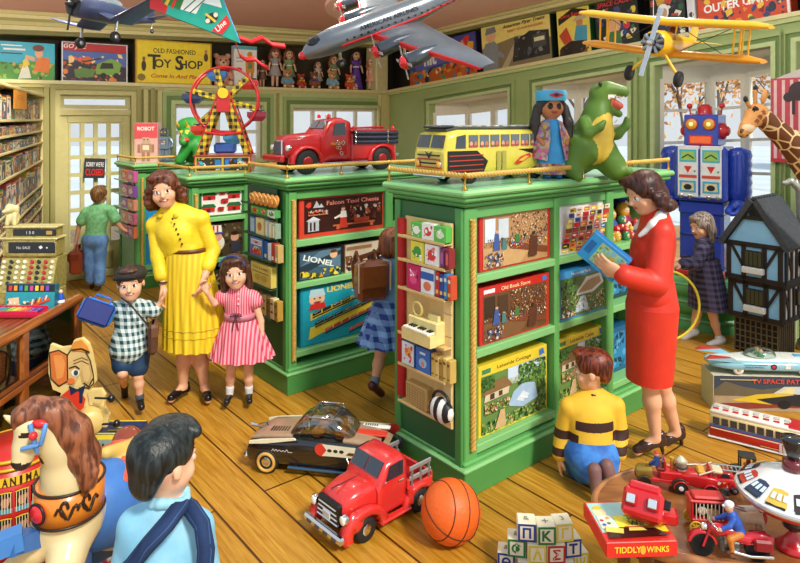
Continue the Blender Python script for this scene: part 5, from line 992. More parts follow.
# ---- teddies and dolls (local: front -y)
def teddy(name, label, loc, rz, h, fur, acc, wear=None, group='teddy bears on the high ledge'):
	r = thing(name, label, 'teddy bear', loc, rz, group); S = SDF(); m = M(fur, .8, var=.18, scale=9/h, bump=.3); k = .05*h; mz = M('#e8c8a0', .8); dk = M('#1c120e', .3)
	S.ell((0, 0, .27*h), (.2*h, .17*h, .24*h), m, k=k); S.ell((0, -.02*h, .68*h), (.2*h, .18*h, .19*h), m, k=k*.5); S.ell((0, -.16*h, .63*h), (.09*h, .09*h, .075*h), mz, k=.02*h); S.ell((0, -.25*h, .655*h), (.03*h, .02*h, .022*h), dk, k=0, bias=.004)
	for s in (-1, 1):
		S.ell((.16*h*s, 0, .85*h), (.08*h, .045*h, .08*h), m, k=.02*h); S.ell((.075*h*s, -.185*h, .72*h), (.02*h,)*3, dk, k=0, bias=.004); S.cap((.17*h*s, -.02*h, .44*h), (.25*h*s, -.13*h, .25*h), .075*h, m, .07*h, .02*h); S.cap((.12*h*s, -.05*h, .1*h), (.18*h*s, -.28*h, .08*h), .085*h, m, .085*h, .02*h); S.ell((.185*h*s, -.36*h, .09*h), (.06*h, .02*h, .065*h), mz, k=.01*h)
	S.obj('body', max(.012*h, h/46), r)
	if wear:
		S = SDF(); S.ell((0, 0, .28*h), (.225*h, .19*h, .2*h), M(wear, .8), k=k); [S.cap((.17*h*s, -.02*h, .44*h), (.235*h*s, -.11*h, .29*h), .09*h, M(wear, .8), .09*h, .02*h) for s in (-1, 1)]; S.obj('jumper', h/40, r)
	if acc:
		b = MB(); b.ball((0, -.2*h, .47*h), .045*h, M(acc, .4), 8)
		for s in (-1, 1): b.loft([[(.0, -.2*h+dy, .47*h+dz) for dy, dz in ((-.01, 0), (0, .02*h), (.01, 0), (0, -.02*h))], [(.17*h*s, -.19*h+dy, .48*h+dz) for dy, dz in ((-.012, 0), (0, .085*h), (.012, 0), (0, -.085*h))]], M(acc, .4))
		b.obj('bow', r)
	return r
def doll(label, loc, rz, h, dress, hair, skin='#ecbd98', shoes='#5a2a2a', sleeve=None, longdress=False, group='dolls on the high ledge', bonnet=None):
	r = thing('doll', label, 'doll', loc, rz, group); S = SDF(); m = M(skin, .5); k = .03*h; dm = M(dress, .7, var=.15, scale=12)
	S.ell((0, 0, .84*h), (.095*h, .1*h, .11*h), m, k=k); S.cap((0, 0, .74*h), (0, 0, .6*h), .035*h, m, .06*h, k)
	for s in (-1, 1):
		S.chain([(.08*h*s, 0, .69*h), (.14*h*s, -.01*h, .56*h), (.155*h*s, -.05*h, .43*h)], [.028*h, .025*h, .022*h], m, .01*h); S.chain([(.05*h*s, 0, .4*h), (.055*h*s, 0, .05*h)], [.045*h, .03*h], m, .01*h); S.ell((.055*h*s, -.025*h, .025*h), (.032*h, .055*h, .026*h), M(shoes, .4), k=0)
		S.ell((.037*h*s, -.09*h, .85*h), (.016*h, .012*h, .018*h), M('#20140f', .2), k=0, bias=.003)
	S.cap((-.02*h, -.095*h, .79*h), (.02*h, -.095*h, .79*h), .009*h, M('#c83a48'), k=0, bias=.003); S.obj('body', h/52, r)
	S = SDF(); S.ell((0, .02*h, .87*h), (.108*h, .105*h, .105*h), M(hair, .5, kind='hair', h2=hair, scale=2/h, sc3=(4, 4, .6), bump=.3), k=k); hm = S.p[0][3]; S.ell((0, -.09*h, .82*h), (.082*h, .08*h, .1*h), hm, k=0, sub=True)
	for s in (-1, 1): S.chain([(.09*h*s, .01*h, .87*h), (.12*h*s, .02*h, .74*h), (.115*h*s, -.01*h, .62*h)], [.045*h, .045*h, .03*h], hm, .03*h)
	S.obj('hair', h/50, r)
	b = MB(); b.lathe([(.035*h, .73*h), (.085*h, .71*h), (.08*h, .58*h), (.075*h, .54*h), (.17*h, .3*h if not longdress else .05*h), (.16*h, .29*h if not longdress else .04*h)], dm, seg=16)
	for s in (-1, 1): b.ball((.095*h*s, 0, .67*h), (.045*h, .045*h, .05*h), M(sleeve or dress, .7), 8)
	b.lathe([(.079*h, .55*h), (.086*h, .565*h), (.079*h, .58*h)], M('#f4e8d8', .6), seg=16); b.obj('dress', r)
	if bonnet: b = MB(); b.ball((0, .01*h, .9*h), (.12*h, .12*h, .09*h), M(bonnet, .7), 12); b.obj('bonnet', r)
	return r
def on_ledge(px, off, Z=2.4): x = w1(px, off); p = F1 @ Vector((x, off, 0)); return Vector((p.x, p.y, Z)), p.y
def hpx(n, Y): return n/FPX*Y
p, Y = on_ledge(222, .2); teddy('teddy_bear', 'large pinkish teddy bear with a red bow beside the yellow sign', p, RZ1-.2, hpx(36, Y), '#d89a80', '#d02430')
for px, n, off, dr, hr, lb, kw in ((262, 30, .28, '#7a5a4a', '#6a3020', 'small doll in a brown dress at the left of the doll row', {}), (275, 42, .2, '#a8a0a4', '#7a4a30', 'doll in a grey dress with brown hair', dict(bonnet='#8a4a44')), (289, 41, .26, '#86a878', '#8a4a2a', 'doll in a pale green dress behind the bear in a blue jumper', {}), (334, 36, .27, '#7f9a6c', '#9a5a34', 'doll in a dark green dress under the nose of the airliner', {}), (356, 42, .26, '#6a3fae', '#3a1c14', 'largest doll, in a long purple dress with dark curls', dict(longdress=True, sleeve='#7a50c0')), (371, 33, .12, '#f0a488', '#a8663a', 'doll in a salmon pink dress at the right end of the doll row', dict(bonnet='#e8b090')), (318, 30, .3, '#d0c8c4', '#5a4038', 'pale dressed doll half hidden behind the small teddies', {})):
	p, Y = on_ledge(px, off); doll(lb, p, RZ1-.15, hpx(n, Y), dr, hr, **kw)
for px, n, off, fur, acc, wear, lb in ((287, 17, .06, '#c8905a', None, '#6a9ab8', 'little tan teddy bear in a blue jumper before the green doll'), (301, 13, .08, '#b8402a', '#d8b030', None, 'small red teddy bear lying low in the doll row'), (314, 15, .07, '#8a5a3a', '#7a4ab0', None, 'small brown teddy bear with a purple bow'), (332, 17, .06, '#d09a6a', None, '#7ab0c8', 'tan teddy bear in a pale blue jumper before the dark green doll'), (349, 14, .05, '#d8542a', '#e8c050', None, 'small orange red teddy bear by the purple dress'), (352, 13, .13, '#f0ece8', '#b84a8a', None, 'small white toy cat bear on the lap of the purple doll')):
	p, Y = on_ledge(px, off); teddy('teddy_bear', lb, p, RZ1-.2, hpx(n*1.25, Y), fur, acc, wear)
# == things hanging from the ceiling
def ceil_z(p): d = Vector((p[0], p[1], 0))-K; return zc(d.dot(X1), d.dot(X2))
def wires(r, pts):
	m = MB(); inv = r.matrix_basis.inverted()
	for p in pts: q = Vector((p[0], p[1], ceil_z(p)+.05)); m.cyl(inv @ Vector(p), inv @ q, .0018, M('#d8d8d0', .4), seg=5)
	m.obj('hanging_wire', r)
def wing(mb, root0, root1, tip0, tip1, th, m, seg=10, tt=.45):
	"""aerofoil between a root chord (leading, trailing points) and a tip chord"""
	rings = []
	for a, b, t in ((root0, root1, th), (Vector(root0)*.15+Vector(tip0)*.85, Vector(root1)*.15+Vector(tip1)*.85, th*(tt+.1)), (Vector(root0)*.02+Vector(tip0)*.98+(Vector(tip1)-Vector(tip0))*.12, Vector(root1)*.02+Vector(tip1)*.98-(Vector(tip1)-Vector(tip0))*.12, th*tt*.6)):
		a = Vector(a); b = Vector(b); up = Vector((0, 0, 1)); rg = []
		for k in range(seg*2):
			q = 2*PI*k/(seg*2); u = .5-.5*math.cos(q); z = math.sin(q)*t*(.5 if math.sin(q) > 0 else .3)*(1.25-u*.8); rg.append(a.lerp(b, u)+up*z)
		rings.append(rg)
	mb.loft(rings, m)
def revolve(mb, pts, m, seg=20, asp=1.):
	"""body of revolution along -x..x: (x, radius, zc)"""
	mb.loft([[Vector((x, r*math.cos(2*PI*k/seg), z+asp*r*math.sin(2*PI*k/seg))) for k in range(seg)] for x, r, z in pts], m)
def prop(mb, c, R, n, m, hub, ax=(-1, 0, 0), ph=.3, w=.06):
	T = align(Vector(c), Vector(c)+Vector(ax)); mb.lathe([(hub[1], -.02*R), (hub[1], .05*R), (hub[1]*.6, .2*R), (.0, .3*R)], hub[0], T, 12)
	for k in range(n):
		q = ph+2*PI*k/n; mb.box(T @ Vector((R*.5*math.cos(q), R*.5*math.sin(q), 0)), (R, w*R*2, .012*R+.002), m, .003, (T.to_3x3() @ Matrix.Rotation(q, 3, 'Z')))
# blue fighter: nose along -x
BF = M('#3f4a72', .35, var=.1, coat=.3); BFD = M('#2c3452', .4)
c = W(112, 14, 5.36); r = thing('toy_fighter_plane', 'dark blue toy fighter plane hanging above the GO JOE box', 'toy plane', c, math.radians(50), scale=1.); r.rotation_euler = (math.radians(-4), math.radians(3), math.radians(64))
b = MB(); revolve(b, [(-.36, .075, 0), (-.35, .088, 0), (-.2, .092, 0), (0, .085, 0), (.2, .06, .01), (.42, .022, .02), (.46, .006, .02)], BF); b.obj('fuselage', r)
b = MB(); revolve(b, [(-.365, .04, 0), (-.37, .07, 0), (-.362, .086, 0)], M('#22262e', .4)); prop(b, (-.375, 0, 0), .2, 3, M('#16181c', .3), (M('#22242a', .3), .03)); b.obj('propeller', r)
for s in (-1, 1):
	b = MB(); wing(b, (-.2, .06*s, -.03), (.06, .06*s, -.03), (-.19, .2*s, -.11), (.05, .2*s, -.11), .04, BF, tt=.9); wing(b, (-.19, .18*s, -.11), (.05, .18*s, -.11), (-.13, .62*s, .03), (.02, .62*s, .03), .04, BF); b.obj('wing', r)
	b = MB(); b.cyl((-.12, .2*s, -.11), (-.14, .2*s, -.22), .01, CHROME()); b.wheel((-.14, .2*s, -.24), .045, .03, RUBBER(), STEEL()); b.obj('landing_wheel', r)
	b = MB(); wing(b, (.34, .015*s, .03), (.44, .015*s, .03), (.37, .2*s, .035), (.43, .2*s, .035), .016, BF); b.obj('tailplane', r)
b = MB(); b.prism([(.3, .03), (.44, .03), (.45, .17), (.38, .16)], -.008, .008, BF); b.obj('tail_fin', r)
b = MB(); b.cyl((.42, 0, 0), (.42, 0, -.06), .006, STEEL()); b.wheel((.42, 0, -.07), .02, .014, RUBBER(), STEEL()); b.obj('tail_wheel', r)
b = MB(); b.ball((-.02, 0, .08), (.13, .05, .05), M('#a8bcc8', .1, coat=1)); b.obj('cockpit_canopy', r)
b = MB(); b.ring((.14, -.075, .0), .03, .004, M('#f2f2f2'), (0, 1, 0)); b.ball((.14, -.072, 0), (.028, .01, .028), M('#e8ecf4'), 10); b.obj('roundel', r)
wires(r, [c+Vector((0, 0, .08))])
# airliner
nose, tail, tip = W(299, 53, 4.3), W(478, -12, 4.75), W(489, 73, 3.85); c = nose.lerp(tail, .5); L_ = (nose-tail).length; ex = (tail-nose).normalized(); ey = (tip-c); ey = -(ey-ex*ey.dot(ex)).normalized(); ez = ex.cross(ey)
r = thing('toy_airliner', 'big silver toy airliner with red nose and red propeller hubs hanging over the cabinets', 'toy plane', c)
r.rotation_euler = Matrix((ex, ey, ez)).transposed().to_euler(); SV = M('#7a8088', .3, .6, var=.15, scale=6); SVD = M('#5c626a', .3, .8); RDN = M('#d81f28', .25, coat=.5); h_ = L_/2
b = MB(); revolve(b, [(-h_*.97, .02, -.025), (-h_*.93, .045, -.02), (-h_*.82, .074, -.005), (-h_*.66, .09, .0), (-h_*.3, .094, .0), (h_*.25, .09, .005), (h_*.65, .06, .025), (h_*.96, .02, .055), (h_, .005, .06)], SV, 28); b.obj('fuselage', r)
b = MB(); b.ball((-h_*.965, 0, -.028), (.035, .028, .028), RDN); b.obj('nose_cap', r)
b = MB()
for s in (-1, 1): b.loft([[(x, s*(y+o), z+q) for x, y, z in ((-h_*.88, .056, -.012), (-h_*.6, .09, -.012), (-h_*.2, .0945, -.012), (h_*.3, .087, -.008), (h_*.7, .053, .01), (h_*.95, .022, .045))] for o, q in ((-.01, -.006), (.0015, -.006), (.0015, .012), (-.01, .012))], RDN, False, False)
b.obj('red_stripe', r)
b = MB(); [b.box((-h_*.55+i*.052, -.0905, .022), (.016, .01, .014), M('#1c2430', .2), .003) for i in range(17)]; b.art(.5, .04, [('t', 'AMERICAN AIRLINES', .5, .5, .8, '#1c1c24', {'w': .9})], T=Matrix.Translation((-.06, -.0865, .042)) @ Matrix.Rotation(-.52, 4, 'X')); b.obj('window_row', r)
b = MB(); b.ball((-h_*.80, 0, .042), (.075, .052, .032), M('#182026', .1)); b.obj('cockpit_windows', r)
for s in (-1, 1):
	b = MB(); wing(b, (-.2, .09*s, -.04), (.16, .09*s, -.04), (.12, .92*s, .0), (.24, .92*s, .0), .07, SV); b.obj('wing', r)
	b = MB(); wing(b, (-.202, .09*s, -.04), (-.16, .09*s, -.04), (.118, .92*s, .0), (.13, .92*s, .0), .074, RDN, tt=.5); b.obj('wing_edge', r)
	for yy, xx in ((.26, -.17), (.5, -.09)):
		b = MB(); revolve(b, [(xx-.09, .03, -.035), (xx-.08, .052, -.035), (xx+.05, .05, -.03), (xx+.2, .01, -.015)], SVD, 16); b.T = Matrix();
		b.v = [v+Vector((0, yy*s, 0)) for v in b.v]; e = b.obj('engine', r)
		b = MB(); prop(b, (xx-.1, yy*s, -.035), .115, 4, M('#c8d0d8', .25, .6), (RDN, .046), w=.1); b.obj('propeller', e)
	b = MB(); wing(b, (h_*.78, .02*s, .05), (h_*.97, .02*s, .05), (h_*.9, .3*s, .06), (h_*1.0, .3*s, .06), .025, SV); b.obj('tailplane', r)
for y in (-.14, 0, .14): b = MB(); b.prism([(h_*.8, .05), (h_*.99, .05), (h_*1.02, .22), (h_*.93, .24)], y-.008, y+.008, SV if y else RDN); b.obj('tail_fin', r)
for x, y in ((-h_*.6, 0), (-.06, .26), (-.06, -.26)): b = MB(); b.cyl((x, y, -.07), (x-.01, y, -.17), .01, CHROME()); b.wheel((x-.01, y, -.19), .035, .03, RUBBER(), STEEL()); b.obj('landing_wheel', r)
bpy.context.view_layer.update(); wires(r, [c+ez*.11-ex*.2, c+ez*.1+ex*.3])
# yellow biplane: nose -x
c = W(669, 44, 3.35); r = thing('toy_biplane', 'yellow toy biplane with a silver propeller hanging before the right-hand ledge', 'toy plane', c); r.rotation_euler = (math.radians(10), math.radians(-3), math.radians(47))
YL = M('#f4c01a', .3, var=.05, coat=.4); YO = M('#e89a1c', .35)
b = MB(); revolve(b, [(-.2, .05, 0), (-.19, .062, 0), (-.1, .066, 0), (.02, .058, .0), (.2, .035, .01), (.36, .012, .02)], YL); b.art(.05, .03, [('t', '28', .5, .5, .8, '#1a1a1a')], T=Matrix.Translation((-.11, -.0665, .02)) @ Matrix.Rotation(-.2, 4, 'X')); b.obj('fuselage', r)
b = MB(); revolve(b, [(-.215, .02, 0), (-.215, .05, 0), (-.2, .053, 0)], M('#3a3c40', .3, .7));
for k in range(9): q = 2*PI*k/9; b.cyl((-.212, .02*math.cos(q), .02*math.sin(q)), (-.212, .055*math.cos(q), .055*math.sin(q)), .011, STEEL(), seg=8)
b.obj('engine', r); b = MB(); prop(b, (-.235, 0, 0), .17, 2, M('#c4ccd4', .2, .7), (CHROME(), .018), ph=1.42, w=.075); b.obj('propeller', r)
for nm, z, xo, hs in (('upper_wing', .105, -.05, .48), ('lower_wing', -.055, -.0, .46)):
	b = MB()
	for s in (-1, 1): wing(b, (-.09+xo, -.0*s, z), (.09+xo, -.0*s, z), (-.08+xo, hs*s, z+.015), (.085+xo, hs*s, z+.015), .055, YL if nm[0] == 'u' else YO, tt=.9)
	b.obj(nm, r)
b = MB(); b.box((0, -.2, -.042), (.14, .08, .025), M('#a8281c', .4), .004); b.box((0, .2, -.042), (.14, .08, .025), M('#a8281c', .4), .004); b.obj('red_wing_band', r)
for s in (-1, 1):
	for y in (.32,):
		for x in (-.07, .03): b = MB(); b.tube([(x, y*s, .11), (x+.04, y*s, -.045)], .005, YL); b.tube([(x, (y+.04)*s, .11), (x+.04, (y+.04)*s, -.045)], .005, YL); b.obj('wing_strut', r)
	b = MB(); b.tube([(-.08, .05*s, .1), (-.02, .3*s, -.04)], .002, M('#2a2a2a')); b.tube([(-.02, .05*s, -.04), (-.05, .3*s, .1)], .002, M('#2a2a2a')); b.obj('rigging_wire', r)
	b = MB(); b.tube([(-.07, .05*s, .05), (-.09, .06*s, .1)], .004, YL); b.obj('cabane_strut', r)
	b = MB(); b.tube([(-.12, .03*s, -.05), (-.14, .12*s, -.15)], .008, YL); b.wheel((-.14, .125*s, -.165), .04, .026, RUBBER(), M('#2a2a2c')); b.obj('landing_wheel', r)
	b = MB(); wing(b, (.27, .01*s, .02), (.36, .01*s, .02), (.29, .15*s, .022), (.36, .15*s, .022), .014, YL); b.obj('tailplane', r)
b = MB(); b.prism([(.27, .02), (.37, .02), (.38, .09), (.35, .13), (.31, .11)], -.006, .006, YL); b.obj('tail_fin', r)
b = MB(); b.ball((.03, 0, .065), (.03, .025, .03), M('#5a2a1a')); b.ball((.03, 0, .095), .02, M('#c88a60')); b.obj('pilot', r)
bpy.context.view_layer.update(); wires(r, [r.matrix_world @ Vector((0, .1, .12)), r.matrix_world @ Vector((0, -.1, .12))])
# kite
Yk = 4.9; sp = Yk/FPX; o = W(196, 45, Yk); kw_, kh = 92*sp, 80*sp; PK_ = lambda x, y: ((x-150)/92, (45-y)/80)
r = thing('toy_kite', 'teal and red delta kite with red ribbon tails hanging above the toy shop sign', 'kite', o)
out = [PK_(150, 8), PK_(240, 43), PK_(222, -2), PK_(200, -34), PK_(150, -34)]
b = MB(); b.prism([((x-.5)*kw_, z*kh) for x, z in out], 0, .006, M('#1f9c8c', .6)); b.art(kw_, kh, [('p', out, '#22a794'), ('p', [PK_(150, 8), PK_(166, 14), PK_(176, -34), PK_(150, -34)], '#c8242a'), ('p', [PK_(176, 8), PK_(196, 14), PK_(210, -10), PK_(186, -20)], '#e8f0ea'), ('p', [PK_(200, 2), PK_(222, 8), PK_(218, -8), PK_(206, -20)], '#dfe8ea'), ('p', [PK_(162, 2), PK_(180, 10), PK_(196, -30), PK_(176, -34)], '#2a7a3a'), ('l', [PK_(166, 5), PK_(186, -34)], .04, '#e8c030'), ('l', [PK_(172, 8), PK_(192, -34)], .035, '#d8302a'), ('l', [PK_(184, 10), PK_(200, -4)], .012, '#2a2a2a'), ('l', [PK_(190, 13), PK_(205, 0)], .012, '#2a2a2a'), ('e',)+PK_(212, 18)+(.075, .06, '#20303a', .5), ('e',)+PK_(208, 21)+(.025, .03, '#e8d8c0'), ('e',)+PK_(216, 15)+(.025, .03, '#e8d8c0'), ('l', [PK_(206, 14), PK_(216, 22)], .03, '#e8c030'), ('p', [PK_(212, 31), PK_(227, 15), PK_(231, 24), PK_(222, 35)], '#d82a2c'), ('t', 'Une',)+PK_(221, 26)+(.07, '#fdf4f0', {'rot': .8, 'sh': .2})], y=-.001); b.obj('sail', r)
b = MB(); pt = lambda x, y: ((x-196)*sp, .004, (45-y)*sp); b.tube([pt(240, 43), pt(222, -2), pt(200, -34)], .006, M('#3a8ac8', .4)); b.tube([pt(240, 43), pt(150, 8)], .005, M('#157a70', .4)); b.obj('spar', r)
RBN = M('#d8222a', .5)
for pts in (((239, 38), (250, 42), (262, 38), (272, 45), (284, 46)), ((235, 42), (238, 55), (246, 60), (254, 59), (262, 66), (268, 68))):
	b = MB(); q = [Vector(((x-196)*sp, .02*math.sin(i*2), (45-y)*sp)) for i, (x, y) in enumerate(pts)]; b.loft([[p+Vector((0, -.002, 2.6*sp)), p+Vector((0, .004, 0)), p+Vector((.01, -.002, -2.6*sp)), p+Vector((.01, -.006, 0))] for p in q], RBN); b.obj('ribbon_tail', r)
wires(r, [o+Vector((-.05, 0, .4))])
# == vehicle helpers (front = -x, near side = -y)
def sgp(v, e): return math.copysign(abs(v)**e, v)
def hull(mb, st, m, n=24, yc=0., e=.45, caps=True):
	"""st: (x, half width, z0, z1[, exponent]) cross-sections along x"""
	rg = []
	for s_ in st:
		x, hw, z0, z1 = s_[:4]; q = s_[4] if len(s_) > 4 else e
		rg.append([Vector((x, yc+hw*sgp(math.cos(2*PI*k/n), q), (z0+z1)/2+(z1-z0)/2*sgp(math.sin(2*PI*k/n), q))) for k in range(n)])
	mb.loft(rg, m, True, caps)
def fender(mb, cx, cz, r, y0, y1, m, a0=-.1, a1=PI+.1, th=.02, sx=1.):
	rg = []; n = 12
	for i in range(n+1):
		a = lerp(a0, a1, i/n); c, s = math.cos(a)*sx, math.sin(a); rg.append([Vector((cx+c*r, y0, cz+s*r)), Vector((cx+c*(r+th), y0+.15*(y1-y0), cz+s*(r+th))), Vector((cx+c*(r+th), y1-.15*(y1-y0), cz+s*(r+th))), Vector((cx+c*r, y1, cz+s*r))])
	mb.loft(rg, m)
def side(mb, poly, y, m, t=.004):
	for s in (-1, 1): mb.prism(poly, s*y-t, s*y+t, m)
GLS = lambda: M('#27323c', .08, coat=1.); RED = lambda: M('#c81c20', .28, coat=.5, var=.06)
def lamp_(mb, p, r, m=None): mb.lathe([(r, 0), (r*1.05, r*.5), (r*.9, r*.9)], CHROME(), align(p, (p[0]-1, p[1], p[2])), 12); mb.ball((p[0]-r*.9, p[1], p[2]), (r*.35, r*.85, r*.85), m or M('#f4f0e0', .15), 10)
# ---- red fire engine on the second cabinet
def sub_wheels(r, spec, tyre=None, hub=None, **kw):
	for c, R, w_ in spec:
		b = MB(); b.wheel(c, R, w_, tyre or RUBBER(), hub or CHROME(), only='tyre', **kw); o = b.obj('wheel', r); b = MB(); b.wheel(c, R, w_, tyre or RUBBER(), hub or CHROME(), only='hub', **kw); b.obj('hub_cap', o)
x0 = on_i(C2, 276, .2); r = thing('toy_fire_engine', 'red toy fire engine with hoses and ladder racks on the middle cabinet', 'toy truck', i_pt(C2, x0+.0, .24, 1.539), RZI)
R_ = RED(); b = MB(); hull(b, [(.05, .09, .13, .25), (.08, .105, .12, .29), (.3, .12, .12, .31), (.34, .13, .1, .3)], R_); b.obj('bonnet', r)
b = MB(); hull(b, [(.33, .14, .08, .29), (.36, .145, .08, .33), (.42, .14, .08, .41, .5), (.55, .14, .08, .425, .5), (.6, .14, .08, .4), (.605, .13, .1, .38)], R_, e=.3); b.obj('cab', r)
b = MB(); side(b, [(.43, .29), (.455, .38), (.545, .385), (.55, .29)], .139, GLS());
def quadx(mb, x0, z0, x1, z1, y0, y1, m, t=.004):
	"""raised pane on a sloping front: from (x0,z0) up to (x1,z1), between y0 and y1"""
	n = Vector((-(z1-z0), 0, x1-x0)).normalized()*t; q = [Vector((x0, y0, z0)), Vector((x0, y1, z0)), Vector((x1, y1, z1)), Vector((x1, y0, z1))]
	mb.add([p-n for p in q]+[p+n for p in q], [(4, 7, 6, 5), (0, 1, 2, 3), (0, 4, 5, 1), (1, 5, 6, 2), (2, 6, 7, 3), (3, 7, 4, 0)], m)
quadx(b, .366, .340, .412, .400, -.1, -.006, GLS()); quadx(b, .366, .340, .412, .400, .006, .1, GLS()); b.obj('cab_windows', r)
b = MB(); b.box((.83, 0, .2), (.46, .28, .23), R_, .02); b.box((.83, 0, .32), (.46, .3, .015), M('#a8161a', .3), .005); b.box((1.06, 0, .12), (.08, .24, .02), CHROME(), .004); b.obj('rear_body', r)
for i in range(3): b = MB(); b.cyl((.62, -.135-.012, .305-.036*i), (1.06, -.135-.012, .298-.036*i), .017, M('#2a2c40', .35)); [b.cyl((x-.004, -.148, .305-.036*i), (x+.004, -.148, .305-.036*i), .021, CHROME()) for x in (.63, .95)]; b.obj('hose', r)
b = MB(); [b.tube([(.62, y, .335), (1.07, y, .345)], .007, M('#b8161c', .3)) for y in (.05, .12)]; [b.tube([(.64+.07*i, .05, .336), (.64+.07*i, .12, .336)], .005, M('#b8161c', .3)) for i in range(7)]; b.obj('ladder', r)
b = MB(); [b.ring((.49+.015*k, -.148, .19+.04*j), .014, .003, CHROME()) for j, k in ((0, 0), (1, 2), (1, -1), (-1, 1))]; [fender(b, x, .095, .1, s*.09, s*.17, R_, sx=1.15) for x in (.2, .9) for s in (-1, 1)]; b.box((.5, 0, .075), (.5, .33, .018), CHROME(), .004); b.obj('fenders', r)
b = MB(); b.box((.0, 0, .125), (.035, .3, .05), R_, .012); b.box((.045, 0, .19), (.02, .11, .13), CHROME(), .01); [b.box((.034, y, .19), (.006, .006, .12), STEEL()) for y in np.linspace(-.045, .045, 7)]; b.obj('grille', r)
for s in (-1, 1): b = MB(); lamp_(b, (.07, s*.115, .2), .024); b.obj('headlamp', r)
b = MB(); b.ball((.48, 0, .435), (.022, .022, .02), CHROME()); b.obj('siren', r)
for x, y in ((.44, -.07), (.44, .07), (1.05, -.1), (.72, 0)): b = MB(); b.lathe([(.014, 0), (.014, .02), (.0, .035)], M('#e02020', .15), Matrix.Translation((x, y, .42 if x < .6 else .325)), 10); b.obj('beacon', r)
b = MB(); b.tube([(.35, -.14, .33), (.32, -.2, .34), (.32, -.2, .38)], .004, CHROME()); b.ball((.32, -.2, .38), (.006, .02, .025), CHROME()); b.obj('wing_mirror', r)
b = MB(); b.art(.18, .06, [('t', 'FIRE DEPT', .5, .75, .3, '#e8b030'), ('e', .5, .25, .07, .22, '#e8b030'), ('e', .5, .25, .045, .14, '#a8161a')], T=Matrix.Translation((.47, -.1415, .18))); b.obj('gold_lettering', r)
sub_wheels(r, [((.2, s*.135, .095), .095, .055) for s in (-1, 1)]+[((.9, s*.13, .095), .095, .06) for s in (-1, 1)], hub=M('#a8282a', .3, .4))
# ---- yellow tin bus on the front cabinet
BY = M('#dccb4a', .28, coat=.4, var=.06); x0 = on_i(C1, 429, .27); r = thing('tin_bus', 'yellow and black tin toy bus with passengers on the front cabinet', 'toy bus', i_pt(C1, x0, .27, 1.594), RZI-.02)
b = MB(); hull(b, [(0, .122, .06, .185), (.006, .128, .05, .2), (.03, .132, .045, .285), (.12, .132, .045, .305), (.85, .132, .045, .30), (.92, .13, .05, .28), (.955, .115, .06, .2)], BY, e=.3); b.obj('body', r)
b = MB(); hull(b, [(.05, .085, .285, .306), (.14, .1, .295, .322), (.8, .1, .295, .318), (.92, .08, .27, .29)], M('#3a3c34', .4), e=.5); [b.box((.16+.072*i, 0, .318), (.04, .17, .012), M('#c8cbb8', .3, .5), .004) for i in range(10)]; b.box((.07, 0, .318), (.1, .16, .016), M('#2c3034', .3), .006); b.obj('roof_rack', r)
for s in (-1, 1):
	b = MB(); b.prism([(.075, .2), (.085, .265), (.15, .275), (.15, .2)], s*.1325-.002, s*.1325+.002, GLS()); b.obj('cab_window', r)
	for i in range(8): b = MB(); b.prism([(.175+.085*i, .205), (.175+.085*i, .272), (.245+.085*i, .272), (.245+.085*i, .205)], s*.1325-.002, s*.1325+.002, M('#58626c', .12, coat=1)); b.obj('side_window', r)
for i in range(8):
	for q, c in ((.19, '#e0a080'), (.225, '#c87858')): b = MB(); b.art(.03, .05, [('e', .5, .35, .4, .3, c), ('r', .1, .0, .9, .22, '#b84a3a')], y=-.1352, T=Matrix.Translation((q+.085*i, 0, .204))); b.obj('passenger', r)
b = MB()
quadx(b, .006, .203, .027, .272, -.108, -.008, GLS()); quadx(b, .006, .203, .027, .272, .008, .108, GLS())
b.obj('windscreen', r)
BK = '#161512'; b = MB(); b.art(.96, .15, [('p', [(.02, .05), (.3, .05), (.34, .5), (.25, .9), (.02, .92)], BK), ('p', [(.6, .9), (.98, .9), (.98, .1), (.9, .1), (.82, .6), (.7, .75)], BK)]+[('l', [(.03, z), (.3, z)], .04, '#b83a2a') for z in (.2, .38, .56, .74)]+[('p', [(.56, .35), (.6, .3), (.72, .6), (.7, .72), (.62, .6)], '#c83a20'), ('p', [(.6, .45), (.64, .42), (.7, .6), (.66, .62)], '#e8b040'), ('r', .41, .08, .445, .85, '#a8a04a'), ('r', .455, .08, .49, .85, '#a8a04a')], y=-.1327, T=Matrix.Translation((.478, 0, .05))); b.obj('side_paintwork', r)
b = MB(); [b.box((-.002, 0, .075+.022*i), (.02, .22-.01*i, .008), M('#b83a2a' if i % 2 else BK), .003) for i in range(5)]; b.box((.0, 0, .055), (.04, .25, .028), CHROME(), .01); b.obj('bumper', r)
for s in (-1, 1): b = MB(); lamp_(b, (.01, s*.085, .115), .02, M('#f0b040', .2)); b.obj('headlamp', r)
b = MB(); b.art(.06, .05, [('p', [(0, .9), (.5, .6), (1, .9), (.5, .0)], '#2a2a26')], T=Matrix.Translation((-.003, 0, .14)) @ Matrix.Rotation(-PI/2, 4, 'Z')); b.obj('emblem', r)
sub_wheels(r, [((x, s*.105, .05), .05, .045) for x in (.2, .75) for s in (-1, 1)], hub=M('#d8301e', .3))
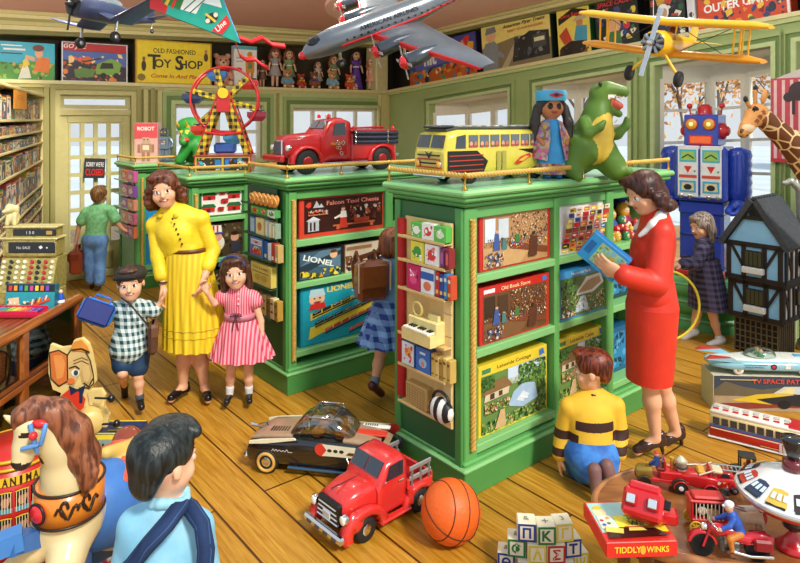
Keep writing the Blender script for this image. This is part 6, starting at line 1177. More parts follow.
# ---- doll in blue beside the dinosaur
r = thing('costume_doll', 'dark haired doll with braids, a blue headband and patterned shawl beside the green dinosaur', 'doll', W(551, 178.5, 3.96)+Vector((0, 0, 0)), .12); r.location.z = 1.594
h = .56; S = SDF(); m = M('#c07a50', .45); S.ell((0, 0, .78*h), (.135*h, .13*h, .145*h), m, k=.02); S.cap((0, 0, .66*h), (0, 0, .4*h), .05*h, m, .1*h, .02)
for s in (-1, 1):
	S.chain([(.1*h*s, 0, .58*h), (.17*h*s, -.03*h, .45*h), (.13*h*s, -.12*h, .38*h)], [.035*h, .03*h, .025*h], m, .01); S.cap((.06*h*s, 0, .3*h), (.06*h*s, 0, .04*h), .05*h, m, .04*h, .01); S.ell((.06*h*s, -.04*h, .03*h), (.045*h, .08*h, .035*h), M('#2f7fc0', .5), k=0)
	S.ell((.05*h*s, -.122*h, .78*h), (.024*h, .012*h, .026*h), M('#15100e', .1), k=0, bias=.004)
S.cap((-.02*h, -.125*h, .715*h), (.02*h, -.125*h, .715*h), .01*h, M('#a84038'), k=0, bias=.004); S.obj('body', .0075, r)
S = SDF(); hm = M('#15110f', .4, kind='hair', h2='#3a302c', scale=7, sc3=(3, 3, .5), bump=.3); S.ell((0, .02*h, .81*h), (.155*h, .145*h, .145*h), hm); S.ell((0, -.15*h, .73*h), (.115*h, .11*h, .12*h), hm, k=0, sub=True)
for s in (-1, 1): S.chain([(.15*h*s, 0, .76*h), (.19*h*s, -.02*h, .6*h), (.2*h*s, -.03*h, .42*h)], [.05*h, .05*h, .035*h], hm, .02)
S.obj('hair', .008, r)
b = MB(); b.lathe([(.158*h, .84*h), (.165*h, .86*h), (.165*h, .93*h), (.158*h, .95*h)], M('#4ab0dc', .5), Matrix.Translation((0, .0, 0)), 24); b.art(.1, .035, [('p', [(0, .5), (.5, 1), (1, .5), (.5, 0)], '#c82a2a'), ('p', [(.3, .5), (.5, .8), (.7, .5), (.5, .2)], '#1a1a40')], y=-.166*h, T=Matrix.Translation((0, 0, .865*h))); b.obj('headband', r)
b = MB(); b.lathe([(.05*h, .65*h), (.11*h, .61*h), (.12*h, .45*h), (.15*h, .3*h), (.17*h, .16*h)], M('#3f9ed8', .7, var=.15), seg=20); b.obj('dress', r)
PT = M('#b84a44', .8, kind='busy', scale=45, h2='#3a5a9a'); b = MB()
for s in (-1, 1): b.loft([[(s*.05*h, -.1*h, .63*h), (s*.16*h, .02*h, .6*h), (s*.1*h, .1*h, .6*h)], [(s*.06*h, -.15*h, .42*h), (s*.25*h, -.02*h, .4*h), (s*.16*h, .12*h, .4*h)], [(s*.1*h, -.16*h, .2*h), (s*.29*h, -.04*h, .24*h), (s*.2*h, .12*h, .2*h)]], PT, False, False)
b.lathe([(.172*h, .17*h), (.185*h, .06*h), (.17*h, .05*h)], PT, seg=20); b.obj('patterned_shawl', r)
# ---- green dinosaur
Yd = 4.02; P = lambda x, y, d=0.: A_(W(x, y, Yd+d)); DG = M('#567c22', .5, var=.15, scale=9, bump=.15); DY = M('#d8b840', .5, var=.1)
r = thing('toy_dinosaur', 'green rearing toy dinosaur with a yellow belly and open mouth on the front cabinet', 'toy dinosaur', W(592, 178, Yd)); r.location.z = 1.594
S = SDF(); sp = Yd/FPX
S.chain([P(566, 164, .15), P(578, 152, .06), P(590, 138, .02), P(597, 117), P(600, 99)], [18*sp, 21*sp, 19*sp, 13.5*sp, 10.5*sp], DG, .04); S.ell(P(600, 138, -.055), (13*sp, 9*sp, 24*sp), DY, np.array(Matrix.Rotation(.22, 3, 'Y')), .02, bias=.006)
S.ell(P(603, 92, -.0), (13*sp, 10*sp, 9*sp), DG, k=.03); S.cap(P(607, 89, -.01), P(623, 92, -.03), 8.5*sp, DG, 6*sp, .02); S.cap(P(604, 105, .0), P(619, 114, -.02), 5.5*sp, DG, 3.6*sp, .012); S.cap(P(610, 101, -.01), P(620, 106, -.035), 4.6*sp, M('#d8604a', .5), 3.4*sp, .004)
S.ell(P(600, 84, -.06), (2.2*sp,)*3, M('#1a1410', .1), k=0, bias=.004); S.ell(P(623, 90.5, -.045), (1*sp,)*3, M('#25300f'), k=0, bias=.003)
S.chain([P(584, 122, -.05), P(588, 134, -.12), P(600, 127, -.13), P(604, 122, -.13)], [6*sp, 5*sp, 4*sp, 2.5*sp], DG, .012); S.chain([P(606, 128, .03), P(617, 134, -.02), P(626, 126, -.03), P(627, 119, -.03)], [6*sp, 5.5*sp, 4*sp, 3*sp], DG, .012)
S.chain([P(580, 152, -.06), P(571, 168, -.09), P(578, 177, -.13)], [17*sp, 9*sp, 5*sp], DG, .03); S.chain([P(603, 154, .02), P(613, 166, .0), P(617, 174, -.03)], [16*sp, 12*sp, 7*sp], DG, .03); S.cap(P(614, 172, -.02), P(628, 172, -.06), 7*sp, DG, 5*sp, .02)
S.chain([P(565, 165, .15), P(548, 172, .28), P(536, 175, .34)], [15*sp, 8*sp, 3*sp], DG, .03)
for i in range(7): S.cap(P(610+i*2.3, 96.5+.3*i, -.06+.002*i), P(610.3+i*2.3, 99+.3*i, -.062), 1.*sp, M('#f4f0dc', .3), .3*sp, 0, bias=.004)
S.obj('body', .0085, r, world=True)
# ---- robot box, tin robot, green horned dinosaur and ferris wheel on the far cabinets
def top_at(org, z, px, y): return i_pt(org, on_i(org, px, y), y, z)
p = top_at(C3, 1.434, 146, .14); gamebox('robot_box', 'red and cream box titled ROBOT on the far cabinet', 'toy box', .265, .47, .14, '#d8a8a0', [('r', 0, 0, 1, 1, '#e0b0a4'), ('r', 0, .66, 1, 1, '#d8505a'), ('p', [(.0, .66), (.5, .8), (1, .66), (1, .62), (0, .6)], '#d8505a'), ('t', 'ROBOT', .5, .86, .1, '#faf0e0', {'w': .74, 'bold': .03}), ('r', .34, .5, .66, .64, '#c8a888'), ('e', .42, .58, .03, .02, '#5a3a2a'), ('e', .58, .58, .03, .02, '#5a3a2a'), ('r', .28, .26, .72, .48, '#b88a70'), ('r', .36, .32, .64, .44, '#e8d8b8'), ('r', .32, .04, .46, .26, '#a87a60'), ('r', .54, .04, .68, .26, '#a87a60'), ('r', .14, .26, .26, .46, '#a87a60'), ('r', .74, .26, .86, .46, '#a87a60')], p, 0.1)
r = thing('tin_robot', 'small grey tin toy robot beside the ROBOT box', 'toy robot', top_at(C3, 1.434, 164, .16), .1); h = .45; GM = M('#7f93a8', .3, .5); b = MB(); b.box((0, 0, .5*h), (.3*h, .22*h, .34*h), GM, .01); b.art(.08, .07, [('r', 0, 0, 1, 1, '#5a6a7a'), ('e', .3, .6, .12, .14, '#d83a2a'), ('e', .7, .6, .12, .14, '#e8c030'), ('r', .2, .15, .8, .3, '#c8d0d8')], y=-.1105*h, T=Matrix.Translation((0, 0, .45*h))); b.obj('body', r)
b = MB(); b.box((0, 0, .77*h), (.2*h, .18*h, .17*h), M('#5a6470', .3, .5), .01); b.ball((0, 0, .86*h), (.08*h, .07*h, .05*h), M('#3a3c44', .3)); b.cyl((0, 0, .88*h), (0, 0, h), .01*h, STEEL()); [b.ball((s*.045*h, -.09*h, .79*h), .02*h, M('#d8c040', .2), 8) for s in (-1, 1)]; b.obj('head', r)
for s in (-1, 1):
	b = MB(); b.box((s*.09*h, 0, .17*h), (.13*h, .16*h, .33*h), GM, .008); b.box((s*.09*h, -.03*h, .03*h), (.15*h, .26*h, .06*h), M('#4a5560', .4), .006); b.obj('leg', r)
	b = MB(); b.tube([(s*.17*h, 0, .62*h), (s*.23*h, -.02*h, .5*h), (s*.22*h, -.1*h, .38*h)], .045*h, GM); b.obj('arm', r)
Yd = 7.75; P = lambda x, y, d=0.: A_(W(x, y, Yd+d)); sp = Yd/FPX; TG = M('#2f9a3c', .45, var=.2, scale=8, bump=.2)
r = thing('toy_dinosaur', 'green horned toy dinosaur with yellow horns left of the ferris wheel', 'toy dinosaur', W(191, 160, Yd)); r.location.z = 1.434
S = SDF(); z0 = 1.434; G_ = lambda x, d: A_((W(x, 0, Yd+d)[0], Yd+d, z0+.03))
S.chain([P(198, 140, .12), P(194, 143, 0)], [10*sp, 9*sp], TG, .03); S.ell(P(188, 133, -.08), (8*sp, 6*sp, 9*sp), TG, k=.04); S.ell(P(190, 126, -.02), (14*sp, 3.5*sp, 9*sp), TG, k=.03); S.cap(P(184, 138, -.15), P(183, 142, -.2), 5*sp, TG, 4*sp, .03); S.cap(P(181, 140, -.2), P(188, 140, -.2), 2*sp, M('#c83a30'), k=.005, bias=.006)
for x in (178, 187): S.cap(P(x, 126, -.13), P(x-2, 120, -.22), 1.8*sp, M('#e0c040', .3), .5*sp, .01)
S.cap(P(181, 134, -.22), P(181, 131, -.26), 1.4*sp, M('#e0c040'), .4*sp, .005)
for x in (180, 187): S.ell(P(x, 131.5, -.15), (1.4*sp,)*3, M('#e8d040', .1), k=0, bias=.006)
for a, x, d in ((188, 180, -.08), (198, 199, -.05), (192, 190, .1), (203, 205, .16)): S.cap(P(a, 146, d), G_(x, d-.03), 6*sp, TG, 4.4*sp, .03)
S.obj('body', .016, r, world=True)
# ferris wheel
r = thing('tin_ferris_wheel', 'red and yellow tin toy ferris wheel on the cabinet behind the woman in yellow', 'toy ferris wheel', i_pt(C4, .46, .33, 1.454), .12); k = 6.15/FPX; RD_ = RED(); YE = M('#e8c82a', .35); LAT = M('#e8c82a', .35, kind='check', scale=16, h2='#1c1a14')
cz = 72*k; R0 = 33*k
b = MB(); b.box((0, 0, .075), (.52, .34, .15), M('#c8401e', .35), .006); b.box((0, 0, .155), (.54, .36, .014), RD_, .004)
b.art(.5, .14, [('r', 0, 0, 1, 1, '#d8b048'), ('r', .03, .08, .48, .92, '#3a2a20'), ('r', .52, .08, .97, .92, '#3a2a20'), ('s', 4, 30, ['#4ab8c8', '#e8c030', '#c83028', '#f0e8d0', '#3a7a4a', '#2a5ab0'], (.04, .1, .47, .9), .13), ('s', 5, 30, ['#4ab8c8', '#e8c030', '#c83028', '#f0e8d0', '#3a7a4a', '#2a5ab0'], (.53, .1, .96, .9), .13), ('r', .36, .2, .46, .8, '#2f80c8'), ('r', .54, .2, .62, .8, '#2f80c8')], y=-.172, T=Matrix.Translation((0, 0, .005))); b.obj('base', r)
for s in (-1, 1):
	for q in (-1, 1): b = MB(); b.loft([[Vector((q*.22+a*.03, s*.12+c*.008, .16)) for a, c in ((-1, -1), (1, -1), (1, 1), (-1, 1))], [Vector((q*.05+a*.02, s*.12+c*.008, cz-.03)) for a, c in ((-1, -1), (1, -1), (1, 1), (-1, 1))]], LAT, True, True, False); b.tube([(q*.25, s*.12, .16), (q*.075, s*.12, cz)], .008, RD_); b.tube([(q*.19, s*.12, .16), (q*.03, s*.12, cz)], .006, RD_); b.obj('tower_leg', r)
	b = MB(); b.box((0, s*.13, cz-.02), (.13, .012, .2), RD_, .01); b.cyl((0, s*.125, cz+.06), (0, s*.155, cz+.06), .05, YE) if s < 0 else None; b.obj('hub_plate', r)
	b = MB(); b.ring((0, s*.07, cz), R0, .012, RD_, seg=48); b.obj('rim', r)
b = MB(); b.tube([(-.17, -.12, .37), (0, -.14, .35), (.17, -.12, .37)], .015, RD_); b.obj('arch_bar', r)
for i in range(6):
	a = PI/6+i*PI/3+.25; c, s = math.cos(a), math.sin(a); b = MB()
	for y in (-.07, .07): b.box((c*R0*.5, y, cz+s*R0*.5), (R0, .008, .05), LAT, 0, Matrix.Rotation(-a, 3, 'Y')); b.tube([(c*.04, y, cz+s*.04), (c*R0, y, cz+s*R0)], .005, M('#2a2a24'))
	b.obj('spoke', r)
	gx, gz = c*R0*1.0, cz+s*R0*1.0; gc = ['#b82a24', '#3a6ab0', '#2a3a5a', '#c83a2a', '#4a9ac8', '#8a2a3a'][i]; b = MB(); b.T = Matrix.Translation((gx, 0, gz-.045)); b.loft([[Vector((q*w_, y*d_, z)) for q, y in ((-1, -1), (1, -1), (1, 1), (-1, 1))] for w_, d_, z in ((.05, .05, -.075), (.09, .065, -.03), (.09, .065, .015))], M(gc, .35), True, True, False); b.box((0, 0, .03), (.13, .1, .01), M('#20242c')); b.T = Matrix(); b.obj('gondola', r)
	b = MB(); [b.ball((gx+q*.03, -.02, gz-.02), .017, M('#d8a080'), 8) for q in (-1, 1)]; b.obj('passengers', r)
b = MB(); b.box((0, 0, .22), (.2, .14, .1), M('#3a62b0', .4), .02); b.obj('motor_housing', r)
# == racks on the narrow ends of the cabinets
def rack(org, px0, px1, y0, y1, label, ledges, wood='#d8b878', slat=True):
	s0, s1 = on_end(org, px1), on_end(org, px0); sm = (s0+s1)/2; Ym = end_frame(org, sm, 0)[1]; zf = lambda y: CAMH-(y-HY)/FPX*Ym; w_ = abs(s1-s0); z1, z0 = zf(y0), zf(y1)
	r = thing('goods_rack', label, 'display rack', end_frame(org, sm, z0, .035), RZL); b = MB()
	b.box((0, 0, (z1-z0)/2), (w_, .012, z1-z0), M(wood, .6), .003)
	if slat: [b.box((w_*.42, -.009, (z1-z0)*(i+.5)/9), (w_*.16, .006, (z1-z0)/9.6), M('#e8cc90', .5), .002) for i in range(9)]
	b.obj('backboard', r)
	for y in ledges: b = MB(); b.box((0, -.03, zf(y)-z0), (w_, .06, .007), M(wood, .6), .002); b.box((0, -.06, zf(y)-z0+.004), (w_, .004, .016), M(wood, .6), .002); b.obj('shelf', r)
	return r, zf, Ym, w_, sm
def end_item(org, name, label, cat, px0, px1, zb, zt, d, col, spec, off=.088, group=None, **kw):
	s0, s1 = on_end(org, px1, off), on_end(org, px0, off); o = gamebox(name, label, cat, abs(s1-s0), zt-zb, d, col, spec, end_frame(org, (s0+s1)/2, zb, off), RZL, group, **kw); return o
r, zf, Ym, w_, sm = rack(C1, 408, 455, 219, 416, 'wooden goods rack on the end of the front cabinet', (239, 263, 292, 338, 370, 408))
b = MB(); b.loft([[Vector((-w_/2-.05+.01*math.sin(i*1.3), -.02-.012*(i % 2), z)) for i in range(2)]+[Vector((-w_/2+.015, -.01, z)), Vector((-w_/2-.02, .0, z))] for z in np.linspace(.05, zf(222)-zf(416), 5)], M('#b81e20', .7)); b.obj('red_drape', r)
gi = 'goods in the rack of the front cabinet'
def sweets(c1, c2, c3, sd): return [('r', 0, 0, 1, 1, c1), ('e', .5, .5, .3, .28, c2), ('s', sd, 9, [c3, '#ffffff', c2], (.1, .1, .9, .9), .12)]
it = [('sweet_bag', 'red tipped green and white sweet bag, left in the top row of the front rack', 411, 422, 238, 222, '#4fb53c', sweets('#5ac048', '#f4f4ea', '#2a8a2a', 1)), ('sweet_bag', 'white sweet bag with red fruit in the middle of the top row', 422, 434, 238, 221, '#e8f0e0', sweets('#f2f4ea', '#d8382a', '#5ab048', 2)), ('sweet_bag', 'green sweet bag at the right of the top row', 434, 446, 238, 222, '#58b848', sweets('#62c052', '#d8f0c8', '#e8d030', 3)),
	('sweet_box', 'yellow and green sweet box in the second row of the front rack', 411, 424, 262, 241, '#d8d030', sweets('#e8e040', '#3a9a40', '#f4f4d0', 4)), ('sweet_box', 'white and red sweet box in the second row', 425, 439, 262, 241, '#f0e8e4', sweets('#f4eeea', '#d83838', '#e88a8a', 5)), ('book', 'purple book standing in the second row', 440, 444, 262, 242, '#7a2a6a', [('r', .2, .2, .8, .8, '#b85aa0')]), ('book', 'dark red book standing in the second row', 445, 449, 262, 242, '#8a2028', [('r', .2, .2, .8, .8, '#d86a60')]),
	('sweet_box', 'magenta sweet box in the third row', 407, 420, 291, 265, '#c0185a', sweets('#c81c62', '#e8508a', '#8a1040', 6)), ('sweet_box', 'blue and white sweet packet in the third row', 421, 434, 291, 265, '#dfe6f2', [('r', 0, 0, 1, 1, '#eef2f8'), ('r', 0, .55, 1, .85, '#2a62b8'), ('e', .5, .3, .3, .18, '#e07a50')])]
for i, c in enumerate(('#c02a30', '#2a4a9a', '#3a80c0', '#c84a2a')): it.append(('book', ['crimson', 'navy', 'sky blue', 'brick red'][i]+' slim book upright at the right of the third row', 435.5+i*4, 439+i*4, 291, 266+i % 2, c, [('r', .15, .7, .85, .85, '#f0e8d0'), ('r', .15, .15, .85, .3, '#e8c860')]))
it += [('picture_book', 'pale blue picture book with orange pages in the fifth row', 402, 414, 369, 345, '#4a78b8', [('r', 0, 0, 1, 1, '#dfe8f0'), ('s', 2, 14, ['#e87a40', '#f0b060', '#d84a30'], (.1, .1, .9, .9), .12)]), ('picture_book', 'blue book with a pale badge in the fifth row', 416, 430, 370, 345, '#2f5fb0', [('r', 0, 0, 1, 1, '#3a70c8'), ('e', .5, .4, .28, .2, '#9ac8f0'), ('e', .5, .35, .12, .1, '#e88a40'), ('r', .3, .75, .7, .85, '#d8e8f8')])]
for i, c in enumerate(('#d8b860', '#e8d088', '#b89040', '#e0c878', '#c8a858')): it.append(('book', ['tan', 'cream', 'old gold', 'straw', 'ochre'][i]+' book upright in the fifth row by the blue book', 431+i*3.9, 434.6+i*3.9, 370, 346+i % 3, c, [('r', .2, .15, .8, .2, '#7a4a1a'), ('r', .2, .75, .8, .85, '#7a4a1a')]))
it.append(('woven_board', 'tan woven board leaning in the lowest row of the front rack', 406, 427, 407, 384, '#b89458', [('r', 0, 0, 1, 1, '#c8a868')]+[('l', [(.05, z), (.95, z)], .02, '#8a6a38') for z in np.linspace(.1, .9, 8)]+[('l', [(x, .05), (x, .95)], .02, '#8a6a38') for x in np.linspace(.1, .9, 7)]))
for nm, lb, a, c, yb, yt, col, sp_ in it: end_item(C1, nm, lb, nm.split('_')[-1], a, c, zf(yb)+.006, zf(yt), .046, col, sp_, group=gi)
sp_ = [end_frame(C1, on_end(C1, 424, .09), zf(338)+.006, .09)]; r = thing('toy_piano', 'cream toy piano in the fourth row of the front rack', 'toy piano', sp_[0], RZL); CP = M('#ead890', .4)
b = MB(); b.box((0, .02, .06), (.23, .07, .12), CP, .006); b.prism([(-.115, .0), (.115, .0), (.115, .06), (-.115, .06)], -.06, -.01, CP); b.obj('case', r); b = MB(); b.box((0, -.04, .068), (.2, .05, .012), M('#f6f0dc', .3), .002); [b.box((-.09+.018*i, -.03, .078), (.008, .03, .008), M('#2a2218'), .001) for i in range(11) if i % 4]; b.obj('keyboard', r); b = MB(); b.ring((-.05, .0, .16), .035, .009, M('#d8c070', .4)); b.box((.06, .02, .135), (.08, .02, .03), CP, .003); b.obj('top_ornament', r)
r = thing('zebra_purse', 'black and white patterned purse in the lowest row of the front rack', 'purse', end_frame(C1, on_end(C1, 441, .1), zf(408)+.006, .1), RZL); b = MB(); b.ball((0, 0, .065), (.085, .045, .065), M('#1a1a1c', .5, kind='stripe', h2='#e8e6e0', scale=9, sc3=(.6, 1, .5)), 16); b.obj('body', r); b = MB(); b.tube([(.06*math.cos(a), 0, .11+.05*math.sin(a)) for a in np.linspace(0, PI, 9)], .008, M('#1a1a1c', .4)); b.obj('handle', r)
# second cabinet's rack
r, zf, Ym, w_, sm = rack(C2, 250, 279, 186, 316, 'dark goods rack on the end of the middle cabinet', (204, 214, 234, 256, 283, 311), wood='#3a5a40', slat=False)
gi2 = 'goods in the rack of the middle cabinet'
for i in range(6):
	px = 253.5+i*4.4; o = end_frame(C2, on_end(C2, px, .1), zf(203.6)+.006, .1); r = thing('wooden_disc', 'round wooden disc in the row of six at the top of the middle rack', 'disc', o, RZL, 'row of wooden discs'); b = MB(); R_d = .046; b.lathe([(.0, -.006), (R_d*.9, -.006), (R_d, 0), (R_d*.9, .006), (0, .006)], M('#d8883a', .4), Matrix.Translation((0, 0, R_d)) @ Matrix.Rotation(PI/2-.25, 4, 'X') @ Matrix.Rotation(0, 4, 'Y'), 20); b.ring((0, -.012, R_d), R_d*.72, .004, M('#f0c070'), (0, 1, .25)); b.obj('disc', r)
it = [('sweet_bag', 'green seed packet with red tomatoes under the discs', 251, 259, 214, 205.5, '#6fb83c', sweets('#78c048', '#d83828', '#e8e8c0', 1)), ('sweet_bag', 'green packet with a red apple under the discs', 259.5, 267, 214, 205.5, '#5aa83c', sweets('#6ab848', '#e04030', '#f4f4e0', 2)), ('sweet_bag', 'green and white packet at the right under the discs', 267.5, 275, 214, 206, '#58a858', sweets('#e8f0e0', '#4a9a48', '#d83828', 3)), ('picture_card', 'blue edged card in the third row of the middle rack', 250, 255, 233.5, 216, '#4a78a8', [('r', .1, .1, .9, .9, '#b8d0e0')]), ('picture_card', 'cream picture card in the third row of the middle rack', 255.5, 264, 233.5, 216, '#e0d090', [('r', .05, .05, .95, .95, '#f0e0a0'), ('e', .5, .5, .25, .25, '#c87a40')]),
	('comic_book', 'blue and red comic book facing out in the fourth row', 250, 263, 255.5, 236, '#3a6ab0', [('r', 0, 0, 1, 1, '#4a80c8'), ('r', .08, .6, .92, .9, '#e8eef4'), ('r', .08, .1, .92, .4, '#c83a3a'), ('t', 'COMICS', .5, .75, .16, '#c82a2a', {'w': .7}), ('s', 3, 10, ['#f0e8d8', '#d8b030'], (.1, .1, .9, .55), .1)]), ('magazine', 'yellow magazine facing out in the fifth row', 251, 271, 282, 261, '#e0c860', [('r', 0, 0, 1, 1, '#f0d870'), ('t', 'TOYS & GAMES', .5, .8, .1, '#6a4a1a', {'w': .8}), ('e', .35, .35, .16, .16, '#d8b850'), ('e', .68, .35, .16, .16, '#d8b850'), ('r', .1, .58, .9, .62, '#8a6a2a')])]
for i in range(3): it.append(('picture_card', ['pale blue', 'sand', 'grey green'][i]+' card on edge in the third row of the middle rack', 265+i*3.6, 268.2+i*3.6, 233.5, 216.5+i, ['#a8c8d8', '#d8c080', '#90a890'][i], [('r', .2, .1, .8, .9, '#f0e8c8')]))
for i in range(4): it.append(('comic_book', ['blue', 'white', 'red', 'buff'][i]+' comic on edge in the fourth row of the middle rack', 264+i*3.6, 267.2+i*3.6, 255.5, 237+i % 2, ['#2a5a9a', '#e0e4e8', '#b83a34', '#c8a868'][i], [('r', .2, .1, .8, .3, '#f0e8c8')]))
for i in range(6): it.append(('book', ['tan', 'gold', 'straw', 'brown', 'cream', 'ochre'][i]+' book on edge in the lowest row of the middle rack', 254+i*4, 257.6+i*4, 310.5, 290+i % 2, ['#c8a058', '#d8b460', '#e0c880', '#8a6a38', '#e8d8a0', '#b8903c'][i], [('r', .2, .3, .8, .4, '#6a4a1a'), ('r', .2, .7, .8, .8, '#6a4a1a')]))
for nm, lb, a, c, yb, yt, col, sp_ in it: end_item(C2, nm, lb, nm.split('_')[-1], a, c, zf(yb)+.006, zf(yt), .046, col, sp_, off=.088, group=gi2)
# door-side cabinet's rack of printed packets
r, zf, Ym, w_, sm = rack(C3, 120.5, 134, 167, 234, 'pale rack of printed packets on the end of the door-side cabinet', (180, 194, 207, 220, 233), wood='#b8d8b8', slat=False)
for i, yb in enumerate((180, 194, 207, 220, 233)):
	for j in range(2):
		c = ['#e87a48', '#c85a9a', '#8a4aa8', '#e89a7a', '#d86a8a'][(i+j) % 5]; nmz = ['topmost', 'second', 'third', 'fourth', 'lowest'][i]
		end_item(C3, 'sweet_packet', ['left', 'right'][j]+' pink and orange printed packet in the '+nmz+' row of the door-side rack', 'packet', 121+j*6.5, 127+j*6.5, zf(yb)+.006, zf(yb-11), .05, c, [('r', 0, 0, 1, 1, ['#f0a080', '#d88ab8', '#b070c0'][(i+j) % 3]), ('e', .5, .5, .3, .25, '#f8d8c0'), ('s', i*2+j, 8, ['#c83a48', '#f0c060', '#8a3a9a', '#ffffff'], (.1, .1, .9, .9), .12)], group='packets in the door-side rack')
# == right side: robot, doll's house, giraffe, boxes
Yr = 6.42; pc = W(705, 300, Yr); PG = M('#5fae62', .4, var=.06)
r = thing('round_podium', 'round green stepped podium under the giant blue robot', 'podium', (pc.x, pc.y, 0)); b = MB(); b.lathe([(.54, 0), (.54, .1), (.5, .115), (.5, .15), (.54, .165), (.54, .26), (.5, .275), (.5, .31), (.53, .325), (.53, .41), (.51, .425), (.0, .425)], PG, seg=48); b.obj('drum', r); b = MB(); [b.ring((0, 0, z), R_, .012, M('#86cc86', .35), (0, 0, 1), 48) for R_, z in ((.54, .1), (.54, .262), (.525, .418))]; b.obj('moulding', r)
RB = M('#2746b8', .25, coat=.6, var=.07); RBD = M('#1a2f86', .3, coat=.5); RR = M('#d8242a', .25, coat=.5)
r = thing('giant_robot', 'giant blue toy robot with red ears and twin chest dials on the green podium', 'toy robot', (pc.x, pc.y, .425), -.72, None, .945); sc = Yr/FPX
b = MB(); b.box((0, 0, 1.05), (.52, .36, .56), RB, .03); b.box((0, 0, .70), (.44, .32, .14), RB, .02); b.box((0, -.01, .79), (.5, .35, .035), RBD, .01); b.obj('torso', r)
b = MB(); b.box((0, 0, 1.50), (.33, .30, .32), RB, .012); b.obj('head', r); hd_ = bpy.data.objects[-1] if 0 else None
b = MB(); b.lathe([(.14, 1.33), (.11, 1.345), (.14, 1.36)], RBD, seg=4, sm=False); b.lathe([(.12, 1.32), (.1, 1.35)], RB, seg=24); b.obj('neck', r)
for s in (-1, 1):
	b = MB(); b.lathe([(.0, .0), (.055, 0), (.055, .02), (.04, .03), (.0, .032)], M('#f0b040', .2), Matrix.Translation((s*.085, -.15, 1.56)) @ Matrix.Rotation(PI/2, 4, 'X'), 20); b.ring((s*.085, -.16, 1.56), .052, .012, RR, (0, 1, 0), 24); b.ball((s*.085, -.178, 1.56), (.022, .012, .022), M('#fff0a0', .2, emit=.6)); b.obj('eye', r)
	b = MB(); T = align((s*.165, 0, 1.49), (s*.3, 0, 1.49)); b.lathe([(.085, 0), (.085, .03), (.05, .045), (.05, .06), (.03, .075), (.0, .08)], RR, T, 20); b.obj('ear', r)
	b = MB(); b.tube([(s*.15, .02, 1.66), (s*.16, .02, 1.74)], .008, RR); b.ball((s*.16, .02, 1.75), .032, RR, 10); b.obj('antenna', r)
	b = MB()      # ribbed arm
	b.lathe([(.02, .0), (.09, .02)]+[(.108+.014*(k % 2), .04+.045*k) for k in range(11)]+[(.1, .54), (.02, .56)], RB, Matrix.Translation((s*.325, .0, 1.33)) @ Matrix.Rotation(PI, 4, 'X') @ Matrix.Rotation(0, 4, 'Z'), 20); b.obj('arm', r)
	b = MB(); S = SDF(); S.ell((s*.325, -.04, .74), (.085, .1, .09), RB, k=.02); S.chain([(s*.325+.04, -.1, .74), (s*.325+.05, -.2, .7), (s*.325+.01, -.25, .68)], [.035, .03, .02], RB, .02); S.chain([(s*.325-.04, -.1, .74), (s*.325-.05, -.2, .7), (s*.325-.01, -.25, .68)], [.035, .03, .02], RB, .02); S.obj('claw_hand', .011, r)
	b = MB(); b.box((s*.115, 0, .35), (.2, .28, .62), RB, .025); b.box((s*.115, -.02, .42), (.19, .26, .03), RBD, .01); b.obj('leg', r)
	b = MB(); b.box((s*.12, -.05, .04), (.225, .42, .085), RR, .02); b.obj('foot', r)
	b = MB(); rg = []      # bowed chest dial
	for k in range(9):
		q = (k/8-.5)*1.5; rg.append([Vector((s*.112-.1, -.12-.085*math.cos(q), 1.07+.26*math.sin(q)/math.sin(.75))), Vector((s*.112+.1, -.12-.085*math.cos(q), 1.07+.26*math.sin(q)/math.sin(.75)))])
	b.box((s*.112, -.15, 1.07), (.212, .06, .54), M('#e8e8ea', .3), .01); b.box((s*.112, -.172, 1.07), (.205, .03, .36), M('#f2f2f2', .3), .012)
	b.art(.2, .5, [('r', 0, 0, 1, 1, '#f2f2f0'), ('r', .08, .7, .92, .96, '#4ac0d8'), ('p', [(.14, .74), (.86, .74), (.8, .92), (.2, .92)], '#a8d060'), ('l', [(.2, .78), (.5, .86), (.8, .78)], .03, '#2a5a2a'), ('p', [(.3, .62), (.7, .62), (.5, .48)], '#d83028'), ('e', .84, .52, .05, .02, '#3a9a4a'), ('r', .06, .38, .94, .44, '#d8543a'), ('r', .1, .08, .9, .32, '#4ab0d8'), ('p', [(.18, .12), (.82, .12), (.78, .28), (.22, .28)], '#e8d8a0'), ('e', .5, .19, .2, .06, '#20242a')], y=-.189, T=Matrix.Translation((s*.112, 0, .82))); b.obj('chest_dial', r)
b = MB(); b.lathe([(.075, 1.655), (.07, 1.74), (.04, 1.765), (.0, 1.77)], RR, seg=20); b.obj('top_beacon', r)
b = MB(); b.box((0, -.16, 1.40), (.2, .02, .07), M('#f06a30', .3, emit=.3), .008); b.box((0, -.155, 1.40), (.23, .012, .1), RR, .008); b.obj('mouth', r)
for i, x in enumerate((-.18, -.09, .09, .18)): b = MB(); b.lathe([(.0, 0), (.026, 0), (.026, .015), (.018, .02), (.0, .02)], CHROME(), Matrix.Translation((x, -.175, .735+.085)) @ Matrix.Rotation(PI/2, 4, 'X'), 14); b.obj('control_knob', r)
b = MB(); b.box((0, -.182, .82), (.09, .012, .025), M('#7aa0d8', .3), .004); b.obj('name_plate', r)
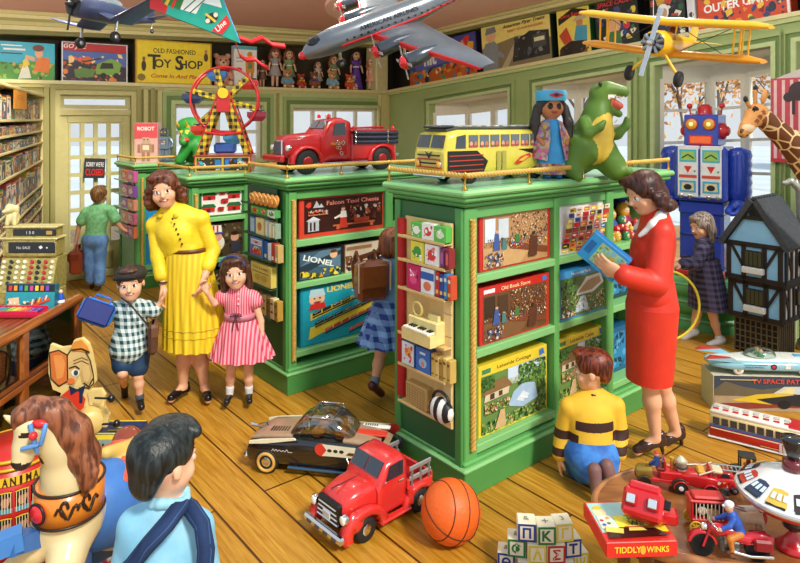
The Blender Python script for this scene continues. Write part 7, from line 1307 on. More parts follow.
# doll's house
r = thing('dolls_house', 'half timbered doll\'s house with pale blue gable and grey slate roof at the right edge', 'doll\'s house', (3.05, 5.2, 0), RZI); wd_, ln = .40, .37; TB_ = M('#241c16', .7); PB = M('#8cc4ec', .6, var=.05); PW = M('#eef2f4', .6); SL = M('#3c4148', .7, var=.25, scale=30, bump=.4)
Z0, Z1, Z2, Z3 = .31, .63, .92, 1.27
b = MB(); b.box((ln/2, wd_/2, (Z0+Z1)/2), (ln, wd_, Z1-Z0), PB, .004); b.box((ln/2-.01, wd_/2, (Z1+Z2)/2), (ln+.05, wd_+.04, Z2-Z1), PB, .004); Tg = Matrix.Rotation(PI/2, 4, 'Z'); b.prism([(-.02, Z2), (wd_+.02, Z2), (wd_/2, Z3-.02)], -ln, .035, PB, Matrix.Rotation(PI/2, 4, 'Z')); b.obj('walls', r)
b = MB(); b.box((ln/2, -.0035, (Z0+Z1)/2), (ln-.02, .006, Z1-Z0-.02), PW); b.box((ln/2, -.0235, (Z1+Z2)/2), (ln-.02, .006, Z2-Z1-.02), PW); b.obj('white_front', r)
b = MB()
for s in (0, 1):
	e0 = Vector((-.06, wd_/2, Z3+.01)); lo = -.045 if s == 0 else wd_+.045
	q = [(-.07, wd_/2, Z3), (ln+.05, wd_/2, Z3), (ln+.05, lo, Z2-.025), (-.07, lo, Z2-.025)]; up = Vector((0, -.035 if s == 0 else .035, .03)); b.add([Vector(v) for v in q]+[Vector(v)+up for v in q], [(0, 1, 2, 3), (7, 6, 5, 4), (0, 4, 5, 1), (1, 5, 6, 2), (2, 6, 7, 3), (3, 7, 4, 0)], SL)
[b.box((-.02+.055*i, wd_/2, Z3+.03), (.035, .04, .03), SL, .004) for i in range(8)]; b.obj('slate_roof', r)
b = MB()
def bar_e(y0, z0, y1, z1, x=-.005, t=.018): b.loft([[Vector((x+dx, p[0]+(dz if abs(y1-y0) < abs(z1-z0) else 0), p[1]+(0 if abs(y1-y0) < abs(z1-z0) else dz))) for dx, dz in ((-.008, -t), (.008, -t), (.008, t), (-.008, t))] for p in ((y0, z0), (y1, z1))], TB_, True, True, False)
def bar_f(x0, z0, x1, z1, y=-.008, t=.018): b.loft([[Vector((p[0]+(dz if abs(x1-x0) < abs(z1-z0) else 0), y+dx, p[1]+(0 if abs(x1-x0) < abs(z1-z0) else dz))) for dx, dz in ((-.008, -t), (.008, -t), (.008, t), (-.008, t))] for p in ((x0, z0), (x1, z1))], TB_, True, True, False)
for z, x, o in ((Z2, -.037, .03), (Z1+.01, -.037, .03), (Z1-.03, -.007, .0), (Z0+.01, -.007, 0)): bar_e(-o, z, wd_+o, z, x, .02)
for y in (0, .12, .28, wd_): bar_e(y, Z1, y, Z2, -.037); bar_e(y, Z0, y, Z1, -.007)
bar_e(.02, Z1+.28, .12, Z1+.1, -.037, .012); bar_e(wd_-.02, Z1+.28, .28, Z1+.1, -.037, .012); bar_e(.02, Z0+.28, .12, Z0+.1, -.007, .012); bar_e(wd_-.02, Z0+.28, .28, Z0+.1, -.007, .012)
bar_e(-.05, Z2, wd_/2, Z3-.01, -.05, .02); bar_e(wd_+.05, Z2, wd_/2, Z3-.01, -.05, .02); bar_e(.1, Z2+.22, .3, Z2+.22, -.042, .014)
for z, y in ((Z2, -.03), (Z1+.01, -.03), (Z1-.03, -.01), (Z0+.01, -.01)): bar_f(-.02, z, ln+.02, z, y, .02)
for x in (0, .1, .2, .3, ln): bar_f(x, Z1, x, Z2, -.03); bar_f(x, Z0, x, Z1, -.01)
bar_f(.0, Z1+.28, .1, Z1+.08, -.03, .012); bar_f(.0, Z0+.28, .1, Z0+.08, -.01, .012)
b.obj('timber_frame', r)
for z, x in ((Z1+.13, -.045), (Z0+.13, -.015)):
	b = MB(); b.box((x, .2, z+.05), (.03, .16, .13), TB_, .004); [b.box((x-.012, .15+.033*i, z+.05), (.012, .024, .11), M('#4a4a30', .3), .002) for i in range(4)]; b.obj('leaded_window', r)
	b = MB(); b.box((x-.01, .2, z-.045), (.05, .17, .05), M('#dfe0dc', .6), .006); b.obj('window_box', r)
	b = MB(); b.box((.28, x+.0, z+.05), (.1, .02, .13), TB_, .004); [b.box((.25+.03*i, x-.012, z+.05), (.022, .012, .11), M('#4a4a30', .3), .002) for i in range(3)]; b.obj('leaded_window', r)
b = MB(); b.box((-.04, wd_/2, Z2+.27), (.02, .07, .08), TB_, .003); b.box((-.05, wd_/2, Z2+.27), (.01, .045, .055), M('#1a2026', .3), .002); b.obj('attic_window', r)
b = MB(); b.box((ln/2+.03, wd_/2+.02, Z0/2), (ln-.04, wd_-.06, Z0), M('#18130f', .7), .004)
for i in range(9): b.box((.045, .05+.042*i, Z0/2), (.012, .008, Z0), M('#6a6048', .6))
for i in range(6): b.box((.045, wd_/2+.02, .03+.05*i), (.012, wd_-.06, .007), M('#6a6048', .6))
for i in range(8): b.box((.06+.042*i, .044, Z0/2), (.008, .012, Z0), M('#6a6048', .6))
b.obj('lattice_plinth', r)
# giraffe
Yg = 4.75; P = lambda x, y, d=0.: A_(W(x, y, Yg+d)); sp = Yg/FPX; GF = M('#6e3a18', .7, kind='giraffe', h2='#e8c890', scale=11); GT = M('#c88a48', .6, var=.15, scale=10); GM_ = M('#e8c8a0', .6)
r = thing('toy_giraffe', 'tall brown and cream toy giraffe leaning its head in at the right edge', 'toy giraffe', (3.35, Yg+.1, 0))
S = SDF(); S.ell(P(757, 113, 0), (11*sp, 9*sp, 9.5*sp), GT, k=.03); S.chain([P(755, 116, -.01), P(747, 127, -.03), P(743, 133, -.035)], [9*sp, 6.5*sp, 5.2*sp], GT, .02); S.chain([P(764, 119, .0), P(790, 142, .05), P(822, 185, .1), P(845, 225, .1)], [9.5*sp, 12*sp, 17*sp, 24*sp], GF, .03)
S.ell(P(748, 128, -.045), (6*sp, 5*sp, 4*sp), GM_, k=.01, bias=.004); S.ell(P(741.5, 131, -.06), (1.2*sp,)*3, M('#3a2014'), k=0, bias=.006); S.cap(P(741, 136, -.045), P(747, 135, -.06), 1*sp, M('#6a3a28'), k=0, bias=.004)
S.ell(P(755, 108, -.06), (2.6*sp, 1.6*sp, 2.4*sp), M('#20140c', .1), k=0, bias=.005)
for (x, y, d) in ((750, 100, -.03), (756, 97, -.02)): S.cap(P(x-1, y+6, d), P(x-4 if x < 754 else x-.5, y-.5 if x < 754 else y-7, d), 1.9*sp, GT, 2.2*sp, .008); S.ell(P(x-4.5 if x < 754 else x-.5, y-1 if x < 754 else y-9, d), (2.3*sp, 2.3*sp, 3.4*sp), M('#1e1612', .7), k=0, bias=.004)
S.ell(P(764, 97, .03), (3.4*sp, 1.6*sp, 8*sp), GT, np.array(Matrix.Rotation(.25, 3, 'Y')), .01)
for x, y in ((760, 117), (764, 112), (757, 121), (765, 121)): S.ell(P(x, y, -.07), (2.6*sp, 2*sp, 2.4*sp), M('#8a4a20', .7), k=0, sub='paint')
bx_ = 3.42; S.ell((bx_, Yg+.15, 1.02), (.24, .2, .22), GF, k=.05)
for x in (-.12, .14):
	for y in (-.08, .1): S.cap((bx_+x, Yg+.15+y, .95), (bx_+x, Yg+.15+y, .03), .065, GF, .035, .03)
S.obj('body', .0095, r, world=True)
# striped toy panel on the wall and pale metal figure
x = w2(800); p = F2 @ Vector((x, -.05, 0)); zt_, zb_ = CAMH+(HY-66)/FPX*p.y, CAMH+(HY-163)/FPX*p.y; p.z = zb_; hh_ = zt_-zb_; r = thing('striped_toy_panel', 'pink and white striped toy theatre panel hung on the wall above the giraffe', 'toy panel', p, RZ2); wq = .42
b = MB(); pl_ = [(-wq/2, 0), (wq/2, 0), (wq/2, hh_*.9), (.1, hh_), (-.06, hh_*.93), (-wq/2, hh_*.86)]; b.prism(pl_, -.02, .02, M('#d8ccc8', .7)); b.art(wq, hh_, [('r', .0, 0, 1, .88, '#c8485a')]+[('r', .06+.16*i, .02, .12+.16*i, .86, '#f0c8c8') for i in range(6)]+[('r', 0, 0, 1, .04, '#c83040'), ('e', .55, .74, .2, .1, '#3a2a30'), ('e', .35, .68, .1, .05, '#3a2a30'), ('r', .42, .5, .48, .7, '#3a2a30'), ('r', .66, .5, .72, .7, '#3a2a30'), ('e', .3, .32, .14, .06, '#b88a8a'), ('e', .7, .24, .16, .06, '#a87078')], y=-.021); b.obj('panel', r)
r = thing('metal_figure', 'pale metal toy figure with an outstretched arm behind the doll\'s house roof', 'toy figure', (3.44, 5.52, 0)); Ym_ = 5.52; P = lambda x, y, d=0.: A_(W(x, y, Ym_+d)); S = SDF(); MT = M('#b8bcb0', .3, .6, var=.15); S.cap((3.44, Ym_, .02), P(805, 232), .05, MT, .05, .02); S.cap(P(805, 232), P(803, 190), .065, MT, .055, .02); S.ell(P(802, 180), (.05, .05, .055), MT, k=.02); S.chain([P(800, 189), P(791, 181), P(784, 183)], [.035, .028, .02], MT, .01); S.cap((3.44, Ym_, .01), (3.44, Ym_, .03), .075, MT, .075, .02); S.obj('body', .012, r, world=True)
# space patrol box and car
p = G(713, 410); rz_ = -.06; BW = .92; o = gamebox('toy_car_box', 'long box lettered TV SPACE PATROL on the floor at the right', 'toy box', BW, .235, .2, '#d8ccb4', [('r', 0, 0, 1, 1, '#3a4654'), ('p', [(0, .6), (.08, .84), (.2, .7), (.34, .62), (.5, .7), (.7, .6), (1, .66), (1, .5), (0, .4)], '#6a604a'), ('p', [(0, 0), (1, 0), (1, .42), (0, .42)], '#b09878'), ('p', [(0, .0), (.5, .12), (1, .06), (1, .22), (.4, .26), (0, .2)], '#8a3a2a'), ('p', [(.12, .3), (.3, .48), (.55, .56), (.6, .36), (.4, .2)], '#e0c030'), ('p', [(.3, .34), (.6, .5), (.98, .42), (.99, .26), (.6, .16), (.4, .22)], '#22262c'), ('p', [(.42, .52), (.5, .72), (.66, .74), (.76, .5)], '#c8d0d0'), ('p', [(.46, .54), (.52, .68), (.57, .69), (.57, .52)], '#e8d890'), ('e', .5, .2, .045, .12, '#14161a'), ('e', .9, .22, .04, .1, '#14161a'), ('e', .72, .38, .025, .07, '#c83040'), ('t', 'TV SPACE PATROL', .49, .87, .13, '#e0483a', {'w': .44, 'bold': .02}), ('l', [(.04, .9), (.3, .9)], .03, '#c8b070')], p+Vector((BW/2*math.cos(rz_), BW/2*math.sin(rz_), 0)), rz_)
CB = M('#8fc4d4', .22, coat=.6, var=.06); CW_ = M('#e4e8e0', .25, coat=.5); u_ = Vector((math.cos(rz_), math.sin(rz_), 0)); v_ = Vector((-u_.y, u_.x, 0)); q = G(705, 410)+u_*.42+v_*.1; q.z = .237
r = thing('space_patrol_car', 'pale blue tin space patrol car with tail fins and clear dome on its box', 'toy car', q, rz_+PI, None, .82)     # front = -x turned to the right
b = MB(); hull(b, [(-.44, .09, .045, .085), (-.42, .12, .035, .105), (-.2, .13, .03, .115), (.1, .13, .03, .115), (.3, .125, .035, .11), (.42, .1, .05, .1), (.45, .06, .06, .09)], CB, e=.5); b.obj('body', r)
b = MB(); hull(b, [(-.43, .07, .09, .1), (-.4, .1, .09, .125), (-.2, .105, .09, .13), (.12, .1, .09, .126), (.4, .05, .09, .11)], CW_, e=.5); b.obj('bonnet_panel', r)
for s in (-1, 1): b = MB(); b.prism([(.18, .09), (.5, .125), (.46, .155), (.3, .14)], s*.11-.012, s*.11+.012, CB); b.prism([(.3, .142), (.46, .157), (.5, .13)], s*.11-.014, s*.11+.014, M('#c83a34', .3)); b.obj('tail_fin', r)
b = MB(); b.ball((.02, 0, .125), (.13, .09, .07), glass_mat('clear_dome', '#dff0ea', .86), 24); b.obj('clear_dome', r)
for s in (-1, 1): b = MB(); b.ball((.03, s*.035, .135), (.03, .025, .035), M('#3a8a4a', .4)); b.ball((.03, s*.035, .17), .018, M('#e0a878')); b.obj('pilot', r)
b = MB(); b.art(.5, .06, [('e', .52, .55, .05, .4, '#2a2a34'), ('e', .52, .55, .028, .22, '#c83040'), ('l', [(.05, .75), (.42, .75)], .07, '#2a5a7a'), ('r', .7, .3, .78, .8, '#e8e8e0'), ('t', 'SPACE PATROL', .22, .45, .22, '#20405a', {'w': .3})], y=-.1315, T=Matrix.Rotation(PI, 4, 'Z') @ Matrix.Translation((.02, 0, .045))); b.obj('side_lettering', r)
b = MB(); b.box((-.3, 0, .13), (.1, .05, .01), M('#5aa0c0', .3), .003); b.obj('hood_scoop', r)
sub_wheels(r, [((x, s*.105, .042), .042, .03) for x in (-.28, .24) for s in (-1, 1)], tyre=M('#e8e4d8', .4))
# red and cream trolley bus
a = G(709, 438); e = G(786, 457.5); d = (e-a); d.z = 0; rz_ = math.atan2(d.y, d.x); u_ = d.normalized(); v_ = Vector((-u_.y, u_.x, 0)); q = a+v_*.075; LB_ = d.length+.06
r = thing('tin_trolley_bus', 'red and cream tin toy bus with a white roof on the floor beside the table', 'toy bus', q, rz_, None, 1.08)
BR_ = RED(); BCm = M('#ecd9a0', .3, coat=.3); L_ = LB_
b = MB(); hull(b, [(0, .06, .02, .075), (.006, .07, .016, .08), (L_-.01, .07, .016, .08), (L_, .064, .02, .075)], BR_, e=.25); b.obj('lower_body', r)
b = MB(); hull(b, [(.002, .062, .075, .13), (.01, .069, .075, .142), (L_-.015, .069, .075, .142), (L_-.002, .06, .075, .13)], BCm, e=.25); b.obj('upper_body', r)
b = MB(); hull(b, [(.0, .05, .138, .15), (.015, .064, .136, .162), (L_-.02, .064, .136, .162), (L_, .05, .138, .15)], M('#f0eae0', .35), e=.5); [b.box((.03+.05*i, -.03, .163), (.03, .02, .006), RED(), .002) for i in range(8)]; [b.box((.03+.05*i, .01, .166), (.03, .03, .006), M('#c8c4bc', .4), .002) for i in range(8)]; b.box((L_-.04, 0, .155), (.09, .125, .02), RED(), .008); b.obj('roof', r)
b = MB(); [b.prism([(.02+.044*i, .09), (.054+.044*i, .09), (.054+.044*i, .128), (.02+.044*i, .128)], s*.0695-.002, s*.0695+.002, GLS()) for i in range(int(L_/.044)-2) for s in (-1, 1)]; b.box((L_-.001, -.03, .11), (.006, .048, .045), M('#3a8a9a', .1), .003); b.box((L_-.001, .03, .11), (.006, .048, .045), M('#3a8a9a', .1), .003); b.obj('windows', r)
b = MB(); b.art(L_, .06, [('r', .02, .75, .98, .85, '#f0e8d0'), ('l', [(.55, .2), (.9, .2)], .05, '#e8d890'), ('r', .74, .0, .77, .85, '#c8ccd0'), ('r', .78, .0, .81, .85, '#c8ccd0')], y=-.0705, T=Matrix.Translation((L_/2, 0, .018))); b.art(L_, .012, [('r', .0, 0, 1, 1, '#3a62a8')], y=-.0712, T=Matrix.Translation((L_/2, 0, .076))); b.box((L_*.5, 0, .012), (L_+.015, .144, .01), M('#e8e8e4', .3), .003); b.obj('trim_lines', r)
sub_wheels(r, [((x, s*.058, .018), .018, .014) for x in (.08, L_-.1) for s in (-1, 1)])
# == floor, centre: black car, red truck, ball, blocks
r = thing('tin_police_car', 'black tin toy car with red and white flashes and a clear cabin on the floor', 'toy car', G(262, 473)+Vector((-.075, .16, 0)), -.19); KB = M('#141416', .18, coat=1., var=.03); TAN = M('#a8886a', .3, coat=.5); CRM = M('#eae6c8', .28, coat=.4); L_ = .84
b = MB(); hull(b, [(0, .115, .05, .125), (.02, .135, .035, .165), (.1, .142, .03, .192), (.3, .145, .035, .205), (.6, .145, .035, .205), (.76, .14, .04, .19), (.82, .12, .05, .16), (L_, .1, .06, .13)], KB, e=.55); b.obj('body', r)
b = MB(); hull(b, [(.02, .09, .15, .168), (.1, .118, .17, .203), (.27, .12, .185, .217)], TAN, e=.5); b.obj('bonnet', r)
b = MB(); hull(b, [(.56, .12, .185, .217), (.7, .11, .175, .208), (.8, .085, .14, .175)], TAN, e=.5); b.box((.68, 0, .208), (.2, .06, .012), M('#d8402a', .3), .004); b.box((.70, .085, .205), (.16, .03, .014), M('#f0ece0', .3), .004); [b.box((.64+.013*i, .085, .213), (.006, .022, .003), M('#2a2a2a')) for i in range(6)]; b.obj('boot', r)
b = MB(); hull(b, [(.24, .09, .19, .205), (.265, .11, .19, .24), (.31, .12, .19, .285), (.38, .122, .19, .318), (.46, .12, .19, .322), (.53, .115, .19, .3), (.585, .1, .19, .255), (.615, .08, .19, .21)], glass_mat('tinted_cabin', '#98a8a4', .72), e=.75); b.obj('clear_cabin', r)
b = MB(); [b.tube([(x0, s*.085, .2), (xm, s*.095, .306)], .005, CHROME()) for s in (-1, 1) for x0, xm in ((.3, .36), (.56, .5))]; b.tube([(.36, -.1, .31), (.36, .1, .31), (.5, .1, .31), (.5, -.1, .31)], .005, CHROME(), 6, True); b.obj('window_frame', r)
b = MB(); [b.box((x, y, .215), (.06, .08, .05), M('#d08428', .5), .015) for x in (.4, .53) for y in (-.055, .055)]; b.ring((.33, -.05, .25), .03, .005, M('#e8b040'), (1, 0, .4)); b.obj('interior', r)
for s in (-1, 1):
	b = MB(); b.art(.42, .07, [('e', .1, .5, .1, .5, '#d83a28'), ('p', [(.1, .05), (.95, .12), (1, .5), (.95, .85), (.1, .95), (.16, .5)], '#eae6c8'), ('e', .2, .5, .03, .13, '#2a2a2a'), ('e', .28, .5, .03, .13, '#2a2a2a'), ('e', .36, .5, .03, .13, '#2a2a2a'), ('p', [(.42, .3), (.8, .18), (.8, .42), (.46, .5)], '#5a4018')], y=-.151, T=Matrix.Rotation(PI if s > 0 else 0, 4, 'Z') @ Matrix.Translation((.62*(-s), 0, .13))); b.obj('side_flash', r)
	b = MB(); b.prism([(.03, .158), (.13, .168), (.3, .2), (.29, .208), (.1, .186), (.03, .172)], s*.142-.006, s*.142+.006, CRM); b.obj('wing_stripe', r)
	b = MB(); b.art(.12, .03, [('l', [(.0, .3), (.08, .7), (.14, .3), (.22, .7), (.28, .3), (.38, .6), (.48, .3), (.56, .6), (.64, .3), (.74, .8), (.8, .3), (1, .35)], .1, '#d8d8d8')], y=-.1445, T=Matrix.Rotation(PI if s > 0 else 0, 4, 'Z') @ Matrix.Translation((-s*.22, 0, .12))); b.obj('chrome_script', r)
b = MB(); b.box((-.0, 0, .075), (.04, .26, .045), CHROME(), .018); b.obj('front_bumper', r); b = MB(); b.box((L_-.005, 0, .09), (.035, .22, .04), CHROME(), .015); [b.box((L_-.0, y, .13), (.03, .04, .05), M('#3a3a3e', .3), .006) for y in (-.07, .07)]; b.obj('rear_bumper', r)
b = MB(); b.tube([(.06, 0, .185), (-.02, 0, .195)], [.006, .012], CHROME()); b.prism([(.0, .19), (.09, .19), (.07, .215)], -.006, .006, CHROME()); b.obj('mascot', r)
b = MB(); [b.box((.13+.016*i, -.05, .208+.0008*i), (.006, .05, .004), M('#2a201a')) for i in range(7)]; b.obj('bonnet_vents', r)
b = MB(); b.box((.45, -.138, .045), (.4, .02, .014), M('#4a6a8a', .25, .6), .004); b.box((.45, .138, .045), (.4, .02, .014), M('#4a6a8a', .25, .6), .004); b.obj('sill_trim', r)
for x in (.13, .68):
	for s in (-1, 1): b = MB(); b.wheel((x, s*.128, .066), .066, .045, RUBBER(), CHROME(), hubr=.5); b.ring((x, s*.152, .066), .046, .009, M('#d8a850', .4), (0, 1, 0)); b.obj('wheel', r)
# red pickup truck
Fc = Vector((-.345, 3.02, 0)); fw = Vector((-.735, -.678, 0)).normalized(); r = thing('red_toy_truck', 'red toy stake truck with black grille on the floor beside the basketball', 'toy truck', Fc, math.atan2(fw.y, fw.x)+PI, None, 1.07)      # front = -x
TR_ = M('#d8302c', .24, coat=.6, var=.05); TRD = M('#a81c1e', .35)
b = MB(); hull(b, [(.03, .07, .08, .165), (.045, .085, .075, .195), (.12, .095, .07, .215), (.22, .105, .07, .222), (.23, .1, .09, .21)], TR_, e=.55); b.box((.13, 0, .217), (.2, .006, .006), M('#6a1012'), .002); b.obj('bonnet', r)
b = MB(); hull(b, [(.2, .118, .05, .2), (.215, .122, .045, .225), (.26, .116, .045, .29), (.35, .116, .045, .302), (.375, .112, .045, .285), (.38, .1, .05, .27)], TR_, e=.35); b.obj('cab', r)
b = MB(); side(b, [(.245, .215), (.27, .272), (.345, .277), (.345, .215)], .1195, GLS(), .003); quadx(b, .2165, .229, .255, .284, -.092, -.004, GLS()); quadx(b, .2165, .229, .255, .284, .004, .092, GLS()); b.obj('windows', r)
b = MB(); [b.tube([(.225, s*.12, .2), (.225, s*.14, .225)], .004, CHROME()) or b.ball((.225, s*.142, .235), (.008, .014, .018), CHROME()) for s in (-1, 1)]; [b.box((.335, s*.122, .19), (.03, .006, .008), CHROME(), .002) for s in (-1, 1)]; b.obj('mirrors_and_handles', r)
b = MB(); b.box((.025, 0, .125), (.03, .15, .1), M('#141416', .4), .008); [b.box((.012, 0, .092+.02*i), (.014, .15-.008*i, .008), CHROME(), .003) for i in range(4)]; b.box((.006, .0, .115), (.01, .05, .03), M('#c8ccd0', .3), .002); b.obj('grille', r)
b = MB(); b.box((-.01, 0, .06), (.03, .27, .032), CHROME(), .008); [b.box((-.026, -.09+.06*i, .06), (.006, .03, .014), M('#4a4a4e'), .002) for i in range(4)]; b.obj('bumper', r)
for s in (-1, 1):
	b = MB(); lamp_(b, (.03, s*.105, .13), .022); b.obj('headlamp', r)
	b = MB(); fender(b, .125, .055, .062, s*.085, s*.14, TR_, -.2, PI+.25, .03, 1.35); b.ball((.07, s*.112, .1), (.05, .03, .045), TR_); b.obj('front_wing', r)
	b = MB(); fender(b, .45, .055, .062, s*.09, s*.14, TR_, -.0, PI, .02, 1.2); b.obj('rear_wing', r)
	b = MB(); b.box((.3, s*.125, .05), (.17, .035, .014), TR_, .005); b.obj('running_board', r)
	for k in range(2): b = MB(); b.box((.465, s*.112, .165+.045*k), (.13+.01, .008, .022), M('#b8bcc0', .35, .7), .003); [b.box((.41+.055*i, s*.112, .16), (.012, .01, .1), M('#c8ccd0', .35, .7), .002) for i in range(3)]; b.obj('stake_rail', r)
b = MB(); b.box((.46, 0, .1), (.17, .23, .03), TRD, .006); b.box((.39, 0, .12), (.015, .23, .09), TR_, .004); b.box((.54, 0, .12), (.012, .23, .07), TR_, .004); [b.box((.46, s*.112, .115), (.16, .012, .04), TR_, .004) for s in (-1, 1)]; b.obj('load_bed', r)
b = MB(); b.cyl((.43, -.127, .05), (.43, -.127, .125), .026, TR_, seg=14) if 0 else b.cyl((.385, -.128, .07), (.385, -.128, .135), .016, TR_); b.obj('fuel_tank', r)
sub_wheels(r, [((x, s*.112, .055), .055, .04) for x in (.125, .45) for s in (-1, 1)])
# basketball
r = thing('basketball', 'orange basketball on the floor at the corner of the front cabinet', 'ball', (.236, 3.02, .139)); b = MB(); OB = M('#e8641e', .5, var=.06, scale=60, bump=.25); b.ball((0, 0, 0), .138, OB, 40); b.obj('rubber_skin', r); b = MB(); E = Euler((.5, .35, .5)).to_matrix(); LN = M('#3a1a0e', .6)
b.T = E.to_4x4(); b.ring((0, 0, 0), .1375, .0028, LN, (0, 0, 1), 48); b.ring((0, 0, 0), .1375, .0028, LN, (1, 0, 0), 48)
for s in (-1, 1): b.tube([(Vector((.5*s+.0*c, math.sqrt(.75)*math.cos(c)*1, math.sqrt(.75)*math.sin(c)))*.1375) for c in np.linspace(0, 2*PI, 40)], .0028, LN)
b.obj('seams', r)
# alphabet blocks: three rows in a shallow arc
CRW = M('#efe2c4', .5, var=.05); gk = 'alphabet blocks built into a stepped wall'; BS_ = .078; Yb = 2.77
rows_ = [(0, ['#1f3a8a', '#c8282a', '#1f7a3a', '#c8282a', '#e0c832'], ['Θ', 'Ω', 'N', 'Ξ', 'Ψ'], [0, 4, 0, 0, 0], 'bottom'), (1, ['#1f7a3a', '#e6d23a', '#c8282a', '#1f3a8a'], ['Φ', 'Λ', 'Σ', 'T'], [0]*4, 'middle'), (2, ['#1f3a8a', '#1f7a3a', '#e6d24a'], ['Π', 'K', 'Γ'], [0]*3, 'top')]
cn = {'#1f3a8a': 'navy', '#c8282a': 'red', '#1f7a3a': 'green', '#e6d23a': 'yellow', '#e0c832': 'mustard', '#e6d24a': 'pale yellow'}
for k, cols, lets, _, nm in rows_:
	n = len(cols)
	for i in range(n):
		q = (i-(n-1)/2); a = q*.17; X = W(546, 0, Yb).x+q*(BS_+.003)*math.cos(a*.4); Yq = Yb-.03+.02*q*q+.006*k
		o = MB(); o.box((0, BS_/2, BS_/2), (BS_, BS_, BS_), CRW, .004); ob = o.obj('alphabet_block', None, (X, Yq, k*(BS_+.0006)), a*.6)
		b = MB(); c = cols[i]; b.art(BS_*.96, BS_*.96, [('r', 0, 0, 1, 1, c), ('r', .12, .12, .88, .88, '#efe6d0'), ('t', lets[i], .5, .5, .6, c, {'bold': .035})], y=-.001, T=Matrix.Translation((0, 0, BS_*.02)))
		b.art(BS_*.9, BS_*.9, [('t', ['&', '+', '3'][i % 3], .5, .5, .4, '#8a8478')], T=Matrix.Translation((0, .05*BS_, BS_+.0008)) @ Matrix.Rotation(-PI/2, 4, 'X'))
		for s in (-1, 1): b.art(BS_*.9, BS_*.9, [('t', 'AEM2'[i % 4], .5, .5, .45, '#8a7a5a')], T=Matrix.Translation((s*(BS_/2+.0008), BS_/2, .05*BS_)) @ Matrix.Rotation(s*PI/2, 4, 'Z'))
		b.obj('printed_letters', ob); nl = {'Π': 'Pi', 'K': 'K', 'Γ': 'Gamma', 'Φ': 'Phi', 'Λ': 'Lambda', 'Σ': 'Sigma', 'T': 'T', 'Ω': 'Omega', 'N': 'N', 'Θ': 'Theta', 'Ξ': 'Xi', 'Ψ': 'Psi'}[lets[i]]
		tag(ob, cn[c]+' lettered wooden block showing '+nl+' in the '+nm+' row', 'alphabet block', gk)
# == left: wall shelves full of small boxes
SA, SB = Vector((-2.97, 4.84, 0)), Vector((-4.16, 7.6, 0)); sd_ = (SB-SA).normalized(); RZS = math.atan2(sd_.y, sd_.x); Ls = (SB-SA).length
def sp_t(px): k = (px-CX)/FPX; return (k*SA.y-SA.x)/(sd_.x-k*sd_.y)
r = thing('toy_shelves', 'tall cream shelving unit packed with small toy boxes at the left edge', 'shelves', SA, RZS); SHW = M('#d8c88c', .5, var=.06); zsh = [.06, .21, .475, .748, .934, 1.06, 1.19, 1.47, 1.68, 1.81, 1.937]; x0s, x1s = -.06, Ls
b = MB(); b.box(((x0s+x1s)/2, .3, 1.1), (x1s-x0s, .02, 2.2), M('#4a4028', .8)); b.obj('back_panel', r)
for x in (x0s, x1s): b = MB(); b.box((x, .15, 1.105), (.035, .31, 2.21), SHW, .004); b.obj('upright', r)
for z in zsh: b = MB(); b.box(((x0s+x1s)/2, .15, z), (x1s-x0s, .3, .02), SHW, .003); b.obj('shelf', r)
b = MB(); b.box(((x0s+x1s)/2, .15, 2.215), (x1s-x0s+.06, .34, .03), SHW, .006); b.obj('top_board', r)
rn = random.Random(11); protos = {}
cnames = {'#4a7ab0': 'blue', '#c8a83a': 'yellow', '#b8483a': 'red', '#5a8a4a': 'green', '#7a8aa0': 'grey blue', '#c87a3a': 'orange', '#d8d0b8': 'cream', '#40485a': 'slate'}
rown = ['bottom', 'second', 'third', 'fourth', 'fifth', 'sixth', 'seventh', 'eighth', 'ninth', 'tenth', 'top']
for ri, z in enumerate(zsh):
	top = (zsh[ri+1] if ri < len(zsh)-1 else 2.2)-.02; hmax = top-z-.03; x = .0
	while x < x1s-.1:
		c = rn.choice(list(cnames)); wq = rn.uniform(.11, .26) if hmax > .12 else rn.uniform(.12, .24); hq = hmax*rn.choice((.84, .92, .99))
		hit = [u for u in () if x < u+.02 and x+wq > u-.02]
		if hit: x = hit[0]+.022; continue
		if x+wq > x1s-.03: break
		key = (c, rn.randint(0, 1))
		if key not in protos:
			o = MB(); o.box((0, .5, .5), (1, 1, 1), M(c, .45), 0); b0 = o.obj('toy_box'); m = MB(); q = random.Random(str(key)); pal = ['#e8d8a0', '#d85a3a', '#e8b840', '#3a5a8a', '#f0ece0', '#5a9a5a', '#2a2a34', '#c87a4a']
			m.art(.96, .96, [('r', .0, .0, 1, .78, q.choice(pal)), ('r', .06, .8, .94, .95, q.choice(pal)), ('s', q.randint(0, 99), 12, pal, (.05, .05, .95, .75), .16), ('r', .15, .84, .7, .9, '#2a2418')], y=-.002, T=Matrix.Translation((0, 0, .02)), step=.004); m.obj('printed_cover', b0); protos[key] = b0; o = b0; used = True
		else: o = dup(protos[key])
		o.location = r.matrix_basis @ Vector((x+wq/2, .012, z+.0105)); o.rotation_euler.z = RZS; o.scale = (wq, .2, hq)
		where = 'near the far end' if x > 1.95 else ('in the middle bay' if x > .79 else 'at the left edge')
		tag(o, cnames[c]+' toy box on the '+rown[ri]+' board of the left shelving, '+where, 'toy box', 'small toy boxes on the left wall shelves'); x += wq+rn.uniform(.004, .02)
p = SA+sd_*sp_t(19); x0n = sp_t(12); x1n = sp_t(25); nn = (sp_t(12)+sp_t(25))/2; Yn = (SA+sd_*nn).y; zt = CAMH-(90-HY)/FPX*Yn; zb = CAMH-(109-HY)/FPX*Yn; q = SA+sd_*nn-Vector((-sd_.y, sd_.x, 0))*.012
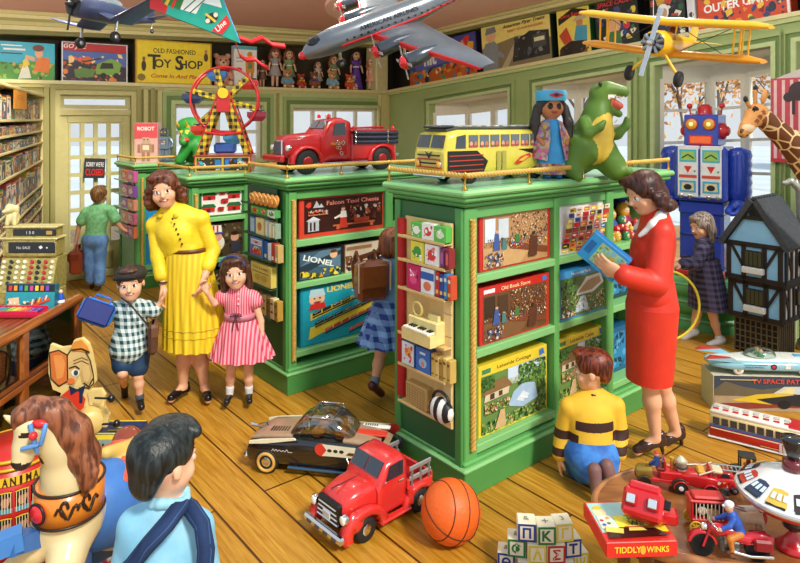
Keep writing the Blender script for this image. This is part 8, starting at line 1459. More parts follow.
b = MB(); b.box((0, 0, (zt-zb)/2), (abs(x1n-x0n), .004, zt-zb), M('#f0a030', .7)); b.art(abs(x1n-x0n), zt-zb, [('l', [(.2, z), (.8, z)], .03, '#c87818') for z in (.7, .6, .5)], y=-.003); tag(b.obj('paper_notice', None, (q.x, q.y, zb), RZS), 'orange paper notice pinned to the top of the left shelving', 'notice')
# == glazed wooden counter
XCt, ZC = -2.15, .754; Y0c, Y1c = 1.2, 4.37; WD = M('#8a4a1c', .3, kind='wood', h2='#5c2c0e', scale=2.2, sc3=(3, .6, 3), coat=.3); WDL = M('#b0682c', .3, kind='wood', h2='#8a4a1a', scale=2.5, sc3=(3, .6, 3), coat=.3)
r = thing('shop_counter', 'brown wooden shop counter with glass display panels at the left', 'counter', (XCt, Y0c, 0)); LC = Y1c-Y0c
b = MB(); b.box((-.42, LC/2, ZC-.012), (.84, LC, .024), WD, .004); b.obj('countertop', r)
b = MB(); b.box((0, LC/2, ZC+.0), (.06, LC+.03, .055), WDL, .02); b.obj('top_rail', r)
b = MB(); b.box((0, LC/2, .44), (.05, LC, .05), WDL, .012); b.box((.01, LC/2, .47), (.03, LC, .02), WD, .006); b.obj('mid_rail', r)
b = MB(); b.box((-.0, LC/2, .06), (.06, LC, .12), WD, .01); b.obj('plinth', r)
for y in np.linspace(.03, LC-.03, 6): b = MB(); b.box((0, y, ZC/2), (.045, .06, ZC-.02), WDL, .008); b.obj('post', r)
b = MB(); b.box((-.42, LC-.02, ZC/2), (.82, .04, ZC-.03), WD, .005); b.box((-.83, LC/2, ZC/2), (.03, LC, ZC-.03), WD); b.box((-.42, LC/2, .12), (.8, LC-.05, .02), WD); b.box((-.42, LC/2, .44), (.8, LC-.05, .018), WD); b.obj('case', r)
b = MB(); b.box((-.004, LC/2, .6), (.006, LC-.06, .25), glass_mat('display_glass', '#e8f0f0', .86)); b.obj('upper_glass', r); b = MB(); b.box((-.004, LC/2, .275), (.006, LC-.06, .28), glass_mat('display_glass')); b.obj('lower_glass', r)
for y, z, c, lb in ((4.1, .45, '#f2e8b0', 'cream box inside the upper glass of the counter by its far end'), (3.9, .45, '#e0c050', 'yellow box inside the upper glass of the counter'), (3.6, .45, '#b8483a', 'dark red box inside the upper glass of the counter'), (3.35, .45, '#c8d0d8', 'pale grey box inside the upper glass of the counter'), (3.5, .131, '#8a5a3a', 'brown box behind the lower glass of the counter'), (3.95, .131, '#a8905a', 'tan box behind the lower glass of the counter')):
	o = MB(); o.box((0, .07, .08), (.2, .14, .16), M(c, .5), .004); o = o.obj('boxed_toy', None, (XCt-.1, y, z+.0), PI/2); m = MB(); m.art(.18, .14, [('r', .1, .6, .9, .9, '#f0ece0'), ('s', 3, 10, TOYS, (.08, .08, .92, .55), .15)], y=-.001, T=Matrix.Translation((0, 0, .01))); m.obj('printed_cover', o); tag(o, lb, 'boxed toy', 'boxed toys inside the counter')
# ---- cash register
Yk = 4.2; sc = Yk/FPX; r = thing('cash_register', 'antique gilded cash register with black number windows on the counter', 'cash register', (-2.41, Yk-.02, ZC), .0); r.scale = (1, .6, 1); GD = M('#b8a860', .35, .45, var=.35, scale=40, bump=.4); GDL = M('#e0d494', .3, .3, var=.25, scale=50, bump=.3); BKg = M('#23262a', .25)
wr = .37; b = MB(); b.box((0, .14, .05), (wr, .3, .1), GD, .012); b.box((0, .0, .045), (wr*.85, .01, .06), GDL, .004); b.obj('drawer', r)
b = MB(); b.prism([(-.17, .1), (.17, .1), (.16, .26), (-.16, .26)], .0, .03, GD) if 0 else b.loft([[Vector((s*wr/2*.97, y, z)) for s, y in ((-1, y0), (1, y0), (1, .3), (-1, .3))] for y0, z in ((.01, .1), (.02, .14), (.1, .28), (.12, .30))], GD, True, True, False); b.obj('key_bank', r)
b = MB(); b.box((0, .19, .36), (wr*.94, .2, .12), GD, .012); b.box((0, .2, .455), (wr*.88, .17, .07), GD, .01); b.box((0, .19, .422), (wr*1.0, .22, .012), GDL, .004); b.box((0, .2, .495), (wr*.94, .19, .012), GDL, .004); b.obj('cabinet', r)
b = MB(); b.box((0.02, .086, .365), (wr*.82, .012, .07), BKg, .004); b.art(wr*.78, .05, [('t', 'No SALE', .32, .5, .35, '#c8ccd0'), ('p', [(.7, .3), (.76, .5), (.72, .8), (.66, .6)], '#e8e8e8'), ('e', .85, .5, .02, .1, '#e8e8e8')], y=.0785, T=Matrix.Translation((.02, 0, .34))); b.obj('number_window', r)
b = MB(); b.box((0.03, .112, .46), (wr*.76, .012, .045), BKg, .004); b.art(wr*.7, .04, [('t', '1 5 0', .4, .5, .5, '#c8ccd0'), ('r', .8, .2, .95, .8, '#b89a50')], y=.1045, T=Matrix.Translation((.03, 0, .44))); b.obj('number_window', r)
for i in range(8):
	cc = ['#e8e0c0', '#2a2a2a', '#e8e0c0', '#f0ead0', '#b82a24', '#2a2a2a', '#b82a24', '#e8e0c0'][i]
	b = MB()
	for j in range(5): t = j/4; p = Vector((-.155+.0445*i, lerp(.025, .095, t)-.008, lerp(.14, .27, t))); b.cyl(p+Vector((0, .012, -.004)), p+Vector((0, -.012, .006)), .012, M(cc, .3), seg=10)
	k = b.obj('key_row', r)
r2 = thing('dog_figurine', 'small pale dog figurine sitting on top of the cash register', 'figurine', r.matrix_basis @ Vector((-.14, .2, .502)), .2); S = SDF(); m = M('#d8cc94', .4, var=.15, scale=30); S.ell((0, .01, .045), (.035, .045, .05), m); S.ell((-.01, -.02, .11), (.03, .035, .03), m); S.cap((-.02, -.05, .1), (-.035, -.06, .095), .015, m, .012); [S.ell((s*.03, -.01, .105), (.01, .018, .03), m) for s in (-1, 1)]; [S.cap((s*.02, -.035, .06), (s*.022, -.045, .008), .012, m) for s in (-1, 1)]; S.obj('body', .005, r2)
# ---- crayons and xylophone on the counter
p = Vector((-2.325, 0, 0)); gamebox('crayon_box', 'teal and black crayon box leaning before the cash register', 'crayon box', .31, .16, .05, '#1f6a78', [('r', 0, 0, 1, 1, '#2a9aa8'), ('r', 0, .7, 1, 1, '#1c2430')]+[('r', .05+.11*i, .75, .12+.11*i, .95, ['#d83a2a', '#e8a030', '#3a7ac8', '#5aa84a', '#c84a9a', '#e8d040', '#e87a30', '#7a4ab0'][i]) for i in range(8)]+[('p', [(.05, .1), (.3, .2), (.28, .5), (.06, .45)], '#e8c8a0'), ('p', [(.5, .3), (.86, .55), (.94, .4), (.58, .12)], '#d8542a')]+[('l', [(.55+.07*i, .2+.05*i), (.58+.07*i, .42+.04*i)], .06, ['#e8e0d0', '#3a3a3a', '#e8c040', '#5a8ac8', '#e0e0e0'][i]) for i in range(5)]+[('s', 2, 16, ['#e8d040', '#3a5a3a', '#f0e8c0', '#1a4a5a'], (.05, .05, .5, .35), .08)], (p.x, 4.09, ZC+.001), .0, tilt=-.12)
r = thing('toy_xylophone', 'red toy xylophone with coloured bars on the counter edge', 'toy xylophone', (-2.345, 3.93, ZC+.001), .0); b = MB(); b.box((0, .05, .012), (.33, .13, .024), M('#c01838', .3, coat=.4), .006); b.box((0, -.01, .03), (.33, .012, .03), M('#d82048', .3), .004); b.box((0, .11, .03), (.33, .012, .03), M('#d82048', .3), .004); b.obj('tray', r)
for i in range(9): b = MB(); b.box((-.135+.034*i, .05, .034), (.024, .1-.003*i, .01), M(['#2a3a9a', '#3a8ac8', '#2a9a6a', '#8ac83a', '#e8d030', '#e89a2a', '#d85a2a', '#8a3a9a', '#3a4ab0'][i], .25, coat=.5), .002); b.obj('tone_bar', r)
r = thing('toy_figure', 'tiny blue and white toy figure on the counter by the register', 'toy figure', (-2.165+.0, 4.16, ZC+.03)); b = MB(); b.lathe([(.02, .02), (.022, .03), (.012, .06)], M('#2a5ac8', .4)); b.ball((0, 0, .068), .014, M('#e8c8a8')); b.obj('body', r); b = MB(); b.lathe([(.024, 0), (.024, .012), (.01, .022)], M('#e8e8ec', .4)); b.obj('base', r)
# ---- drum tin
r = thing('biscuit_drum', 'round red and yellow drum tin lettered BARNUM\'S ANIMALS behind the rocking horse', 'drum tin', (W(13, 0, 2.98).x, 2.98, 0)); RDm = M('#c8241e', .35, var=.08); R_ = .165; H_ = .47
b = MB(); b.lathe([(.0, 0), (R_, 0), (R_, H_), (.0, H_)], RDm, seg=40); b.obj('drum', r)
for z in (.012, .1, H_-.04, H_-.005): b = MB(); b.ring((0, 0, z), R_+.002, .008, M('#e0b030', .3, .3), (0, 0, 1), 48); b.obj('hoop', r)
def wrap(mb, spec, a0, a1, z0, z1, R, m=None):
	t = MB(); t.art(1, 1, spec); o = len(mb.v)
	for v in t.v: a = lerp(a0, a1, v.x+.5); rr = R+.0008-v.y*.8; mb.v.append(Vector((rr*math.cos(a), rr*math.sin(a), lerp(z0, z1, v.z))))
	for f, i in zip(t.f, t.mi): mb.f.append([o+q for q in f]); mb.mi.append(mb.idx(t.mats[i])); mb.sm.append(False)
b = MB(); band = []
for i in range(14): band.append(('r', i/14, .2, (i+1)/14, .8, '#e8c030'))
wrap(b, band, -PI, 0, H_*.74, H_*.88, R_); nm = []
for ch_, i in zip("BARNUM'S ANIMALS", range(16)): nm.append(('t', ch_, (i+.5)/16, .5, .6, '#3a1410', {'bold': .03, 'w': .02 if ch_ == 'I' else .046})) if ch_ not in " '" else None
wrap(b, nm, -PI*.92, -PI*.02, H_*.745, H_*.875, R_+.002)
for k in range(8):
	a = -PI+.25+k*.38
	for z0 in (.28, .52):
		wrap(b, [('r', (i)/4, 0, (i+1)/4, 1, '#1a1410') for i in range(4)], a, a+.32, H_*z0, H_*(z0+.2), R_); wrap(b, [('r', i/4, 0, (i+1)/4, .22, '#3aa0b8') for i in range(4)]+[('e', .5, .5, .3, .22, '#b8846a'), ('e', .76, .62, .12, .14, '#b8846a'), ('r', .28, .2, .36, .45, '#b8846a'), ('r', .62, .2, .7, .45, '#b8846a')]+[('l', [(x, .02), (x, .98)], .05, '#e8d8b0') for x in (.1, .3, .5, .7, .9)]+[('l', [(.02, .97), (.5, 1), (.98, .97)], .06, '#e8c030')], a, a+.32, H_*z0, H_*(z0+.2), R_+.002)
wrap(b, [('t', c_, (i+.5)/19, .5, .7, '#f0d070', {'w': .016 if c_ == 'I' else .038}) if c_ != ' ' else ('r', 0, 0, .001, .001, '#c8241e') for i, c_ in enumerate('NATIONAL BISCUIT CO')], -PI*.95, -PI*.1, H_*.13, H_*.2, R_+.002); b.obj('printed_band', r)
# ---- elephant pull toy and its box
o = gamebox('toy_box', 'dark blue and yellow printed box under the elephant toy', 'toy box', .36, .155, .17, '#22305a', [('r', 0, 0, 1, 1, '#e8d840'), ('r', .01, .08, .99, .82, '#8aa49a'), ('r', .01, .04, .99, .14, '#20242c')]+[('e', .09+.12*i, .45, .035, .2, ['#c83a2a', '#e8e0d0', '#3a2a1a', '#e8b040'][i % 4]) for i in range(8)]+[('e', .12+.12*i, .6, .022, .1, ['#2a2a2a', '#d84a3a', '#e8c8a0'][i % 3]) for i in range(8)]+[('s', 4, 20, ['#2a2a2a', '#e8e0d0', '#c84a3a', '#5a3a2a'], (.03, .16, .97, .76), .07)], W(105, 450, 3.72)+Vector((0, 0, .0)), .02, topspec=[('r', 0, 0, 1, 1, '#1e2a56'), ('r', 0, .0, 1, .07, '#e8d840'), ('r', .0, .93, 1, 1, '#e8d840'), ('r', .58, .4, .76, .5, '#a8a03a'), ('r', .8, .3, .95, .4, '#a8a03a'), ('r', .5, .2, .72, .28, '#a8a03a')])
o.location.z = 0
Ye = 3.79; sp = Ye/FPX; px = lambda x, y: ((x-80)*sp, (430-y)*sp); b0 = W(80, 430, Ye); r = thing('elephant_toy', 'flat wooden elephant toy in a red jacket with a drum, standing on its printed box', 'pull toy', (b0.x, Ye, .156), .1)
EB = '#e8cf86'; outl = [px(*q) for q in ((50, 355), (52, 345), (62, 349), (72, 348), (74, 342), (82, 340), (88, 346), (91, 356), (94, 372), (95, 384), (90, 391), (84, 390), (88, 392), (100, 392), (104, 398), (103, 410), (108, 418), (106, 430), (84, 430), (60, 430), (58, 408), (62, 394), (54, 390), (50, 374))]
b = MB(); b.prism(outl, 0, .03, M(EB, .5)); b.obj('backing', r)
def pp(pts, c): return ('p', [((x-50)/60, (430-y)/90) for x, y in pts], c)
def ee(x, y, rx, ry, c, a=0): return ('e', (x-50)/60, (430-y)/90, rx/60, ry/90, c, a)
b = MB(); b.art(60*sp, 90*sp, [pp(((66, 360), (70, 350), (84, 350), (90, 362), (92, 376), (90, 386), (82, 386), (80, 376), (74, 388), (64, 384)), '#c8a868'), pp(((67, 362), (71, 352), (83, 352), (88, 363), (90, 377), (88, 384), (84, 382), (82, 370), (74, 386), (66, 382)), '#dcbc7c'), pp(((51, 353), (60, 352), (68, 356), (68, 382), (60, 386), (53, 378)), '#d87838'), pp(((55, 356), (63, 356), (66, 364), (64, 378), (58, 380)), '#e89a50'), ('l', [((x-50)/60, (430-y)/90) for x, y in ((51, 353), (60, 351), (68, 356), (68.5, 382), (60, 387), (52.5, 379), (51, 353))], .014, '#3a2414'), ('l', [((x-50)/60, (430-y)/90) for x, y in ((68, 356), (72, 351), (84, 350), (90, 362), (93, 376), (93.5, 385), (89, 390), (84, 389))], .012, '#3a2414'), ('l', [((x-50)/60, (430-y)/90) for x, y in ((74, 362), (82, 359), (88, 362))], .008, '#6a4a24'), ('l', [((x-50)/60, (430-y)/90) for x, y in ((74, 365), (82, 362), (89, 366))], .008, '#6a4a24'), ee(76, 374, 4, 3.6, '#f0ece0'), ee(76.5, 374, 2.2, 2.8, '#2a4a4a'), ee(72, 382, 3.6, 3.2, '#e8783a'), ('l', [((x-50)/60, (430-y)/90) for x, y in ((70, 369), (76, 367), (80, 370))], .014, '#2a1c10'), ('l', [((x-50)/60, (430-y)/90) for x, y in ((84, 384), (89, 388), (93, 380))], .014, '#3a2a14'), pp(((72, 348), (75, 343), (82, 341), (88, 348), (90, 354), (80, 352), (74, 352)), '#e0923a'), ('l', [((x-50)/60, (430-y)/90) for x, y in ((73, 351), (82, 350), (90, 354))], .02, '#3a2a14'),
	pp(((60, 398), (70, 390), (80, 392), (86, 400), (80, 428), (60, 429)), '#d83a24'), ee(71, 404, 2.6, 3, '#7a1810'), pp(((70, 386), (78, 390), (86, 386), (84, 394), (78, 392), (72, 396)), '#1a2a4a'), pp(((80, 388), (84, 389), (83, 404), (80, 404)), '#1a2a4a'), pp(((88, 393), (100, 393), (103, 400), (98, 408), (90, 406)), '#e0c884')], y=-.001, T=Matrix.Translation((0, 0, 0))); b.v = [v+Vector(((80-80)*sp, 0, 0)) for v in b.v]; b.obj('printed_face', r)
b = MB(); q = px(93, 419); T = Matrix.Translation((q[0], -.05, q[1])) @ Matrix.Rotation(PI/2, 4, 'X') @ Matrix.Rotation(.35, 4, 'Y'); b.lathe([(.0, -.07), (.066, -.07), (.07, -.05), (.07, .04), (.066, .05), (.0, .05)], M('#dfc478', .4), T, 24); b.obj('drum', r)
b = MB(); [b.cyl((px(x0, y0)[0], -.06, px(x0, y0)[1]), (px(x1, y1)[0], -.09, px(x1, y1)[1]), .006, M('#1a1a1c', .4)) for x0, y0, x1, y1 in ((98, 396, 114, 395), (98, 422, 118, 420))]; [b.ball((px(x, y)[0], -.09, px(x, y)[1]), .022, M('#151517', .25), 12) for x, y in ((115, 395), (120, 420))]; b.obj('drumstick', r)
# == rocking horse
P = lambda x, y, Y: A_(W(x, y, Y)); s0 = 2.2/FPX; HC = M('#e6d3a0', .3, var=.08, scale=6, coat=.4); MN = M('#5a2c1a', .4, kind='hair', h2='#a06040', scale=12, sc3=(4, 4, 1), bump=.6);
r = thing('rocking_horse', 'cream painted rocking horse with brown mane and blue frame in the left foreground', 'rocking horse', (W(75, 0, 2.3).x, 2.3, 0))
S = SDF(); S.chain([P(70, 502, 2.2), P(69, 472, 2.17), P(60, 442, 2.13), P(47, 425, 2.1)], [.1, .078, .06, .056], HC, .03); S.ell(P(36, 422, 2.09), (.052, .05, .05), HC, k=.02); S.chain([P(32, 426, 2.06), P(26, 446, 2.05), P(22, 460, 2.04)], [.052, .038, .031], HC, .012)
S.ell(P(21, 469, 2.04), (.06, .07, .034), M('#2a2426', .35), sub='paint')
S.ell(P(68, 514, 2.23), (.098, .12, .1), HC, k=.03); S.chain([P(78, 508, 2.3), P(115, 505, 2.5), P(155, 505, 2.75)], [.1, .135, .13], HC, .05)
S.chain([P(58, 520, 2.18), P(38, 545, 2.16), P(10, 575, 2.16), P(-2, 640, 2.2)], [.075, .048, .038, .032], HC, .03); S.chain([P(76, 525, 2.2), P(66, 560, 2.12), P(62, 600, 2.1), P(66, 650, 2.12)], [.08, .052, .036, .034], HC, .03)
for dx in (-.06, .09): a = P(150, 520, 2.75)+A_((dx, 0, 0)); S.chain([a, a+A_((.06, .1, -.2)), a+A_((.12, .06, -.42))], [.085, .05, .035], HC, .03)
for (x, y, d) in ((14, 420, .0), (37, 408, -.01)): S.cap(P(x+10 if x < 20 else x, y+6, 2.09+d), P(x-10 if x < 20 else x-3, y-4 if x < 20 else y-3, 2.1+d), .022, HC, .006, .01)
S.ell(P(24.5, 436, 2.012), (.016, .03, .008), M('#241812'), sub='paint'); S.obj('body', .0085, r, world=True)
S = SDF(); S.chain([P(25, 416, 2.05), P(38, 411, 2.07), P(56, 414, 2.1), P(73, 432, 2.125), P(83, 456, 2.145), P(89, 480, 2.15)], [.024, .036, .046, .052, .05, .028], MN, .03); S.chain([P(34, 408, 2.06), P(22, 416, 2.04), P(16, 426, 2.03)], [.035, .028, .012], MN, .02)
rn = random.Random(2)
for i in range(8): x = 64+3.0*i; y = 426+8*i; S.chain([P(x+8, y-10, 2.11), P(x+1, y+4, 2.085+.004*i), P(x-2+(i % 2)*3, y+14, 2.09+.004*i)], [.02, .017, .005], MN, .006)
S.obj('mane', .007, r, world=True)
BLU = M('#2f6ab4', .35, coat=.3); ORB = M('#e0862a', .35, coat=.3); BKL = M('#2a1408', .4)
b = MB()
for (A, B) in (((30, 424), (37, 452)), ((22, 449), (41, 444)), ((41, 444), (46, 424))): b.tube([P(A[0], A[1], 2.01), P((A[0]+B[0])/2, (A[1]+B[1])/2, 2.0), P(B[0], B[1], 2.022)], .0075, M('#5a90d0', .4))
b.ball(P(38, 424, 2.03), (.028, .014, .014), M('#d83030', .3)); b.ball(P(33, 436, 1.997), .013, M('#d83030', .3)); b.obj('bridle', r, world=True)
b = MB(); rings = []
for (dz, k_, ins) in ((-.05, 1.0, .0), (-.05, 1.05, 0), (.055, 1.05, 0), (.055, 1.0, 0)):
	c = P(70, 494, 2.2)+A_((0, 0, dz)); rings.append([Vector((c[0]+.1*k_*math.cos(q), c[1]+.112*k_*math.sin(q), c[2]+.0*math.cos(q))) for q in np.linspace(0, 2*PI, 41)[:-1]])
b.loft(rings, ORB); [b.tube([Vector(rings[j][i])+Vector((0, 0, 0)) for i in range(40)], .005, BKL, 6, True) for j in (1, 2)]; b.obj('breast_band', r, world=True)
b = MB(); c = P(70, 494, 2.2); pos = lambda a, dz: Vector((c[0]+.108*math.cos(a), c[1]+.121*math.sin(a), c[2]+dz))
for a0 in (-1.45, -.85): b.tube([pos(a0+t*.05*(1.4-.0), .02*math.sin(t*1.0)) for t in range(0, 10)], .005, BKL); b.tube([pos(a0+.25+.1*math.cos(t), .015+.022*math.sin(t)) for t in np.linspace(0, 5, 12)], .005, BKL)
b.obj('scroll_ornament', r, world=True); b = MB(); T = align(c+A_((.105*math.cos(-2.0), .116*math.sin(-2.0), 0)), c+A_((.17*math.cos(-2.0), .187*math.sin(-2.0), 0))); b.lathe([(.03, 0), (.03, .012), (.021, .02), (.0, .022)], M('#d8242a', .25, coat=.5), T, 20); b.ring(T @ Vector((0, 0, .01)), .031, .005, BKL, tuple(T.to_3x3() @ Vector((0, 0, 1))), 24); b.obj('red_rosette', r, world=True)
S = SDF(); S.cap(P(96, 502, 2.40), P(140, 498, 2.66), .158, M('#3f78c4', .5, var=.15, scale=12, bump=.3), .15, .02); S.box(P(115, 560, 2.5), (.4, .4, .09), None, .01, k=0, sub=True); S.obj('saddle_cloth', .009, r, world=True)
S = SDF(); m1 = M('#e2542a', .35, coat=.4); S.ell(P(118, 462, 2.5), (.135, .17, .035), m1, k=.03); S.ell(P(118, 468, 2.5), (.15, .18, .03), M('#c03a22', .35, coat=.4), k=.01); S.cap(P(106, 453, 2.42), P(138, 446, 2.6), .022, M('#d8b860', .4), .036, .03); S.ell(P(128, 440, 2.66), (.06, .05, .055), M('#8a3a1c', .3, coat=.4), k=.02); S.obj('saddle', .008, r, world=True)
S = SDF(); S.ell(P(120, 484, 2.44), (.075, .08, .075), M('#4a2a1c', .35, var=.2), k=.02); S.obj('saddle_flap', .009, r, world=True)
b = MB();
def beam(a, c_, w_, h_, m): T = align(a, c_); L_ = (Vector(c_)-Vector(a)).length; b.loft([[T @ Vector((x*w_/2, y*h_/2, z)) for x, y in ((-1, -1), (1, -1), (1, 1), (-1, 1))] for z in (0, L_)], m, True, True, False)
a1 = Vector(P(8, 546, 2.03)); a2 = Vector(P(140, 503, 2.52)); beam(a1, a2, .05, .055, BLU); beam(a1+Vector((-.04, -.01, 0)), a1+Vector((.03, .03, .01)), .058, .058, M('#3f80c8', .35)); off = Vector((.36, -.02, -.18)); a3 = Vector(P(60, 572, 2.30)); a4 = Vector(P(140, 533, 2.72)); beam(a3, a4, .045, .045, M('#24567c', .4)); b.obj('side_rail', r, world=True)
for q in (a1+(a2-a1)*.5, a1+(a2-a1)*.95, a3+(a4-a3)*.05, a4): b = MB(); beam(q, Vector((q.x, q.y, .04)), .05, .05, BLU); b.obj('stand_post', r, world=True)
b = MB(); beam(Vector((a1.x, a1.y+.02, .03)), Vector((a2.x, a2.y, .03)), .06, .06, BLU); beam(Vector((a3.x, a3.y, .03)), Vector((a4.x, a4.y, .03)), .06, .06, BLU); b.obj('floor_runner', r, world=True)
b = MB(); q = P(38, 552, 2.3); b.lathe([(.02, -.12), (.045, -.09), (.03, -.06), (.048, -.03), (.03, 0), (.045, .03), (.025, .06)], M('#8a2430', .3, coat=.4), Matrix.Translation(Vector(q)), 16); b.cyl(q+A_((0, 0, .05)), q+A_((.03, .01, .16)), .012, STEEL()); b.obj('suspension_spring', r, world=True)
# ---- loose marbles on the floor under the horse
for i, (x, y, c, nm_) in enumerate(((88, 562, '#e0502a', 'orange red'), (96, 555, '#d83030', 'red'), (101, 561, '#c83a3a', 'crimson'), (106, 553, '#f0ece0', 'ivory'), (111, 557, '#f4f0e8', 'white'), (116, 560, '#e8c030', 'yellow'), (99, 567, '#3a5ab0', 'blue'), (92, 569, '#e8a030', 'amber'), (110, 566, '#b82a3a', 'dark red'), (84, 569, '#d85a30', 'coral'))):
	g_ = G(x, y+9); b = MB(); b.ball((0, 0, .028), .028, M(c, .15, coat=.8), 16); tag(b.obj('wooden_ball', None, g_), nm_+' small wooden ball on the floor behind the rocking horse frame', 'ball', 'loose wooden balls under the rocking horse')
# == oval table in the right foreground
TZ = .6; Tc = Vector((1.15, 2.27, 0)); rx_, ry_ = .475, .30
def TP(px, py): Y = FPX*(CAMH-TZ)/(py-HY); p = W(px, py, Y); p.z = TZ; return p
TW = M('#8a5128', .25, kind='wood', h2='#a86a38', scale=3, sc3=(.5, 4, 1), coat=.5); TWD = M('#b87a48', .3, kind='wood', h2='#8a5530', scale=3, sc3=(1, 1, 6), coat=.4)
r = thing('oval_table', 'oval polished wooden table holding tin toys in the right foreground', 'table', Tc); b = MB(); ring_ = lambda k, z: [Vector((rx_*k*math.cos(q), ry_*k*math.sin(q), z)) for q in np.linspace(0, 2*PI, 65)[:-1]]
b.loft([ring_(.96, TZ-.001), ring_(.98, TZ-.012), ring_(.96, TZ-.03)], TW, True, True); b.obj('tabletop', r)
b = MB(); b.loft([ring_(.955, TZ-.0), ring_(.965, TZ+.006), ring_(1.0, TZ+.004), ring_(1.01, TZ-.016), ring_(1.0, TZ-.036), ring_(.96, TZ-.04)], TWD, True, False); b.obj('moulded_rim', r)
b = MB(); b.loft([ring_(.85, TZ-.03), ring_(.85, TZ-.10)], M('#5a3018', .4), True, True); b.obj('apron', r)
for x, y in ((-.33, -.12), (.33, -.12), (-.33, .12), (.33, .12)): b = MB(); b.lathe([(.022, 0), (.016, .03), (.02, .3), (.03, .42), (.022, .44), (.032, .5), (.032, TZ-.04)], M('#6a3a1c', .35, coat=.3), Matrix.Translation((x, y, 0)), 14); b.obj('leg', r)
ZT = TZ+.0005
# game box and viewer
p = TP(642, 557); p.z = ZT; bw = .226; gamebox('tiddlywinks_box', 'red and yellow TIDDLY WINKS box on the table under the red viewer', 'game box', bw, .046, .215, '#d8281e', [('r', 0, 0, 1, 1, '#dc2a20'), ('t', 'TIDDLY', .3, .52, .42, '#f4d838', {'w': .38, 'bold': .02}), ('t', 'WINKS', .72, .52, .42, '#f4d838', {'w': .32, 'bold': .02}), ('e', .51, .5, .04, .3, '#e8b030')], p, .05,
	topspec=[('r', 0, 0, 1, 1, '#dc2a20'), ('r', .02, .22, .98, .98, '#a8d4cc'), ('r', .3, .2, .98, .62, '#f0e43a'), ('e', .14, .72, .1, .12, '#f0d8a8'), ('e', .14, .84, .07, .05, '#e8c030'), ('p', [(.04, .3), (.3, .3), (.26, .62), (.06, .62)], '#f0e8d0'), ('e', .1, .5, .03, .03, '#d83030'), ('e', .18, .42, .03, .03, '#3a8a4a'), ('e', .2, .55, .03, .03, '#e8a030'), ('e', .1, .38, .03, .03, '#3a6ac0'), ('p', [(.05, .05), (.95, .08), (.8, .26), (.3, .3), (.1, .22)], '#3a1008'), ('p', [(.06, .2), (.3, .14), (.34, .26), (.1, .32)], '#f0d860'), ('p', [(.4, .2), (.66, .2), (.6, .32), (.44, .34)], '#f0d860'), ('t', 'TIDDLY', .7, .52, .12, '#1a5a3a', {'w': .5, 'bold': .03}), ('t', 'WINKS', .68, .38, .12, '#1a5a3a', {'w': .46, 'bold': .03}), ('r', .36, .27, .94, .29, '#c83a2a'), ('e', .7, .8, .03, .03, '#d83030'), ('e', .82, .88, .025, .025, '#3a6ac0'), ('e', .9, .78, .03, .03, '#e8c030'), ('e', .78, .72, .025, .025, '#3a9a4a'), ('e', .62, .9, .025, .025, '#f0a030'), ('e', .9, .94, .02, .02, '#f4f0e8')])
r = thing('stereo_viewer', 'red plastic picture viewer lying tilted on the TIDDLY WINKS box', 'toy viewer', W(643, 545, 2.10)); r.location.z = ZT+.048; VR = M('#d01c22', .28, coat=.5); r.rotation_euler = (0, 0, -.55)
E = Matrix.Rotation(-.75, 3, 'X')
def vb(mb, c, sz, m, bev=.006): mb.box(E @ Vector(c)+Vector((0, 0, .066)), sz, m, bev, E)
b = MB(); vb(b, (0, 0, 0), (.125, .045, .085), VR, .01); vb(b, (0, .032, -.005), (.1, .03, .075), VR, .008); vb(b, (0, .0, .048), (.1, .04, .03), VR, .008); b.obj('body', r)
for s in (-1, 1): b = MB(); vb(b, (s*.033, -.026, .0), (.036, .022, .036), M('#b0141a', .3), .005); vb(b, (s*.033, -.0375, .0), (.026, .004, .026), M('#c8d4dc', .05, .3), .002); b.obj('eyepiece', r)
b = MB(); vb(b, (.07, .01, .02), (.02, .014, .03), M('#141414', .3), .003); b.obj('lever', r); b = MB(); b.box((.055, .055, .02), (.08, .05, .04), VR, .008, Matrix.Rotation(.3, 3, 'Z')); b.obj('reel_holder', r)
# small tin vehicles: front = -x
def spoked(r, spec, tyre, hub, n=8):
	for c, R, w_ in spec: b = MB(); b.wheel(c, R, w_, tyre, hub, spokes=n); b.obj('wheel', r)
GB = M('#c8983a', .3, .6)
def put(name, label, px, py, rz, sc=1.): return thing(name, label, 'toy vehicle', TP(px, py)+Vector((0, 0, .0008)), rz, 'old tin vehicles at the back of the table', sc)
r = put('vintage_fire_engine', 'early red tin fire engine with spoked wheels and a blue driver', 664, 487, -.22, .98); b = MB(); b.box((0, 0, .035), (.17, .055, .014), RED(), .003); hull(b, [(-.1, .018, .035, .065), (-.09, .026, .03, .072), (-.045, .027, .03, .074)], M('#a88a3a', .3, .5)); b.box((.02, 0, .055), (.08, .056, .03), RED(), .004); b.obj('body', r)
b = MB(); b.box((-.015, 0, .075), (.03, .055, .012), M('#7a1a14', .4), .003); b.box((.0, 0, .092), (.008, .055, .035), RED(), .003); b.obj('seat', r); b = MB(); b.lathe([(.016, .07), (.02, .075), (.02, .1), (.024, .104), (.014, .115), (.006, .122)], M('#d8d0b0', .3, .4), Matrix.Translation((.06, 0, 0)), 14); b.ring((.06, 0, .085), .021, .003, M('#20242a'), (0, 0, 1)); b.obj('boiler', r); b = MB(); b.cyl((.03, .01, .07), (.03, .01, .11), .008, M('#d8b048', .3, .4)); b.obj('bell_post', r)
